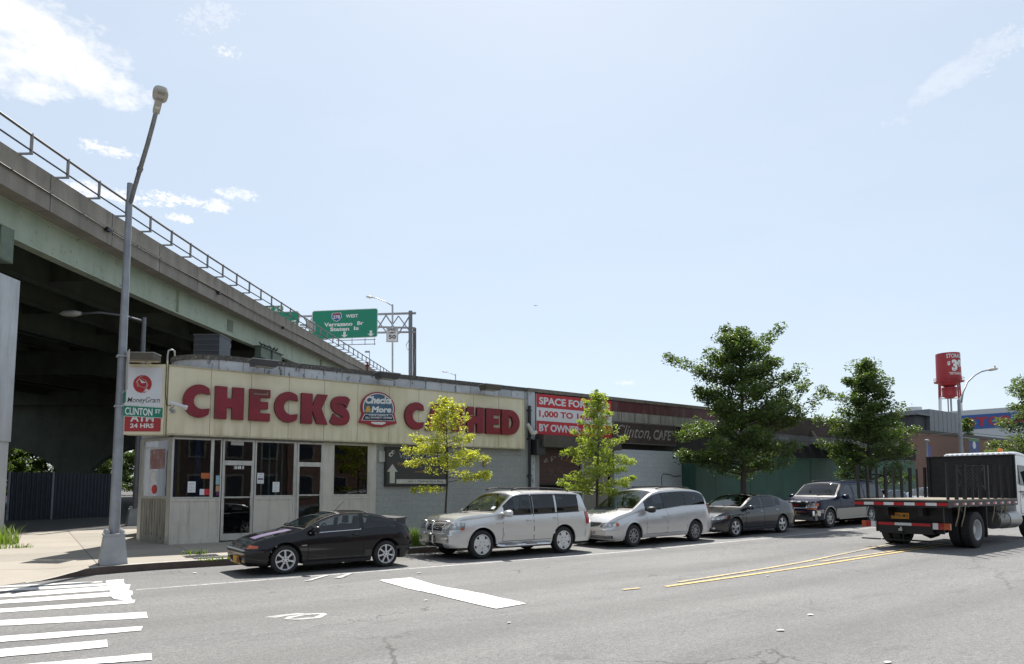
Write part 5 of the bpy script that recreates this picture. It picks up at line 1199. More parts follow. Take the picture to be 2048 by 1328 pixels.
g = MB().tube([pl_ - hd * 20, pl_ - hd * 12, pl_ + hd * 14, pl_ + hd * 19], [.5, 2, 2, .5], 8); g.build('fuselage', M_PLN, t_, smooth=True)
for s in (-1, 1):
    g = MB(); g.hexa([tuple(pl_ + hd * a + sd_ * b * s + UZ * z) for z in (-.3, .3) for (a, b) in ((4, 1.5), (-3, 16), (-5, 16), (-2, 1.5))]); g.build('wing', M_PLN, t_)
g = MB(); g.hexa([tuple(pl_ + hd * a + sd_ * b + UZ * z) for (z, b) in ((1, -.2),) for a in ((-13),)] * 0 or [tuple(pl_ + hd * a + sd_ * b + UZ * z) for (z, k) in ((1.2, 0), (7, -4)) for (a, b) in ((-13 + k, -.2), (-18 + k, -.2), (-18 + k, .2), (-13 + k, .2))]); g.build('tail_fin', M_PLN, t_)
wr = thing('overhead_cable', 'thin cable sagging across the front of the brick building', 'cable', at_y(1830, 875, YW))
P = [at_y(1800, 878, YW), at_y(1860, 871, YW), at_y(1925, 864, 17.2), at_y(1990, 871, 17.2), at_y(2060, 876, 17.2)]; g = MB().tube(P, .016, 5); g.build('cable', M_INK, wr)
q_ = DV * 60 + NV * 82; wh = thing('sky_blocker', 'long dark warehouse beyond the elevated highway', 'building', (q_.x, q_.y, 0)); g = MB()  # unseen block, added to keep low bright sky out of the corner window
g.hexa([(DV * d + NV * l).to_tuple()[:2] + (z,) for z in (-.2, 13) for (d, l) in ((-40, 96), (-40, 82), (64, 82), (64, 96))]); g.build('wall', M_DBRICK, wh)
# ------------------------------------------------------------------ under the highway: sheet fence, parked car far left, planting behind
M_SHEET = mat('fence_navy', (.045, .05, .065), .5, .3, var=.2)
cf_ = thing('sheet_fence', 'dark corrugated metal fence in the shade beneath the elevated highway', 'fence', at_d(102, 1040, 31))
P = [at_d(14, 1040, 30), at_d(102, 1040, 31), at_d(226, 1040, 34)]
for a, b in zip(P, P[1:]):
    g = MB(); L = (b - a).length; dd = Vector(((b - a).x, (b - a).y, 0)).normalized(); nn = Vector((dd.y, -dd.x, 0))
    g.grid(lambda u, v: (lambda q: (q.x, q.y, .25 + 2.2 * v))(Vector((a.x, a.y, 0)) + dd * (u * L) + nn * (.03 * (1 if int(u * L / .09) % 2 else -1))), int(L / .045), 1); g.build('panel', M_SHEET, cf_)
for q in P: MB().tube([(q.x, q.y, .2), (q.x, q.y, 2.5)], .05, 6).build('post', M_POLE, cf_)
# ------------------------------------------------------------------ trees
def leaves(g, c, r, n, size, rg, flat=.8, fold=.35):
    for _ in range(n):
        while True:
            q = Vector((rg.uniform(-1, 1), rg.uniform(-1, 1), rg.uniform(-1, 1)))
            if q.length < 1: break
        p_ = c + Vector((q.x * r, q.y * r, q.z * r * flat)); s = size * rg.uniform(.6, 1.25)
        d = Vector((rg.gauss(0, 1) + q.x, rg.gauss(0, 1) + q.y, rg.gauss(-.15, .6))).normalized()
        u = Vector((rg.gauss(0, .7), rg.gauss(0, .7), 1)).normalized(); w_ = d.cross(u)
        if w_.length < .05: continue
        w_.normalize(); n_ = w_.cross(d); k = len(g.v)
        g.v += [tuple(p_ - d * s * .5), tuple(p_ - d * s * .12 + w_ * s * .30 + n_ * s * fold * .3), tuple(p_ + d * s * .16 + w_ * s * .17 + n_ * s * .04), tuple(p_ + d * s * .5 - n_ * s * .1), tuple(p_ + d * s * .16 - w_ * s * .17 + n_ * s * .04), tuple(p_ - d * s * .12 - w_ * s * .30 + n_ * s * fold * .3)]
        g.f += [(k, k + 1, k + 2, k + 3), (k, k + 3, k + 4, k + 5)]; g.m += [0, 0]
def tree(name, label, x, y, z, H, h0, prof, nb, mleaf, mbark, seed, lsize, nleaf, tr, clump=.32, up=.35, grp=None, extra=(), dens=1.0, droop=0.0, cat='tree', step=.34):
    rg = random.Random(seed); t_ = thing(name, label, cat, (x, y, z), grp)
    g = MB(); base = Vector((x, y, z)); lean = Vector((rg.uniform(-.03, .03), rg.uniform(-.03, .03), 0)) * H
    def tp(h): f = h / H; return base + Vector((lean.x * f + .04 * math.sin(f * 7 + seed), lean.y * f + .04 * math.cos(f * 6 + seed), h))
    g.tube([tp(H * k / 12) for k in range(12)], [tr * (1.25 if k == 0 else 1 - .9 * k / 11.5) for k in range(12)], 8)
    lf = MB(); spec = []
    for i in range(nb):
        f = (i + rg.uniform(.1, .9)) / nb; h = h0 + (H - h0) * (f ** .9) * .96
        spec.append((h, prof(f) * rg.uniform(.62, 1.18), i * 2.4 + rg.uniform(-.5, .5)))
    for e in extra: spec.append(e)
    for (h, L, a) in spec:
        st = tp(h); rise = up * (.3 + .9 * (h - h0) / (H - h0)) - droop * (1 - (h - h0) / (H - h0))
        d = Vector((math.cos(a), math.sin(a), rise)).normalized(); pts = [st]
        ns = max(3, int(L / step)); dd = d.copy()
        for k in range(ns):
            dd = (dd + Vector((rg.gauss(0, .12), rg.gauss(0, .12), rg.gauss(.02, .1)))).normalized(); pts.append(pts[-1] + dd * (L / ns))
        r0 = max(.012, tr * .34 * (1 - .6 * (h - h0) / (H - h0)))
        g.tube(pts, [r0 * (1 - .85 * k / ns) for k in range(ns + 1)], 5, cap=False)
        for k in range(1, ns + 1):
            fr_ = k / ns
            if fr_ < .22: continue
            n = int(nleaf * (.55 + .6 * fr_) * rg.uniform(.5, 1.4) * dens)
            leaves(lf, pts[k], clump * rg.uniform(.65, 1.2), n, lsize, rg)
            if L > .8 and rg.random() < .8:
                sdv = dd.cross(UZ).normalized() * rg.choice((-1, 1)); tl = L * .38 * rg.uniform(.6, 1.2) * (1.15 - fr_ * .7)
                e = pts[k] + (dd * .55 + sdv * .8 + UZ * rg.uniform(-.1, .4)).normalized() * tl
                g.tube([pts[k], pts[k].lerp(e, .5) + UZ * .03, e], [r0 * .35, r0 * .25, r0 * .1], 4, cap=False)
                for q in (.55, 1.0): leaves(lf, pts[k].lerp(e, q), clump * rg.uniform(.55, 1.0), int(n * .8), lsize, rg)
    for k in range(5): leaves(lf, tp(H * (.90 + .025 * k)), clump * (.8 - .12 * k), int(nleaf * .6), lsize, rg)
    g.build('trunk', mbark, t_, smooth=True); lf.build('crown', mleaf, t_)
    return t_
M_BARK = mat('bark_grey', (.055, .048, .04), .9, var=.35, vs=9); M_BARKY = mat('bark_young', (.045, .043, .038), .8, var=.3, vs=9)
L_YEL = leafmat('leaf_yellow_green', (.27, .31, .045), (.44, .46, .10), (1.5, 1.45, .6), .48)
L_YEL2 = leafmat('leaf_fresh_green', (.20, .275, .05), (.35, .41, .11), (1.45, 1.45, .6), .46)
L_DRK = leafmat('leaf_dark_green', (.036, .066, .018), (.10, .145, .042), (2.0, 2.1, .6), .34)
L_MID = leafmat('leaf_mid_green', (.05, .085, .02), (.10, .15, .04), (1.6, 1.8, .6), .35)
def tree_at(px, Y): q = at_y(px, 1000, Y); return q.x, zs(q.x, Y)
ST = 'trees along the pavement'
x, z = tree_at(893, 17.45); H = at_y(893, 797, 17.45).z - z
tree('street_tree', 'small yellow green sapling in front of the arrow board', x, 17.45, z, H, 1.95, lambda f: (.95 + .35 * min(1, f / .2)) * (1 - f) ** .62 * .74 + .12, 40, L_YEL, M_BARKY, 11, .088, 30, .042, .18, .25, ST, ((1.55, .95, 2.6), (1.75, 1.15, -.35), (1.9, 1.2, -.7), (2.2, 1.15, -.5), (2.6, 1.2, 2.7), (2.4, 1.15, 2.4), (1.5, .6, 3.1)), droop=.1, step=.22)
x, z = tree_at(1196, 17.45); H = at_y(1196, 780, 17.45).z - z
tree('street_tree', 'yellow green young tree in front of the red and white banner', x, 17.45, z, H, 1.25, lambda f: 1.02 * (1 - f) ** .62 + .12, 54, L_YEL2, M_BARKY, 23, .09, 46, .055, .19, .3, ST, ((1.5, 1.2, 2.7), (1.4, 1.0, 2.2), (1.7, 1.2, -.4), (2.4, 1.2, -.6), (2.7, 1.15, 2.5)), droop=.12, step=.24)
x, z = tree_at(1490, 17.5); H = at_y(1490, 660, 17.5).z - z
tree('street_tree', 'tall dark green tree behind the dark grey sedan', x, 17.5, z, H, 1.75, lambda f: min(1.75 + .6 * f, 2.25 * (1 - f) ** .45 + .12), 84, L_DRK, M_BARK, 5, .13, 54, .15, .40, .35, ST, ((2.2, 2.6, 2.5), (2.5, 2.2, 2.9), (3.3, 3.3, -.45), (3.7, 3.2, -.7), (4.4, 2.3, -.5), (3.6, 2.4, 2.5), (5.9, 3.0, 2.65), (5.6, 2.5, -.6), (7.0, 2.0, -.4), (2.7, 2.3, 2.5)), dens=1.0)
x, z = tree_at(1740, 17.5); H = at_y(1735, 722, 17.5).z - z
tree('street_tree', 'dark green tree behind the stakes of the flatbed truck', x, 17.5, z, H, 1.4, lambda f: min(1.7 + .5 * f, 2.05 * (1 - f) ** .55 + .12), 76, L_DRK, M_BARK, 31, .14, 50, .15, .40, .4, ST, ((2.4, 2.3, 2.3), (3.4, 2.6, -.6), (4.4, 2.3, 2.5), (5.2, 2.3, 2.4)))
L_LOC = leafmat('leaf_locust', (.07, .11, .035), (.15, .19, .07), (1.5, 1.6, .7), .40)
q = at_y(2078, 930, 17.5); H = at_y(2060, 745, 17.5).z - .8
tree('street_tree', 'feathery light green tree at the right end of the street', q.x, 17.5, .8, H, 2.2, lambda f: 2.7 * (1 - f) ** .5 + .5, 44, L_LOC, M_BARK, 47, .20, 30, .18, .55, .25, ST, ((3.4, 3.0, 2.5), (2.8, 3.2, 2.6)), droop=.2)
q = at_d(1940, 860, 75); tree('rooftop_tree', 'small bright tree showing above the brick building roof', q.x, q.y, .3, at_d(1940, 837, 75).z - .3, 5.2, lambda f: 1.0 * (1 - f) ** .4 + .2, 12, L_MID, M_BARK, 8, .35, 22, .2, .6, .2, None)
L_BG = leafmat('leaf_background', (.045, .075, .018), (.10, .14, .035), (1.6, 1.8, .6), .38)
for (px, dep, top, sd_, lb) in ((45, 92, 872, 61, 'leafy tree far left seen beneath the elevated highway beside the pier'), (105, 96, 880, 62, 'leafy tree in the middle of the left arch beneath the highway'), (192, 118, 880, 63, 'bright leafy tree framed by the arch left of the lamp pole'), (232, 122, 878, 64, 'leafy tree under the right arch beside the second lamp'), (278, 116, 884, 65, 'leafy tree beneath the highway just left of the corner shop'), (0, 88, 880, 66, 'leafy tree at the left edge behind the concrete pier')):
    q = at_d(px, 1000, dep); tree('background_tree', lb, q.x, q.y, .3, at_d(px, top, dep).z - .3, .6, lambda f: 3.3 * (1 - f) ** .35 + .5, 26, L_BG, M_BARK, sd_, .42, 24, .2, .85, .1, 'trees beyond the highway')
# ------------------------------------------------------------------ grass, weeds, drain grate, litter
L_GR = leafmat('grass_green', (.09, .15, .025), (.22, .31, .06), (1.4, 1.5, .5), .35)
def grass(name, label, cx, cy, rx, ry, n, h, seed):
    rg = random.Random(seed); g = MB()
    for _ in range(n):
        a = rg.uniform(0, 6.28); r = math.sqrt(rg.random()); x = cx + rx * r * math.cos(a); y = cy + ry * r * math.sin(a); z = zs(x, y) - .01
        hh = h * rg.uniform(.4, 1.15); b = rg.uniform(0, 6.28); l = hh * rg.uniform(.1, .7); w_ = .011
        dx, dy = math.cos(b), math.sin(b); k = len(g.v)
        g.v += [(x - dy * w_, y + dx * w_, z), (x + dy * w_, y - dx * w_, z), (x + dx * l * .4 + dy * w_ * .7, y + dy * l * .4 - dx * w_ * .7, z + hh * .65), (x + dx * l * .4 - dy * w_ * .7, y + dy * l * .4 + dx * w_ * .7, z + hh * .65), (x + dx * l, y + dy * l, z + hh)]
        g.f += [(k, k + 1, k + 2, k + 3), (k + 3, k + 2, k + 4)]; g.m += [0, 0]
    o = g.build(name, L_GR); o['kind'] = 'stuff'; o['label'] = label; o['category'] = 'grass'; return o
grass('pit_grass', 'bright grass in the tree pit between the black coupe and the silver car', 9.1, 17.35, 1.6, .45, 2800, .44, 1)
grass('pit_grass', 'grass at the kerb between the silver cars', 15.9, 17.3, 2.2, .5, 1500, .30, 2)
q = at_z(8, 1095, .2); grass('weed_clump', 'green weeds at the foot of the concrete pier', q.x - .35, q.y + .3, .7, .7, 420, .5, 3)
q = at_z(20, 1100, .2); grass('weed_clump', 'low weeds in the pavement joint far left', q.x, q.y, .5, .12, 120, .12, 6)
q = at_z(388, 1109, .17); grass('weed_tuft', 'thin weeds in a pavement joint beside the drain grate', q.x, q.y, .3, .08, 60, .13, 4)
q = at_z(423, 1118, .17); grass('weed_tuft', 'thin weeds at the pavement edge near the black coupe', q.x, q.y, .5, .06, 40, .09, 5)
q = at_z(432, 1114, .16); zg = zs(q.x, q.y)
gr = thing('drain_grate', 'dark metal grate set in the pavement near the black coupe', 'grate', (q.x, q.y, zg))
g = MB(); B(q.x - .5, q.x + .6, q.y - .22, q.y + .22, zg - .01, zg + .006).build('frame', mat('grate_dark', (.03, .03, .03), .6), gr)
for k in range(14): g.box(q.x - .47 + k * .075, q.x - .44 + k * .075, q.y - .2, q.y + .2, zg + .0065, zg + .014)
g.build('bars', mat('grate_bar', (.16, .155, .15), .5, .3), gr)
M_LIT = mat('litter_pale', (.55, .53, .50), .8, var=.15)
for i, (px, py, s_, lb) in enumerate(((1560, 1262, .10, 'flat scrap of paper on the right part of the road'), (1018, 1247, .06, 'white scrap of litter beyond the stop line'), (1535, 1153, .07, 'white scrap of litter above the yellow lines'), (838, 1147, .11, 'crumpled white paper near the black coupe rear wheel'), (389, 1147, .10, 'crumpled paper in the gutter left of the black coupe'), (1621, 1231, .09, 'pale stick of litter on the road right of centre'), (852, 1202, .06, 'small white scrap left of the stop line'), (1775, 1326, .09, 'brown scrap of cardboard at the bottom edge of the road'))):
    s_ *= .6; q = at_road(px, py); rg = random.Random(i); g = MB(); n_ = 7
    ring = [(q.x + s_ * rg.uniform(.6, 1.2) * math.cos(6.28 * k / n_), q.y + s_ * .7 * rg.uniform(.6, 1.2) * math.sin(6.28 * k / n_), zr(q.x) + .010 + rg.uniform(0, .008)) for k in range(n_)]
    top = (q.x, q.y, zr(q.x) + .018 + rg.uniform(0, .01)); bot = (q.x, q.y, zr(q.x) + .002)
    for k in range(n_): g.face([ring[k], ring[(k + 1) % n_], top]); g.face([ring[(k + 1) % n_], ring[k], bot])
    tag(g.build('litter_scrap', M_LIT), lb, 'litter', 'litter on the road')
# ------------------------------------------------------------------ other side of the street (it shows in the shop glass and car paint)
def rowhouse(x0, x1, h, m, lb):
    r_ = thing('row_house', lb, 'building', (x0, -15, 0), 'houses across the street')
    B(x0, x1, -25, -15, -.1, h).build('wall', m, r_); B(x0, x1, -25.1, -14.8, h + .001, h + .4).build('cornice', M_GPAN, r_)
    nb_ = max(2, int((x1 - x0) / 2.6))
    for k in range(nb_):
        for s in range(int(h / 3.1)):
            xa_ = x0 + (x1 - x0) * (k + .28) / nb_; xb_ = x0 + (x1 - x0) * (k + .72) / nb_; za_ = 1.0 + s * 3.1
            f = B(xa_, xb_, -14.999, -14.96, za_, za_ + 1.7).build('window', bpy.data.materials['dark_window'], r_); frame_mb(MB(), xa_ - .06, xb_ + .06, za_ - .06, za_ + 1.76, .1, -14.99, -14.93).build('frame', M_GPAN, f)
rowhouse(-12, -2, 9.3, M_BRICK, 'red brick row house across the street from the lamp'); rowhouse(-1.9, 7, 6.5, mat('stucco_blue', (.10, .14, .26), .7), 'blue fronted house across the street'); rowhouse(7.1, 18, 9.5, M_DBRICK, 'dark brick row house across the street'); rowhouse(18.1, 30, 6.4, M_BRICK, 'low red brick house across the street'); rowhouse(30.1, 46, 9.5, M_GPAN, 'pale panelled house across the street')
q = MB().face
g = MB(); g.grid(lambda u, v: (-20 + 90 * u, -14.9 + 3.4 * v, .14), 4, 2); struct(g, 'opposite_pavement', M_WALK)
# ------------------------------------------------------------------ cars (front towards -X, local x runs from the front bumper to the rear)
M_BLACK = mat('black_plastic', (.018, .018, .019), .55); M_TYRE = mat('tyre_rubber', (.022, .022, .023), .85, var=.2, vs=6); M_UNDER = mat('underbody', (.008, .008, .008), .9)
M_CHROME = mat('chrome', (.62, .62, .63), .12, 1.0, var=.05); M_RIM = mat('alloy_rim', (.55, .56, .57), .3, .75, var=.1, vs=6, spots=((.16, .15, .13), .66, 9)); M_RIMD = mat('alloy_rim_dull', (.36, .365, .37), .4, .7, var=.15); M_RIMW = mat('alloy_rim_white', (.66, .67, .68), .35, .5, var=.06, vs=6); M_HUB = mat('brake_dark', (.03, .028, .027), .6, .3)
M_SEAM = mat('panel_gap', (.006, .006, .006), .9); M_AMB = mat('amber_lens', (.42, .075, .012), .18, coat=.6); M_REDL = mat('red_lens', (.30, .012, .014), .18, coat=.6)
M_PLATE = mat('plate_yellow', (.62, .27, .015), .45, var=.1, spots=((.30, .16, .03), .66, 30)); M_PLTX = mat('plate_ink', (.03, .03, .06), .5)
m, t, p = newmat('car_glass'); M_CGL = m
p.inputs['Base Color'].default_value = (.012, .015, .018, 1); p.inputs['Roughness'].default_value = .03; p.inputs['Specular IOR Level'].default_value = .4; p.inputs['Coat Weight'].default_value = .0; p.inputs['Coat Roughness'].default_value = .02
m, t, p = newmat('windscreen_glass'); M_WGL = m
co = t.n('ShaderNodeTexCoord').outputs['Object']
t.set(p.inputs['Base Color'], t.mix(t.ramp(t.noise(co, 2.2, 3), .4, .6), (.03, .033, .033, 1), (.055, .06, .058, 1))); p.inputs['Roughness'].default_value = .05; p.inputs['Specular IOR Level'].default_value = .8; p.inputs['Coat Weight'].default_value = .8; p.inputs['Coat Roughness'].default_value = .02
m, t, p = newmat('tinted_glass'); M_TGL = m
p.inputs['Base Color'].default_value = (.010, .013, .022, 1); p.inputs['Roughness'].default_value = .05; p.inputs['Specular IOR Level'].default_value = .6
m, t, p = newmat('headlamp_lens'); M_HL = m
co = t.n('ShaderNodeTexCoord').outputs['Object']; vo = t.n('ShaderNodeTexVoronoi', i_Vector=co, i_Scale=9.0)
t.set(p.inputs['Base Color'], t.mix(t.ramp(vo.outputs['Distance'], .2, .6), (.62, .63, .62, 1), (.22, .23, .24, 1))); p.inputs['Roughness'].default_value = .12; p.inputs['Metallic'].default_value = .35; p.inputs['Coat Weight'].default_value = 1.0
M_CLOTH = mat('seat_cloth', (.055, .055, .06), .9, var=.2); M_CLR = glassmat('clear_car_glass', (.62, .68, .70), ior=1.5, trans=1.0, wave=.012); M_SMK = glassmat('smoked_car_glass', (.22, .24, .27), ior=1.5, trans=1.0, wave=.012); M_WCL = glassmat('clear_windscreen', (.55, .62, .60), ior=1.55, trans=1.0, wave=.02)
class Car:
    def __init__(s, L, W2, plan_f, plan_r, belt, top, sill, wheels, wr, tum=.36, fr=.7, ns=((0, 0), (2, 0)), rs=((0, 0), (2, 0)), lo=.07, hi=.05, crown=.88, gap=.065, kf=.26, kr=.16, bulge=None):
        s.L, s.W2, s.sill, s.wheels, s.wr, s.tum, s.fr = L, W2, sill, wheels, wr, tum, fr
        s.pf, s.pr, s.kf, s.kr = plan_f, plan_r, kf, kr
        s.belt = pchip(belt); s.top = pchip(top); s.ns = pchip(ns); s.rs = pchip(rs); s.lo, s.hi, s.crown, s.ar = lo, hi, crown, wr + gap
    def plan(s, x):
        P = s.W2
        if x < s.pf: P *= 1 - s.kf * (1 - x / s.pf) ** 2.6
        if x > s.L - s.pr: P *= 1 - s.kr * (1 - (s.L - x) / s.pr) ** 2.6
        return P
    def zb(s, x): return min(s.belt(x), s.top(x) - .015)
    def ys(s, x, z):
        P = s.plan(x); zb = s.zb(x); zm = s.sill + (zb - s.sill) * .58
        if z < zm: u = (zm - z) / (zm - .12); return P * (1 - s.lo * u * u)
        u = (z - zm) / (zb - zm + 1e-6); return P * (1 - s.hi * min(1, u) ** 2)
    def gh(s, x):
        zb, zt = s.zb(x), s.top(x); yb = s.ys(x, zb); ze = zb + (zt - zb) * s.crown
        return zb, zt, yb, ze, max(.2, yb - .012 - (ze - zb) * s.tum)
    def side(s, x, z):
        zb, zt, yb, ze, yr = s.gh(x)
        if z <= zb: return s.ys(x, z)
        u = min(1, (z - zb) / max(1e-4, ze - zb)); return (yb - .012) + (yr - yb + .012) * u + .025 * math.sin(math.pi * u) * min(1, (ze - zb) * 3)
    def tz(s, x, y):
        zb, zt, yb, ze, yr = s.gh(x); return ze + (zt - ze) * (1 - min(1, abs(y) / yr) ** 2.6)
    def sh(s, x, z):
        f = max(0, 1 - x / s.fr); r = max(0, 1 - (s.L - x) / s.fr); return x + s.ns(z) * f * f - s.rs(z) * r * r
    def P(s, x, y, z): return (s.sh(x, z), y, z)
    def zl(s, x):
        for c in s.wheels:
            d = abs(x - c)
            if d < s.ar: return max(s.sill, s.wr + math.sqrt(s.ar ** 2 - d * d))
        return s.sill
    def body(s, m, root, side=(), top=(), lo=.02, f=.90, ins=.05):
        xs = [0, .015, .04, .08, .13, .19, .26, .34]; x = .42
        while x < s.L - .36: xs.append(x); x += .06
        xs += [s.L - q for q in (.34, .26, .19, .13, .08, .04, .015, 0)]
        for c in s.wheels:
            for k in range(0, 181, 9): xs.append(c + s.ar * .9999 * math.cos(rad(k)))
            xs += [c - s.ar - .004, c + s.ar + .004]
        for q in list(side) + list(top): xs += [q[0], q[1]]
        xs = sorted(set(round(q, 4) for q in xs if 0 <= q <= s.L)); g = MB(); rings = []
        NS, NG, NTP = 12, 8, 9
        for x in xs:
            zl = s.zl(x); zb, zt, yb, ze, yr = s.gh(x); h = []
            for k in range(NS + 1): z = zl + (zb - zl) * k / NS; h.append((s.ys(x, z), z))
            ul = min(f - .05, lo / max(.001, ze - zb)); us = [1e-4] + [ul + (f - ul) * k / (NG - 2) for k in range(NG - 1)] + [1]
            for u in us: z = zb + (ze - zb) * u; h.append((s.side(x, z), z))
            e = min(.4, ins / yr); fr_ = [e + (1 - e) * k / (NTP - 1) for k in range(NTP)]
            for k in fr_: y = yr * (1 - k); h.append((y, s.tz(x, y)))
            ring = [(0, zl)] + h + [(-y, z) for y, z in h[-2::-1]]
            n = len(g.v); g.v += [s.P(x, y, z) for y, z in ring]; rings.append((n, len(ring), x))
        H = len(h)
        for (a, n, xa), (b, _, xb) in zip(rings, rings[1:]):
            ws = any(xa >= q[0] - 1e-3 and xb <= q[1] + 1e-3 for q in side); wt_ = any(xa >= q[0] - 1e-3 and xb <= q[1] + 1e-3 for q in top)
            for j in range(n):
                k = (j + 1) % n; jj = min(j, n - 1 - j)
                if ws and NS + 3 <= jj <= NS + NG: continue
                if wt_ and jj >= NS + NG + 3: continue
                g.f.append((a + j, a + k, b + k, b + j)); g.m.append(1 if j in (0, n - 1) else 0)
        for (a, n, _), fl in ((rings[0], 1), (rings[-1], 0)):
            half = n // 2
            for j in range(0, half):
                q = (a + j, a + j + 1, a + (n - j - 1) % n, a + (n - j) % n) if j else (a, a + 1, a + n - 1)
                g.f.append(q[::-1] if fl else q); g.m.append(0)
        o = g.build('body', [paint(m.name + '_lined', *PAINTS[m.name], lined=True), M_UNDER], root, smooth=38, local=True)
        if top: s.cabin(root, top[0])
        return o
    def cabin(s, root, ws):
        zf = s.sill + .16; xd = ws[0]; zd = s.zb(xd + .15) + .02; w = s.W2 - .22
        g = MB(); g.box(xd - .1, xd + .42, -w, w, zd - .35, zd - .03); g.tube([(xd + .36, -w, zd - .05), (xd + .36, w, zd - .05)], .06, 8); g.build('dashboard', M_CLOTH, root, local=True)
        c = Vector((xd + .55, -w * .48, zd - .02)); P = [c + Vector((.06 * math.cos(a), .18 * math.sin(a), .17 * math.cos(a))) for a in [2 * math.pi * k / 18 for k in range(19)]]; MB().tube(P, .014, 6).build('steering_wheel', M_BLACK, root, local=True)
        xr = xd + 1.18
        rows = [(xr, (-w * .48, w * .48), .24)] + ([(xr + .88, (-w * .5, w * .5), .30)] if s.L > 4 else [])
        for (x, ys_, hw) in rows:
            for y in ys_:
                zt = min(s.top(x) - .17, zd + .33); g = MB()
                g.hexa([(x - .50, y - hw, zf), (x, y - hw, zf), (x, y + hw, zf), (x - .50, y + hw, zf), (x - .52, y - hw, zf + .16), (x, y - hw, zf + .13), (x, y + hw, zf + .13), (x - .52, y + hw, zf + .16)])
                g.hexa([(x - .06, y - hw, zf + .1), (x + .08, y - hw, zf + .1), (x + .08, y + hw, zf + .1), (x - .06, y + hw, zf + .1), (x + .10, y - hw * .8, zt - .15), (x + .19, y - hw * .8, zt - .15), (x + .19, y + hw * .8, zt - .15), (x + .10, y + hw * .8, zt - .15)])
                g.hexa([(x + .12, y - .12, zt - .13), (x + .19, y - .12, zt - .13), (x + .19, y + .12, zt - .13), (x + .12, y + .12, zt - .13), (x + .14, y - .10, zt + .04), (x + .20, y - .10, zt + .04), (x + .20, y + .10, zt + .04), (x + .14, y + .10, zt + .04)])
                g.build('seat', M_CLOTH, root, local=True)
    # thin pieces that follow the skin of the body
    def patch(s, fn, nu, nv, name, m, parent, nrm_in=.012, label=None):
        """fn(u,v) -> point already lifted off the skin; skirt goes towards fn(u,v,True)"""
        g = MB(); g.grid(lambda u, v: fn(u, v, 0), nu, nv); ed = [(i / nu, 0) for i in range(nu + 1)] + [(1, j / nv) for j in range(1, nv + 1)] + [(i / nu, 1) for i in range(nu - 1, -1, -1)] + [(0, j / nv) for j in range(nv - 1, 0, -1)]
        n = len(g.v)
        for (u, v) in ed: g.v += [tuple(fn(u, v, 0)), tuple(fn(u, v, 1))]
        k = len(ed)
        for i in range(k): j = (i + 1) % k; g.f.append((n + 2 * i, n + 2 * j, n + 2 * j + 1, n + 2 * i + 1)); g.m.append(0)
        return g.build(name, m, parent, smooth=40, local=True, label=label)
    def spatch(s, name, x0, x1, zlo, zhi, off, m, parent, sd=-1, nu=16, nv=6, label=None):
        zlo = zlo if callable(zlo) else (lambda x, q=zlo: q); zhi = zhi if callable(zhi) else (lambda x, q=zhi: q)
        def fn(u, v, inn):
            x = x0 + (x1 - x0) * u; a, b = zlo(x), zhi(x); b = max(a + .002, b); z = a + (b - a) * v
            return s.P(x, sd * (s.side(x, z) + off - (.02 if inn else 0)), z)
        return s.patch(fn, nu, nv, name, m, parent, label=label)
    def ztopw(s, x, f=.9): zb, zt, yb, ze, yr = s.gh(x); return zb + (ze - zb) * f
    def tpatch(s, name, x0, x1, y0, y1, off, m, parent, nu=12, nv=10, label=None):
        def fn(u, v, inn):
            x = x0 + (x1 - x0) * u; a = y0(x) if callable(y0) else y0; b = y1(x) if callable(y1) else y1; y = a + (b - a) * v
            return s.P(x, y, s.tz(x, y) + off - (.02 if inn else 0))
        return s.patch(fn, nu, nv, name, m, parent, label=label)
    def per(s, d, z, rear=False):    # point on the plan outline, d metres from the nose (or tail) centre
        sg = 1 if d >= 0 else -1; d = abs(d); end = s.L if rear else 0; y0 = s.side(end, z)
        if d <= y0: return (end, sg * d, -1 if not rear else 1, 0)
        rem = d - y0; x = 0; st = .01; py, px_ = y0, 0
        while True:
            nx = x + st; ny = s.side(s.L - nx if rear else nx, z); dl = math.hypot(nx - x, ny - py)
            if rem <= dl or x > 1.6:
                f = rem / dl if dl else 0; X = x + st * f; Y = py + (ny - py) * f; ax, ay = -(ny - py), st; ln = math.hypot(ax, ay)
                return (s.L - X if rear else X, sg * Y, (ax / ln) * (1 if not rear else -1), sg * ay / ln)
            rem -= dl; x = nx; py = ny
    def ppatch(s, name, d0, d1, zlo, zhi, off, m, parent, rear=False, nu=12, nv=4, label=None):
        zlo = zlo if callable(zlo) else (lambda u, q=zlo: q); zhi = zhi if callable(zhi) else (lambda u, q=zhi: q)
        def fn(u, v, inn):
            a, b = zlo(u), zhi(u); z = a + (max(b, a + .002) - a) * v; x, y, nx, ny = s.per(d0 + (d1 - d0) * u, z, rear); o = off - (.03 if inn else 0)
            return (s.sh(x, z) + nx * o, y + ny * o, z)
        return s.patch(fn, nu, nv, name, m, parent, label=label)
    def pbox(s, name, d, z, w, h, dep, m, parent, rear=False, text=None, mt=None, tfrac=.8):   # small flat box on nose or tail, facing along x
        x, y, nx, ny = s.per(d, z, rear); x = s.sh(x, z); sg = -1 if not rear else 1
        g = MB(); g.box(min(x + sg * dep, x - sg * .03), max(x + sg * dep, x - sg * .03), y - w / 2, y + w / 2, z - h / 2, z + h / 2)
        ms = [m]
        if text: g.mi = 1; ms.append(mt); g.text(text, (x + sg * dep, y - sg * -1 * w * tfrac / 2 if not rear else y - w * tfrac / 2, z - h * .28), (0, -1, 0) if not rear else (0, 1, 0), UZ, w * tfrac, h * .56, .004, .02)
        return g.build(name, ms, parent, local=True)
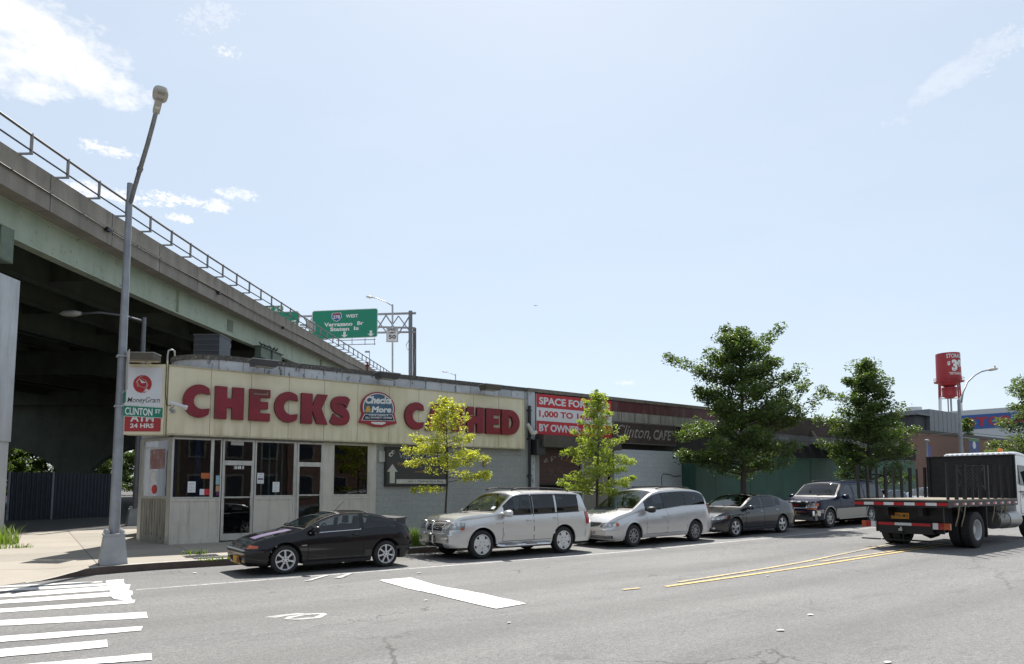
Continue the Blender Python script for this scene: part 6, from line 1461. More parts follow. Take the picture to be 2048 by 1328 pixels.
def wheel(root, x, y, r, wd, sd, n=5, style='bar', rf=.66, m=M_RIM, hubr=.2, sw=.5):
    """sd = -1 outer face towards -y; wheel part with tyre and rim below it"""
    c = (x, y, r); ax = (0, sd, 0); h = wd / 2
    ty = MB().lathe(c, ax, [(-h * .9, r * rf), (-h, r * .80), (-h * .88, r * .95), (-h * .6, r), (h * .6, r), (h * .88, r * .955), (h * 1.02, r * .85), (h * .98, r * (rf + .04)), (h * .86, r * rf)], 40)
    w_ = ty.build('wheel', M_TYRE, root, smooth=45, local=True)
    g = MB(); g.lathe(c, ax, [(h * .84, r * (rf + .015)), (h * .92, r * (rf + .005)), (h * .90, r * (rf - .05)), (h * .6, r * (rf - .07)), (-h * .5, r * (rf - .08))], 40)
    R_ = r * (rf - .03); e = h * .80; xa = Vector((1, 0, 0)); za = Vector((0, 0, 1))
    def pt(a, q, o): return tuple(Vector(c) + (xa * math.cos(a) + za * math.sin(a)) * q + Vector((0, sd, 0)) * o)
    g.lathe(c, ax, [(e + .012, .001), (e + .012, r * hubr * .5), (e + .004, r * hubr), (e - .03, r * hubr * 1.02)], 20)
    for k in range(n):
        a = 2 * math.pi * k / n + math.pi / 2
        if style == 'disc':
            da = math.pi / n
            A = [pt(a - da * .60, R_, e - .002), pt(a + da * .60, R_, e - .002), pt(a + da * .99, R_ * .62, e + .003), pt(a + da, r * hubr * .9, e + .004), pt(a - da, r * hubr * .9, e + .004), pt(a - da * .99, R_ * .62, e + .003)]
        else:
            wi, wo = sw * math.pi / n * 1.15 * 1.0, sw * math.pi / n * .72
            A = [pt(a - wo, R_ * 1.01, e - .012), pt(a + wo, R_ * 1.01, e - .012), pt(a + wo * .95, R_ * .6, e - .002), pt(a + min(wi * 1.3, math.pi / n * .98), r * hubr * .95, e + .003), pt(a - min(wi * 1.3, math.pi / n * .98), r * hubr * .95, e + .003), pt(a - wo * .95, R_ * .6, e - .002)]
        Bk = [tuple(Vector(q) - Vector((0, sd * .03, 0))) for q in A]; g.face(A)
        for i in range(6): j = (i + 1) % 6; g.face([A[i], A[j], Bk[j], Bk[i]])
    for k in range(5):
        a = 2 * math.pi * (k + .5) / 5 + .3; q = Vector(pt(a, r * hubr * .62, e + .010)); g.mi = 1; g.lathe(q, ax, [(0, .001), (.003, .014), (.006, .001)], 6); g.mi = 0
    g.build('rim', [m, M_HUB], w_, smooth=35, local=True)
    g = MB().lathe(c, ax, [(h * .25, .001), (h * .25, r * .5), (h * .1, r * .5)], 24); g.lathe(c, ax, [(h * .05, .001), (h * .05, r * (rf - .085))], 24); g.build('brake_disc', M_HUB, w_, smooth=30, local=True)
    return w_
def mirror(root, x, y, z, m, s=1.0, sd=-1):
    g = MB(); c = Vector((x, y + sd * .13 * s, z)); rings = []
    for k, (dx, f) in enumerate(((-.10, .25), (-.085, .62), (-.05, .88), (0, 1), (.05, 1.0), (.06, .93))):
        n = len(g.v); rings.append(n)
        for j in range(14):
            a = 2 * math.pi * j / 14; ca, sa = math.cos(a), math.sin(a); g.v.append((c.x + dx * s, c.y + .115 * s * f * (abs(ca) ** .7) * (1 if ca > 0 else -1), c.z + .078 * s * f * (abs(sa) ** .7) * (1 if sa > 0 else -1)))
    for a, b in zip(rings, rings[1:]):
        for j in range(14): g.f.append((a + j, a + (j + 1) % 14, b + (j + 1) % 14, b + j)); g.m.append(0)
    g.f.append(tuple(rings[0] + j for j in range(14))); g.m.append(0); g.f.append(tuple(rings[-1] + j for j in range(14))[::-1]); g.m.append(0)
    g.bar((x - .02, y - sd * .02, z - .03), (x - .02, y + sd * .08, z - .04), .06, .04)
    return g.build('side_mirror', m, root, smooth=50, local=True)
def handle(door, car, x, z, m, sd=-1, w=.17):
    y = sd * (car.side(x, z) + .012); g = MB(); g.tube([(x - w / 2, y + sd * -.006, z), (x - w * .3, y + sd * .022, z + .004), (x + w * .3, y + sd * .022, z + .004), (x + w / 2, y + sd * -.006, z)], .014, 8); g.build('handle', m, door, smooth=True, local=True)
def cardoor(car, root, x0, x1, z0, m, mh=None, hx=None, hz=None, zt=None):
    zt = zt or (lambda x: car.zb(x) - .012); bl = []
    for sd in (-1, 1):
        za = lambda x: max(z0, car.zl(x) + .045 if car.zl(x) > car.sill + .01 else z0)
        d = car.spatch('door', x0 + .008, x1 - .008, za, zt, .005, m, root, sd, 26, 10)
        car.spatch('door_gap', x0 - .004, x1 + .004, (lambda x: za(x) - .012), (lambda x: zt(x) + .0), .0015, M_SEAM, d, sd, 18, 4)
        if mh: handle(d, car, hx or x1 - .18, hz or car.zb(x1 - .2) - .10, mh, sd)
        bl.append(d)
    return bl
def sidewin(car, root, x0, x1, m=M_CGL, lo=.02, f=.90, trim=None, nm='side_window', x0b=None, x1b=None):
    for sd in (-1, 1):
        w_ = car.spatch(nm, x0, x1, (lambda x: car.zb(x) + lo), (lambda x: car.ztopw(x, f)), .006, m, root, sd, 22, 6)
        if trim:
            car.spatch('window_trim', x0 - .02, x1 + .02, (lambda x: car.zb(x) + lo - .02), (lambda x: car.zb(x) + lo + .004), .008, trim, w_, sd, 22, 1); car.spatch('window_trim', x0 - .02, x1 + .02, (lambda x: car.ztopw(x, f - .02)), (lambda x: car.ztopw(x, min(.985, f + .05))), .008, trim, w_, sd, 22, 1)
def windscreen(car, root, x0, x1, m=M_WGL, ins=.05, nm='windscreen', border=True):
    yw = lambda x: car.gh(x)[4] - ins
    w_ = car.tpatch(nm, x0, x1, lambda x: -yw(x), yw, .006, m, root, 14, 14)
    if border:
        car.tpatch('seal', x0 - .03, x0 + .012, lambda x: -yw(x) - .03, lambda x: yw(x) + .03, .009, M_BLACK, w_, 2, 14); car.tpatch('seal', x1 - .03, x1 + .03, lambda x: -yw(x) - .03, lambda x: yw(x) + .03, .009, M_BLACK, w_, 2, 14)
        for sg in (-1, 1): car.tpatch('seal', x0, x1, lambda x: sg * (yw(x) - .012), lambda x: sg * (yw(x) + .025), .009, M_BLACK, w_, 14, 2)
    return w_
def wiper(car, root, x0, y0, x1, y1):
    P = [car.P(x0 + (x1 - x0) * k / 6, y0 + (y1 - y0) * k / 6, car.tz(x0 + (x1 - x0) * k / 6, y0 + (y1 - y0) * k / 6) + .022) for k in range(7)]; MB().tube(P, .011, 5).build('wiper', M_BLACK, root, local=True)
def archlips(car, root, m, w=.035, off=.012):
    for c in car.wheels:
        for sd in (-1, 1):
            g = MB(); n = 24; P = []
            for k in range(n + 1):
                a = math.pi * k / n; q = []
                for (r, o) in ((car.ar - .004, -.03), (car.ar - .004, off), (car.ar + w, off * .7), (car.ar + w + .01, -.012)):
                    x = c + r * math.cos(a); z = max(car.sill, car.wr + r * math.sin(a)); q.append(car.P(x, sd * (car.side(x, min(z, car.zb(x))) + o), z))
                P.append(q)
            for a_, b_ in zip(P, P[1:]):
                for k in range(3): g.face([a_[k], b_[k], b_[k + 1], a_[k + 1]])
            g.build('arch_lip', m, root, smooth=40, local=True)
GC = 'cars parked along the kerb'
def carplace(X0, Y0, wheels): # front bumper at X0; sits on the road slope
    xa_, xb_ = X0 + wheels[0], X0 + wheels[1]; za_, zb_ = zr(xa_), zr(xb_); a = math.atan2(zb_ - za_, xb_ - xa_)
    return (X0, Y0, za_ - math.tan(a) * wheels[0]), (0, -a, 0)
def four(root, car, wd, **k):
    for x in car.wheels:
        for sd in (-1, 1): wheel(root, x, sd * (car.W2 - wd / 2 - .012), car.wr, wd, sd, **k)
# --- black coupe
def black_coupe():
    c = Car(3.78, .835, .75, .5, [(0, .60), (.3, .655), (.9, .76), (1.3, .82), (2.3, .865), (3.2, .90), (3.6, .89), (3.78, .86)],
            [(0, .615), (.25, .70), (.7, .80), (1.12, .875), (1.20, .905), (1.55, 1.09), (1.90, 1.215), (2.25, 1.265), (2.55, 1.262), (2.9, 1.205), (3.25, 1.085), (3.5, .985), (3.66, .945), (3.78, .90)],
            .19, (.80, 3.10), .295, tum=.40, fr=.55, ns=((.15, .10), (.3, .02), (.45, .0), (.52, .01), (.56, .05), (.75, .16), (1, .2)), rs=((.15, .15), (.4, .03), (.6, 0), (.8, .06), (1, .12)), kf=.20, kr=.13, lo=.08, hi=.055)
    m = paint('coupe_black', (.004, .004, .006), .0, .22, .03, .22, .5)
    loc, rot = carplace(3.79, 15.03, c.wheels); r = thing('parked_car', 'black two door coupe with orange side lamps and faded purple bonnet stripe', 'car', loc, GC, rot)
    r.scale.x = .982
    c.body(m, r, [(1.38, 2.45), (2.56, 3.30)], [(1.22, 2.02), (2.72, 3.42)]); four(r, c, .185, n=7, m=M_RIMW, sw=.40, rf=.70, hubr=.24)
    cardoor(c, r, 1.27, 2.52, .27, m, M_BLACK, 2.36, .755)
    sidewin(c, r, 1.38, 2.45, M_CLR, trim=M_BLACK); sidewin(c, r, 2.56, 3.30, M_CLR, trim=M_BLACK)
    windscreen(c, r, 1.22, 2.02, M_WCL); windscreen(c, r, 2.72, 3.42, M_CLR, .05, 'rear_window')
    for d in (1, -1): c.spatch('belt_strip', 1.32, 2.48, lambda x: c.zb(x) - .012, lambda x: c.zb(x) + .012, .012, M_CHROME, r, d, 14, 1)
    c.tpatch('bonnet_stripe', .28, 1.10, -.28, .12, .003, mat('faded_purple', (.10, .075, .15), .5, var=.2), r)
    c.tpatch('bonnet_gap', .10, 1.14, lambda x: -c.gh(x)[4] + .02, lambda x: -c.gh(x)[4] + .032, .002, M_SEAM, r, 12, 1)
    for sg in (-1, 1):
        c.ppatch('headlight', sg * .36, sg * .65, .54, lambda u: .605 + .01 * u, .006, mat('smoked_lens', (.08, .08, .085), .12, .3, coat=1.0), r)
        c.ppatch('turn_lamp', sg * .66, sg * .90, lambda u: .545, lambda u: .615 - .02 * u, .010, M_AMB, r)
        c.ppatch('fog_lamp', sg * .45, sg * .58, .265, .305, .012, mat('fog_yellow', (.55, .33, .01), .2) if 'fog_yellow' not in bpy.data.materials else bpy.data.materials['fog_yellow'], r)
        c.ppatch('marker_lamp', sg * .40, sg * .58, .395, .425, .010, M_AMB, r); c.ppatch('tail_light', sg * .50, sg * .86, .64, .73, .006, mat('smoked_red', (.07, .010, .012), .2) if 'smoked_red' not in bpy.data.materials else bpy.data.materials['smoked_red'], r, True)
        mirror(r, 1.40, sg * .80, .90, m, .92, sg)
    c.ppatch('grille', -.29, .29, .53, .605, .004, M_BLACK, r); c.ppatch('bumper_strip', -1.05, 1.05, .465, .50, .025, M_BLACK, r, nu=30); c.ppatch('air_intake', -.42, .42, .22, .36, .004, M_UNDER, r)
    c.ppatch('rear_bumper', -1.2, 1.2, .40, .47, .03, M_BLACK, r, True, nu=30)
    c.pbox('number_plate', -.10, .305, .30, .15, .05, M_PLATE, r, text='DKR 4791', mt=M_PLTX)
    g = MB(); pts = []
    y = .60
    g.hexa([(3.42, -y, 1.045), (3.72, -y, 1.065), (3.72, y, 1.065), (3.42, y, 1.045), (3.42, -y, 1.075), (3.73, -y, 1.10), (3.73, y, 1.10), (3.42, y, 1.075)])
    for s in (-1, 1): g.hexa([(3.46, s * y - .02, .93), (3.68, s * y - .02, .92), (3.68, s * y + .02, .92), (3.46, s * y + .02, .93), (3.46, s * y - .02, 1.05), (3.68, s * y - .02, 1.065), (3.68, s * y + .02, 1.065), (3.46, s * y + .02, 1.05)])
    g.build('rear_spoiler', mat('spoiler_grey', (.045, .045, .05), .4), r, local=True)
    MB().tube([(1.86, -.55, 1.19), (2.16, -.55, 1.47)], .006, 5).build('aerial', M_BLACK, r, local=True)
    wiper(c, r, 1.22, -.05, 1.28, -.55); wiper(c, r, 1.22, .5, 1.28, .05)
    for sd in (-1, 1):
        c.spatch('primer_patch', 2.58, 2.74, .30, .42, .004, mat('primer_grey', (.05, .045, .04), .7) if 'primer_grey' not in bpy.data.materials else bpy.data.materials['primer_grey'], r, sd, 3, 2)
        c.spatch('wing_badge', 1.13, 1.24, .565, .585, .006, M_CHROME, r, sd, 2, 1); c.spatch('side_skirt', 1.18, 2.72, .17, .235, .012, M_BLACK, r, sd)
    return c
black_coupe()
# --- silver sport utility car with bull bar
def silver_suv():
    c = Car(4.69, .91, .75, .45, [(0, .84), (.3, .95), (.9, 1.01), (1.4, 1.045), (2.5, 1.07), (3.8, 1.10), (4.5, 1.12), (4.69, 1.10)],
            [(0, .90), (.08, 1.0), (.35, 1.06), (.8, 1.10), (1.25, 1.125), (1.36, 1.16), (1.70, 1.43), (2.02, 1.645), (2.35, 1.695), (3.3, 1.71), (4.1, 1.69), (4.36, 1.655), (4.48, 1.52), (4.58, 1.28), (4.69, 1.15)],
            .30, (.93, 3.64), .36, tum=.25, fr=.5, ns=((.2, .14), (.4, .02), (.55, 0), (.68, .03), (.78, .07), (1.0, .22), (1.2, .3)), rs=((.2, .1), (.5, .0), (.75, .02), (1.1, .10), (1.6, .12)), kf=.17, kr=.07, lo=.09, hi=.05, gap=.07)
    m = paint('suv_silver', (.60, .60, .595), .65, .30, .08)
    loc, rot = carplace(8.60, 15.24, c.wheels); r = thing('parked_car', 'silver sport utility car with a chrome bull bar on its nose', 'car', loc, GC, rot)
    r.scale.x = .982
    c.body(m, r, [(1.62, 2.52), (2.61, 3.36), (3.42, 4.22)], [(1.36, 1.98), (4.42, 4.64)]); four(r, c, .225, n=5, style='disc', rf=.69, hubr=.36, m=M_RIMW)
    cardoor(c, r, 1.56, 2.58, .42, m, m, 2.42, .93); cardoor(c, r, 2.585, 3.42, .42, m, m, 3.34, .97)
    sidewin(c, r, 1.62, 2.52, M_CLR, trim=M_BLACK); sidewin(c, r, 2.61, 3.36, M_SMK, trim=M_BLACK); sidewin(c, r, 3.42, 4.22, M_SMK, trim=M_BLACK)
    windscreen(c, r, 1.36, 1.98, M_WCL); windscreen(c, r, 4.42, 4.64, M_SMK, .05, 'rear_window')
    for sd in (-1, 1): c.spatch('pillar_trim', 2.53, 2.60, lambda x: c.zb(x) + .02, lambda x: c.ztopw(x, .90), .006, M_BLACK, r, sd, 2, 6)
    for sg in (-1, 1):
        c.ppatch('headlight', sg * .42, sg * 1.16, lambda u: .73 + .02 * u, lambda u: .90 + .02 * u, .010, M_HL, r, nu=16)
        c.ppatch('turn_lamp', sg * 1.06, sg * 1.15, .735, .79, .014, M_AMB, r); c.ppatch('fog_lamp', sg * .58, sg * .76, .43, .56, .006, M_HL, r); c.ppatch('tail_light', sg * .68, sg * 1.06, .78, 1.12, .010, M_REDL, r, True)
        mirror(r, 1.62, sg * .90, 1.12, m, 1.15, sg)
        c.spatch('side_moulding', 1.60, 3.30, .55, .63, .020, m, r, sg, 16, 2); c.spatch('fuel_flap', 3.9, 4.06, .88, 1.02, .003, m, r, sg, 3, 3)
        c.spatch('wing_badge', 1.34, 1.50, .86, .88, .006, M_CHROME, r, sg, 2, 1)
        g = MB().tube([(1.32, sg * .80, .33), (1.45, sg * .98, .30), (3.05, sg * .98, .30), (3.18, sg * .80, .33)], .045, 8); g.build('side_step', M_CHROME, r, smooth=True, local=True)
        g = MB()
        for (a, b) in ((1.55, 1.95), (2.25, 2.62)): g.box(a, b, sg * .98 - .05, sg * .98 + .05, .342, .352)
        g.build('step_pad', M_RIMD, r, local=True)
        P = [(2.05 + 2.0 * k / 14, sg * .60, (1.705 + .07 * math.sin(math.pi * min(1, max(0, k / 14))) ** .35) - .03 * (k / 14) ** 2) for k in range(15)]; MB().tube(P, .022, 6).build('roof_rail', M_BLACK, r, smooth=True, local=True)
    for x in (2.45, 3.3): MB().tube([(x, -.58, 1.765), (x, .58, 1.765)], .02, 6).build('roof_rail', M_BLACK, r, local=True)
    c.ppatch('grille', -.38, .38, .70, .88, .006, M_CHROME, r); 
    for z in (.715, .765, .815): c.ppatch('grille_slot', -.34, .34, z, z + .032, .010, M_UNDER, r)
    c.pbox('grille_badge', 0, .80, .16, .10, .03, M_CHROME, r); c.ppatch('air_intake', -.45, .45, .30, .40, .004, M_UNDER, r); c.ppatch('bumper_lip', -1.1, 1.1, .60, .66, .02, m, r, nu=30)
    c.pbox('number_plate', .02, .50, .30, .15, .03, mat('plate_dark', (.05, .055, .065), .5), r, text='FGH 2718', mt=mat('plate_pale', (.32, .33, .36), .5))
    c.ppatch('rear_bumper', -1.1, 1.1, .42, .62, .02, m, r, True, nu=30)
    g = MB(); xb = -.06
    for sg in (-1, 1):
        g.tube([(xb + .10, sg * .16, .30), (xb - .04, sg * .16, .42), (xb - .05, sg * .16, .82), (xb + .02, sg * .17, .93)], .023, 8)
        g.tube([(xb + .02, sg * .17, .93), (xb + .03, sg * .45, .955), (xb + .12, sg * .68, .95), (xb + .22, sg * .76, .88), (xb + .24, sg * .77, .76), (xb + .16, sg * .70, .66), (xb - .02, sg * .40, .63), (xb - .05, sg * .16, .62)], .019, 8)
    g.tube([(xb - .05, -.16, .62), (xb - .05, .16, .62)], .026, 8); g.tube([(xb + .02, -.17, .93), (xb + .02, .17, .93)], .026, 8); g.tube([(xb + .10, -.16, .30), (xb + .14, -.16, .25)], .03, 8)
    g.build('bull_bar', mat('bar_steel', (.62, .61, .60), .18, .9), r, smooth=True, local=True)
    g = MB(); g.hexa([(4.28, -.60, 1.645), (4.60, -.58, 1.63), (4.60, .58, 1.63), (4.28, .60, 1.645), (4.28, -.60, 1.68), (4.62, -.58, 1.66), (4.62, .58, 1.66), (4.28, .60, 1.68)]); g.build('rear_spoiler', m, r, local=True)
    wiper(c, r, 1.37, -.1, 1.42, -.62); wiper(c, r, 1.37, .55, 1.42, .05)
    c.tpatch('inspection_sticker', 1.46, 1.54, -.62, -.48, .009, M_SGW, r, 2, 2)
    archlips(c, r, m, .03, .01)
silver_suv()
# --- silver minivan
def minivan():
    c = Car(5.08, .995, .85, .55, [(0, .66), (.4, .80), (.9, .93), (1.3, 1.0), (2.4, 1.06), (3.6, 1.14), (4.6, 1.16), (5.08, 1.08)],
            [(0, .68), (.12, .80), (.4, .93), (.75, 1.01), (.98, 1.06), (1.15, 1.13), (1.75, 1.47), (2.15, 1.645), (2.6, 1.72), (3.5, 1.74), (4.25, 1.70), (4.55, 1.62), (4.78, 1.42), (4.95, 1.20), (5.08, 1.10)],
            .24, (1.02, 4.05), .335, tum=.30, fr=.6, ns=((.2, .12), (.4, .02), (.52, 0), (.6, .03), (.75, .10), (1, .3)), rs=((.2, .1), (.45, 0), (.6, .03), (1.0, .10), (1.6, .10)), kf=.26, kr=.14, lo=.09, hi=.07)
    m = paint('van_silver', (.56, .56, .565), .55, .32, .12)
    loc, rot = carplace(14.04, 15.42, c.wheels); r = thing('parked_car', 'silver minivan with black door mirror and orange number plate', 'car', loc, GC, rot)
    r.scale.x = .93
    c.body(m, r, [(1.62, 2.52), (2.56, 3.60), (3.63, 4.66)], [(1.14, 2.22), (4.62, 4.96)]); four(r, c, .215, n=9, sw=.5, rf=.62, hubr=.22, m=M_RIMD)
    cardoor(c, r, 1.62, 2.62, .36, m, m, 2.48, .86); cardoor(c, r, 2.625, 3.62, .36, m, m, 2.76, .87)
    sidewin(c, r, 1.62, 2.52, M_CLR); sidewin(c, r, 2.56, 3.60, M_SMK); sidewin(c, r, 3.63, 4.66, M_SMK)
    for sd in (-1, 1):
        for (a_, b_) in ((2.521, 2.559), (3.601, 3.629)): c.spatch('pillar_trim', a_ - .012, b_ + .012, lambda x: c.zb(x) + .02, lambda x: c.ztopw(x, .90), .007, M_BLACK, r, sd, 2, 6)
    windscreen(c, r, 1.14, 2.22, M_WCL); windscreen(c, r, 4.62, 4.96, M_SMK, .05, 'rear_window')
    c.tpatch('cowl_panel', 1.0, 1.11, lambda x: -c.gh(x)[4] + .1, lambda x: c.gh(x)[4] - .1, .004, M_BLACK, r, 3, 10)
    for sg in (-1, 1):
        c.ppatch('headlight', sg * .50, sg * 1.12, lambda u: .60 + .02 * u, lambda u: .73 + .05 * u, .010, M_HL, r, nu=16); c.ppatch('turn_lamp', sg * 1.05, sg * 1.16, lambda u: .64, lambda u: .75 - .04 * u, .014, M_AMB, r)
        c.ppatch('tail_light', sg * .72, sg * 1.12, .86, 1.18, .010, M_REDL, r, True); mirror(r, 1.66, sg * .98, 1.09, M_BLACK, 1.2, sg)
        c.spatch('side_moulding', 1.66, 3.56, .54, .60, .015, m, r, sg, 16, 2)
        P = [(2.5 + 1.7 * k / 12, sg * .62, 1.70 + .05 * math.sin(math.pi * k / 12) ** .4) for k in range(13)]; MB().tube(P, .017, 6).build('roof_rail', M_BLACK, r, smooth=True, local=True)
    for x in (2.75, 3.6): MB().tube([(x, -.62, 1.765), (x, .62, 1.765)], .016, 6).build('roof_rail', M_BLACK, r, local=True)
    c.ppatch('grille', -.46, .46, lambda u: .60 + .06 * abs(2 * u - 1) ** 2, .735, .006, mat('mesh_grille', (.035, .035, .037), .6), r); c.ppatch('grille_rim', -.50, .50, .738, .758, .012, m, r)
    g = MB(); x_, y_, _, _ = c.per(0, .68); x_ = c.sh(x_, .68) - .03
    for sg in (-1, 1): g.hexa([(x_, sg * .02, .665), (x_, sg * .22, .685), (x_ + .015, sg * .22, .685), (x_ + .015, sg * .02, .665), (x_, sg * .02, .70), (x_, sg * .22, .70), (x_ + .015, sg * .22, .70), (x_ + .015, sg * .02, .70)])
    g.lathe((x_, 0, .683), (-1, 0, 0), [(0, .04), (.012, .04), (.016, .001)], 12); g.build('winged_badge', M_CHROME, r, local=True)
    c.ppatch('lower_grille', -.95, .95, .275, .36, .010, M_BLACK, r, nu=24)
    for z in (.295, .33): c.ppatch('lower_grille_bar', -.9, .9, z, z + .012, .018, m, r, nu=24)
    c.pbox('number_plate', .02, .44, .30, .15, .035, M_PLATE, r, text='CHL 5027', mt=M_PLTX); c.ppatch('rear_bumper', -1.2, 1.2, .40, .62, .025, m, r, True, nu=30); c.ppatch('front_bumper', -1.25, 1.25, .53, .56, .012, m, r, nu=30)
    wiper(c, r, 1.13, -.1, 1.22, -.72); wiper(c, r, 1.13, .6, 1.22, .05); archlips(c, r, m, .05, .018)
minivan()
# --- dark grey sedan, reused in pale blue for the two cars beyond
def sedan(X0, Y0, label, pname, pcol, metal, rn):
    c = Car(4.81, .91, .8, .7, [(0, .66), (.4, .78), (1.0, .87), (1.6, .92), (2.8, .96), (3.9, 1.0), (4.5, .99), (4.81, .94)],
            [(0, .68), (.15, .76), (.5, .86), (1.0, .93), (1.32, .975), (1.42, 1.01), (1.9, 1.26), (2.3, 1.41), (2.75, 1.46), (3.2, 1.45), (3.6, 1.375), (4.05, 1.20), (4.35, 1.09), (4.65, 1.07), (4.81, 1.0)],
            .20, (.98, 3.755), .325, tum=.38, fr=.6, ns=((.15, .12), (.3, .02), (.45, 0), (.58, .03), (.7, .10), (1, .25)), rs=((.15, .15), (.4, .02), (.6, 0), (.85, .04), (1.1, .08)), kf=.26, kr=.18, lo=.07, hi=.05)
    m = paint(pname, pcol, metal, .25, .05, .4, .9)
    loc, rot = carplace(X0, Y0, c.wheels); r = thing('parked_car', label, 'car', loc, GC, rot)
    c.body(m, r, [(1.66, 2.55), (2.63, 3.34), (3.40, 3.72)], [(1.42, 2.32), (3.52, 4.22)]); four(r, c, .205, n=5, sw=.62, rf=.69, hubr=.22)
    cardoor(c, r, 1.55, 2.62, .30, m, M_CHROME, 2.47, .83); cardoor(c, r, 2.625, 3.52, .30, m, M_CHROME, 3.42, .86)
    sidewin(c, r, 1.66, 2.55, M_CLR, trim=M_BLACK); sidewin(c, r, 2.63, 3.34, M_CLR, trim=M_BLACK); sidewin(c, r, 3.40, 3.72, M_CLR)
    windscreen(c, r, 1.42, 2.32, M_WCL); windscreen(c, r, 3.52, 4.22, M_CLR, .05, 'rear_window')
    for sg in (-1, 1):
        c.ppatch('headlight', sg * .46, sg * 1.20, lambda u: .585 + .06 * u, lambda u: .70 + .05 * u, .010, M_HL, r, nu=16); c.ppatch('turn_lamp', sg * 1.10, sg * 1.20, .665, .73, .013, M_AMB, r); c.ppatch('fog_lamp', sg * .62, sg * .74, .30, .36, .008, M_HL, r)
        c.ppatch('tail_light', sg * .55, sg * 1.05, .78, .96, .010, M_REDL, r, True); mirror(r, 1.68, sg * .88, .99, m, 1.0, sg); c.spatch('side_skirt', 1.4, 3.35, .19, .26, .015, m, r, sg)
    c.ppatch('grille', -.42, .42, .56, .68, .006, M_BLACK, r); c.ppatch('grille_rim', -.44, .44, .685, .705, .014, M_CHROME, r); c.ppatch('air_intake', -.55, .55, .24, .40, .004, M_UNDER, r)
    c.pbox('number_plate', 0, .47, .30, .15, .03, M_PLATE, r, text='EYT 3360', mt=M_PLTX); wiper(c, r, 1.43, -.05, 1.5, -.6); archlips(c, r, m, .02, .006)
sedan(19.1, 15.45, 'dark grey four door sedan parked behind the silver minivan', 'sedan_grey', (.020, .021, .026), .35, 1)
# --- long navy estate truck
def navy_suv():
    c = Car(5.57, 1.0, .55, .35, [(0, .90), (.3, 1.0), (1.0, 1.06), (1.6, 1.10), (3.0, 1.13), (5.57, 1.14)],
            [(0, .98), (.1, 1.05), (.4, 1.12), (1.2, 1.17), (1.46, 1.20), (1.55, 1.25), (1.95, 1.60), (2.2, 1.78), (2.6, 1.83), (4.0, 1.85), (5.1, 1.82), (5.35, 1.74), (5.48, 1.40), (5.57, 1.20)],
            .34, (.98, 4.28), .385, tum=.26, fr=.45, ns=((.3, .04), (.5, 0), (.75, .02), (.85, .06), (1.1, .10), (1.4, .2)), rs=((.3, .05), (.6, 0), (.9, .03), (1.9, .08)), kf=.13, kr=.07, lo=.04, hi=.03, gap=.075)
    m = paint('navy_paint', (.005, .009, .034), .0, .28, .02, .12, .25); mg = paint('pewter_paint', (.20, .195, .18), .5, .4, .15)
    loc, rot = carplace(25.35, 15.65, c.wheels); r = thing('parked_car', 'long navy blue estate truck with pewter lower sides and chrome grille', 'car', loc, GC, rot)
    c.body(m, r, [(1.86, 2.78), (2.92, 3.68), (3.80, 5.2)], [(1.56, 2.20), (5.36, 5.5)]); four(r, c, .25, n=6, sw=.55, rf=.60, hubr=.25, m=M_RIMD)
    for (a, b) in ((.0 + 1.46, 3.80),):
        for sd in (-1, 1): c.spatch('lower_panel', a, b, .36, .76, .004, mg, r, sd, 16, 4)
    for sd in (-1, 1): c.spatch('lower_panel', 4.76, 5.5, .44, .76, .004, mg, r, sd, 8, 4); c.spatch('lower_panel', .06, .50, .60, .74, .004, mg, r, sd, 6, 3)
    cardoor(c, r, 1.78, 2.86, .78, m, M_BLACK, 2.7, .96); cardoor(c, r, 2.865, 3.78, .78, m, M_BLACK, 3.62, .97)
    sidewin(c, r, 1.86, 2.78, M_CLR, trim=M_BLACK); sidewin(c, r, 2.92, 3.68, M_SMK, trim=M_BLACK); sidewin(c, r, 3.80, 5.2, M_SMK, trim=M_BLACK)
    windscreen(c, r, 1.56, 2.20, M_SMK); windscreen(c, r, 5.36, 5.5, M_SMK, .05, 'rear_window')
    for sg in (-1, 1):
        c.ppatch('headlight', sg * .56, sg * .98, .82, 1.0, .010, M_HL, r); c.ppatch('turn_lamp', sg * .86, sg * 1.06, .88, 1.0, .014, M_AMB, r); c.ppatch('side_lamp', sg * .58, sg * .98, .74, .81, .010, M_AMB, r)
        c.ppatch('tail_light', sg * .74, sg * 1.06, .85, 1.25, .010, M_REDL, r, True); mirror(r, 1.86, sg * 1.0, 1.22, m, 1.25, sg)
        P = [(2.5 + 2.6 * k / 12, sg * .66, 1.82 + .06 * math.sin(math.pi * k / 12) ** .35) for k in range(13)]; MB().tube(P, .02, 6).build('roof_rail', M_BLACK, r, smooth=True, local=True)
        g = MB(); g.box(1.5, 3.78, sg * .98 - .09, sg * .98 + .09, .33, .38); g.build('running_board', mg, r, local=True)
    c.ppatch('grille_rim', -.55, .55, .78, 1.02, .010, M_CHROME, r); c.ppatch('grille', -.50, .50, .815, .985, .018, M_UNDER, r); c.ppatch('front_bumper', -1.12, 1.12, .50, .70, .05, M_CHROME, r, nu=24); c.ppatch('lower_valance', -1.0, 1.0, .32, .49, .01, mg, r, nu=20)
    g = MB(); x_, y_, _, _ = c.per(0, .9); x_ = c.sh(x_, .9); 
    for k in range(3): g.box(x_ - .035, x_ - .02, -.20 + .14 * k, -.10 + .14 * k, .87, .93)
    g.build('grille_badge', M_REDL, r, local=True)
    c.pbox('number_plate', 0, .60, .30, .15, .07, M_PLATE, r, text='ATN 8164', mt=M_PLTX); archlips(c, r, mg, .03, .014); wiper(c, r, 1.57, -.1, 1.62, -.7)
navy_suv()
q = at_road(1722, 1046); sedan(q.x - .3, 15.75, 'pale blue sedan seen under the flatbed behind the navy car', 'sedan_blue', (.25, .31, .44), .4, 2)
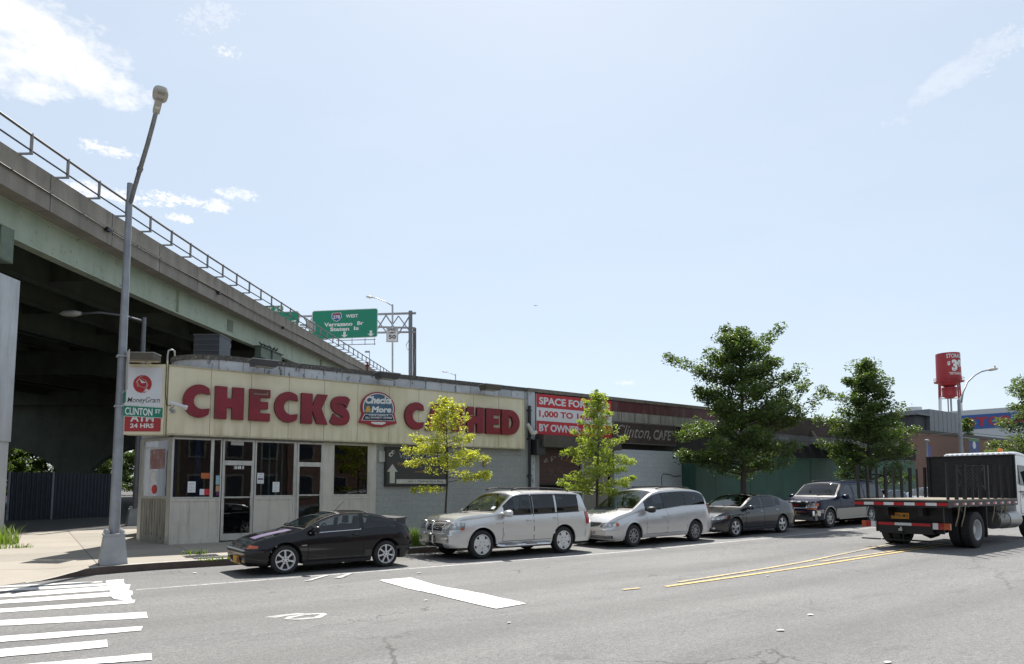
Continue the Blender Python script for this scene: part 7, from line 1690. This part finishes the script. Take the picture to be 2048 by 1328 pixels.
sedan(q.x + 5.4, 15.8, 'pale blue grey sedan whose roof shows between the truck stakes', 'sedan_paleblue', (.24, .28, .36), .4, 3)
q = at_d(22, 985, 40); sedan(q.x - 4.4, q.y, 'blue car in the deep shade beneath the highway beside the pier', 'sedan_deepblue', (.03, .06, .16), .3, 4)
for o in COL.objects:
    if o.get('label', '').startswith('blue car in the deep'): o.location.z = .33; o.rotation_euler = (0, 0, rad(-36)); o['group'] = 'cars under the highway'
# ------------------------------------------------------------------ flatbed stake truck driving away to the right
TX0, TX1, TY0, TY1 = 19.75, 24.5, 7.80, 10.26
def tz_(x): return zr(x)
trk = thing('flatbed_truck', 'black flatbed stake truck with white cab and red and white rear strip', 'truck', (TX0, 9.03, zr(21)))
M_TBLK = mat('truck_black', (.008, .008, .009), .5, var=.3, vs=3, spots=((.05, .045, .04), .68, 6)); M_DECK = mat('deck_plank', (.20, .175, .14), .85, var=.25, vs=3); M_PLY = mat('black_plywood', (.010, .010, .011), .65, var=.3, vs=2, spots=((.07, .065, .06), .66, 9), rv=.15)
M_TWH = paint('cab_white', (.66, .67, .68), 0, .35, .06); M_REFR = mat('reflector_red', (.42, .015, .022), .35); M_REFW = mat('reflector_white', (.62, .63, .64), .35)
BZ = 1.46
B(TX0, TX1 + .1, TY0, TY1, BZ - .04, BZ).build('deck', M_DECK, trk)
g = B(TX0 - .005, TX0 + .10, TY0, TY1, BZ - .22, BZ - .041)
for y in (TY0, TY1 - .06): g.box(TX0 + .101, TX1 + .1, y, y + .06, BZ - .20, BZ - .041)
for y in (8.5, 9.4): g.box(TX0 + .15, 27.2, y, y + .12, BZ - .46, BZ - .221)
for k in range(9): g.box(TX0 + .3 + k * .55, TX0 + .38 + k * .55, TY0 + .061, TY1 - .061, BZ - .22, BZ - .045)
g.build('chassis', M_TBLK, trk)
xs_ = TX0 - .006
g = MB(); seg = 9; L = TY1 - TY0
for k in range(seg): g.mi = k % 2; a = TY1 - L * (k * .1111); g.box(xs_ - .004, xs_ - .0005, a - L * .1111 + .002, a, BZ - .165, BZ - .085)
g.build('rear_strip', [M_REFR, M_REFW], trk)
for k in range(9):
    x = TX0 + .35 + k * .52; g = MB(); g.mi = 0; g.box(x, x + .15, TY0 - .004, TY0 - .0005, BZ - .15, BZ - .09); g.mi = 1; g.box(x + .151, x + .27, TY0 - .004, TY0 - .0005, BZ - .15, BZ - .09); g.build('side_reflector', [M_REFR, M_REFW], trk)
for k in range(9):
    for (y, tall) in ((TY0 + .03, 1), (TY1 - .09, 0)):
        x = TX0 + .12 + k * .53; le = R.uniform(-.03, .03); ly = R.uniform(-.02, .02); h = (.98 if tall else .96) + R.uniform(-.05, .03)
        MB().bar((x + .03, y + .03, BZ - .18), (x + .03 + le, y + .03 + ly, BZ + h), .055, .085).build('stake', M_TBLK, trk)
g = B(TX1, TX1 + .06, TY0 - .01, TY1 + .01, BZ + .001, 2.76); g.build('headboard', M_PLY, trk)
g = MB()
for y in (TY0 + .04, TY1 - .1): g.box(TX1 - .05, TX1 - .001, y, y + .06, BZ + .002, 2.74)
g.box(TX1 - .04, TX1 + .1, TY0 - .02, TY1 + .02, 2.761, 2.79); g.build('headboard_frame', M_TBLK, trk)
g = MB(); yc = 9.0
for i in range(9):
    for sg in (-1, 1): a = yc - .42 + i * .095; g.bar((TX1 - .012, max(yc - .4, min(yc + .4, a - .3 * sg)), 1.72), (TX1 - .012, max(yc - .4, min(yc + .4, a + .3 * sg)), 2.45), .008)
frame_mb_y = [(yc - .42, yc - .39), (yc + .39, yc + .42)]
for a, b in frame_mb_y: g.box(TX1 - .03, TX1 - .002, a, b, 1.70, 2.48)
g.box(TX1 - .03, TX1 - .002, yc - .389, yc + .389, 2.46, 2.48); g.build('mesh_window', mat('mesh_grey', (.10, .11, .11), .5, .4), trk)
# cab
CX0, CX1, cy0, cy1 = 24.95, 26.95, 7.95, 10.12
def cab_sec(x, k): pass
g = MB(); prof = [(0, .75), (0, 2.34), (.06, 2.50), (.25, 2.61), (1.25, 2.61), (1.55, 2.54), (1.80, 2.18), (2.02, 1.65), (2.06, 1.1), (2.02, .75)]
n = len(prof)
for (y, ins, topin) in ((cy0 + .10, .03, 0), (cy0, 0, 0), (cy1, 0, 0), (cy1 - .10, .03, 0)):
    pass
rows = []
for (y, kx) in ((cy0 + .07, .97), (cy0, 1.0), (cy1, 1.0), (cy1 - .07, .97)):
    r_ = []
    for (x, z) in prof:
        tin = max(0, (z - 1.7)) * .10; yy = y + (tin if y < 9 else -tin); r_.append((CX0 + x, yy, z + zr(25.5)))
    rows.append(r_)
v0 = len(g.v)
for r_ in (rows[1], rows[2]): g.v += r_
for i in range(n): j = (i + 1) % n; g.f.append((v0 + i, v0 + j, v0 + n + j, v0 + n + i)); g.m.append(0)
g.f.append(tuple(v0 + i for i in range(n))[::-1]); g.m.append(0); g.f.append(tuple(v0 + n + i for i in range(n))); g.m.append(0)
cab = g.build('cab', M_TWH, trk)
zc_ = zr(25.5)
def cabside(g, P, off): 
    for sd in (1, -1):
        Q = []
        for (x, z) in P: tin = max(0, (z - 1.7)) * .10; y = (cy0 + tin - off) if sd == 1 else (cy1 - tin + off); Q.append((CX0 + x, y, z + zc_))
        g.face(Q if sd == 1 else Q[::-1])
for sd in (0, 1):
    g = MB(); P = [(.42, 1.72), (1.62, 1.60), (1.66, 1.80), (1.42, 2.28), (.48, 2.32)]; Q = []
    for (x, z) in P: tin = max(0, (z - 1.7)) * .10; Q.append((CX0 + x, (cy0 + tin - .006) if sd == 0 else (cy1 - tin + .006), z + zc_))
    g.face(Q); g.build('side_window', M_CGL, cab)
    y = cy0 - .004 if sd == 0 else cy1 + .004; g = MB()
    for (a, b, z0, z1) in ((.36, .372, .80, 2.6), (1.70, 1.712, .80, 1.9), (.372, 1.70, .80, .812)): g.box(CX0 + a, CX0 + b, y - .003 + (.0 if z1 < 2 else 0), y + .003, z0 + zc_, min(z1, 1.69) + zc_)
    g.build('door_seam', M_SEAM, cab)
    B(CX0 + .44, CX0 + .58, y - .02, y + .02, 1.46 + zc_, 1.50 + zc_).build('door_handle', M_BLACK, cab)
    ym = cy0 - .22 if sd == 0 else cy1 + .22
    g = B(CX0 + 1.78, CX0 + 1.84, ym - .09, ym + .09, 1.75 + zc_, 2.2 + zc_); g.tube([(CX0 + 1.8, ym, 2.2 + zc_), (CX0 + 1.76, cy0 + .06 if sd == 0 else cy1 - .06, 2.35 + zc_)], .016, 6); g.tube([(CX0 + 1.8, ym, 1.76 + zc_), (CX0 + 1.85, cy0 if sd == 0 else cy1, 1.6 + zc_)], .016, 6); g.build('side_mirror', M_BLACK, trk)
g = MB(); g.face([(CX0 + 1.60, cy0 + .25, 2.50 + zc_), (CX0 + 1.60, cy1 - .25, 2.50 + zc_), (CX0 + 2.02, cy1 - .12, 1.70 + zc_), (CX0 + 2.02, cy0 + .12, 1.70 + zc_)]); g.build('windscreen', M_WGL, cab)
g = MB()
for i in range(13):
    y = cy0 + .16 + i * .146; P = [(CX0 + .06 + .12 * k, y, 2.575 + zc_ + .085 * math.sin(math.pi * min(1, k / 12 + .15)) ** .6) for k in range(11)]; g.tube(P, .085, 8)
g.build('roof_ribs', M_TWH, cab, smooth=True)
bx_, by_ = CX0 + .75, 8.55
g = MB().lathe((bx_, by_, 2.72 + zc_), UZ, [(0, .001), (0, .075), (.04, .075)], 16); b_ = g.build('beacon', M_BLACK, trk); g = MB().lathe((bx_, by_, 2.72 + zc_), UZ, [(.04, .07), (.12, .068), (.15, .05), (.155, .001)], 16); g.build('lens', mat('beacon_amber', (.62, .16, .01), .2, coat=.5), b_, smooth=40)
g = MB()
for y in (8.1, 8.9, 9.9): g.box(CX0 + 1.32, CX0 + 1.42, y - .06, y + .06, 2.60 + zc_, 2.66 + zc_)
g.build('marker_lamps', M_AMB, trk)
g = MB(); g.text('FRC', (CX0 + .62, cy0 - .004, 1.28 + zc_), UX, UZ, .7, .22, .002, .02); g.build('door_lettering', mat('door_red', (.35, .05, .05), .5), cab)
# wheels, tank, mudflaps and the rear
def twheel(x, y, sd, r=.50, wd=.27, front=False):
    c = (x, y, r + zr(x)); ax = (0, sd, 0); h = wd / 2
    w_ = MB().lathe(c, ax, [(-h, r * .58), (-h, r * .9), (-h * .75, r), (h * .75, r), (h, r * .92), (h, r * .6), (h * .9, r * .57)], 36).build('wheel', M_TYRE, trk, smooth=45)
    if front: pr = [(h * .9, r * .57), (h * 1.0, r * .55), (h * .7, r * .46), (h * .75, r * .30), (h * 1.25, r * .26), (h * 1.3, r * .16), (h * 1.3, .001)]
    else: pr = [(h * .9, r * .575), (h * .98, r * .56), (h * .9, r * .52), (-h * .4, r * .46), (-h * .45, r * .28), (h * .3, r * .24), (h * .35, .001)]
    MB().lathe(c, ax, pr, 32).build('rim', mat('truck_rim_white', (.52, .53, .54), .5, .2, var=.15) if 'truck_rim_white' not in bpy.data.materials else bpy.data.materials['truck_rim_white'], w_, smooth=35)
for (y, sd) in ((TY0 + .16, -1), (TY0 + .46, -1), (TY1 - .16, 1), (TY1 - .46, 1)): twheel(21.62, y, sd)
for (y, sd) in ((cy0 + .14, -1), (cy1 - .14, 1)): twheel(26.3, y, sd, .48, .27, True)
zg = zr(21)
g = B(TX0 + .55, TX0 + .62, 8.15, 9.95, .42 + zg, BZ - .23); g.box(TX0 + .35, TX0 + .5, 8.35, 9.75, .40 + zg, .72 + zg); g.build('rear_panel', M_TBLK, trk)
g = MB(); yL = 9.75
for k, (a, b) in enumerate(((9.78, 9.33), (9.329, 8.88), (8.879, 8.40))): g.mi = k % 2; g.box(TX0 + .343, TX0 + .3495, b, a, .625 + zg, .70 + zg)
g.build('bumper_strip', [M_REFR, M_REFW], trk)
g = B(TX0 + .53, TX0 + .549, 9.02, 9.50, .80 + zg, .97 + zg); g.mi = 1; g.text('47731-MG', (TX0 + .53, 9.47, .845 + zg), (0, -1, 0), UZ, .42, .085, .003, .02); g.build('number_plate', [M_PLATE, M_PLTX], trk)
g = MB()
for y in (9.0, 9.27, 9.54): g.box(TX0 + .53, TX0 + .549, y, y + .10, 1.12 + zg, 1.16 + zg)
g.build('marker_lamps', mat('dull_red', (.16, .03, .03), .4), trk)
for (y0, y1, order) in ((9.86, 10.26, 1), (7.92, 8.36, -1)):
    g = MB(); w = (y1 - y0) / 3
    for k in range(3):
        g.mi = k if order == 1 else k; yy = (y1 - w * k) if order == 1 else (y0 + w * k + w); g.box(TX0 + .36, TX0 + .44, yy - w + .003, yy, .55 + zg, .72 + zg)
    g.build('tail_light', [M_AMB, M_REDL, M_REFW], trk)
g = B(TX0 + .45, TX0 + .52, 7.95, 10.2, .60 + zg, .66 + zg); g.box(TX0 + .30, TX0 + .36, 9.72, 10.25, .20 + zg, .235 + zg); g.box(TX0 + .30, TX0 + .36, 7.90, 8.45, .20 + zg, .235 + zg); g.box(TX0 + .361, TX0 + .5, 8.5, 9.7, .20 + zg, .235 + zg); g.build('step_bar', M_TBLK, trk)
g = MB(); g.obox((TX0 + .28, 9.1, .52 + zg), (.12, 0, 0), (0, .05, 0), (0, 0, .03)); g.lathe((TX0 + .2, 9.1, .55 + zg), UZ, [(0, .02), (.04, .02), (.06, .04), (.09, .001)], 10); g.build('tow_hitch', M_CHROME, trk); MB().bar((TX0 + .3, 9.1, .5 + zg), (TX0 + .3, 9.08, .16 + zg), .02).build('hitch_chain', M_TBLK, trk)
g = MB().lathe((22.6, TY0 + .22, .72 + zg), (1, 0, 0), [(.55, .001), (.55, .25), (1.25, .25), (1.25, .001)], 20); g.build('air_tank', mat('tank_grey', (.15, .15, .145), .4, .4), trk, smooth=40)
g = MB().lathe((23.95, TY0 + .25, .72 + zg), (1, 0, 0), [(0, .001), (0, .27), (.9, .27), (.9, .001)], 20); g.build('fuel_tank', mat('tank_silver', (.34, .34, .33), .35, .6), trk, smooth=40)
g = B(TX0 + .65, 21.0, 8.2, 9.9, .62 + zg, BZ - .232); g.lathe((21.62, 8.6, .5 + zg), (0, 1, 0), [(0, .12), (.9, .12)], 12); g.lathe((21.62, 9.03, .46 + zg), (0, 1, 0), [(-.25, .001), (-.2, .18), (0, .26), (.2, .18), (.25, .001)], 14); g.box(22.3, 24.6, 8.55, 9.6, .7 + zg, 1.0 + zg); g.build('axle_and_frame', M_UNDER, trk)
B(22.25, 22.29, TY0 + .02, TY0 + .62, .28 + zg, 1.2 + zg).build('mudflap', M_BLACK, trk); B(22.25, 22.29, TY1 - .62, TY1 - .02, .28 + zg, 1.2 + zg).build('mudflap', M_BLACK, trk)
for (x, dx, ln) in ((TX0 + .62, -.22, .5), (TX0 + 1.0, -.24, .52), (TX0 + 3.0, -.2, .48), (TX0 + 3.6, -.3, .45), (TX0 + 3.9, -.25, .5)):
    MB().tube([(x, TY0 - .02, BZ - .2), (x + dx * .6, TY0 - .03, BZ - .2 - ln * .5), (x + dx, TY0 - .01, BZ - .2 - ln * .85), (x + dx + .04, TY0 + .02, BZ - .2 - ln)], .014, 5).build('strap', mat('strap_tan', (.26, .20, .12), .8) if 'strap_tan' not in bpy.data.materials else bpy.data.materials['strap_tan'], trk)
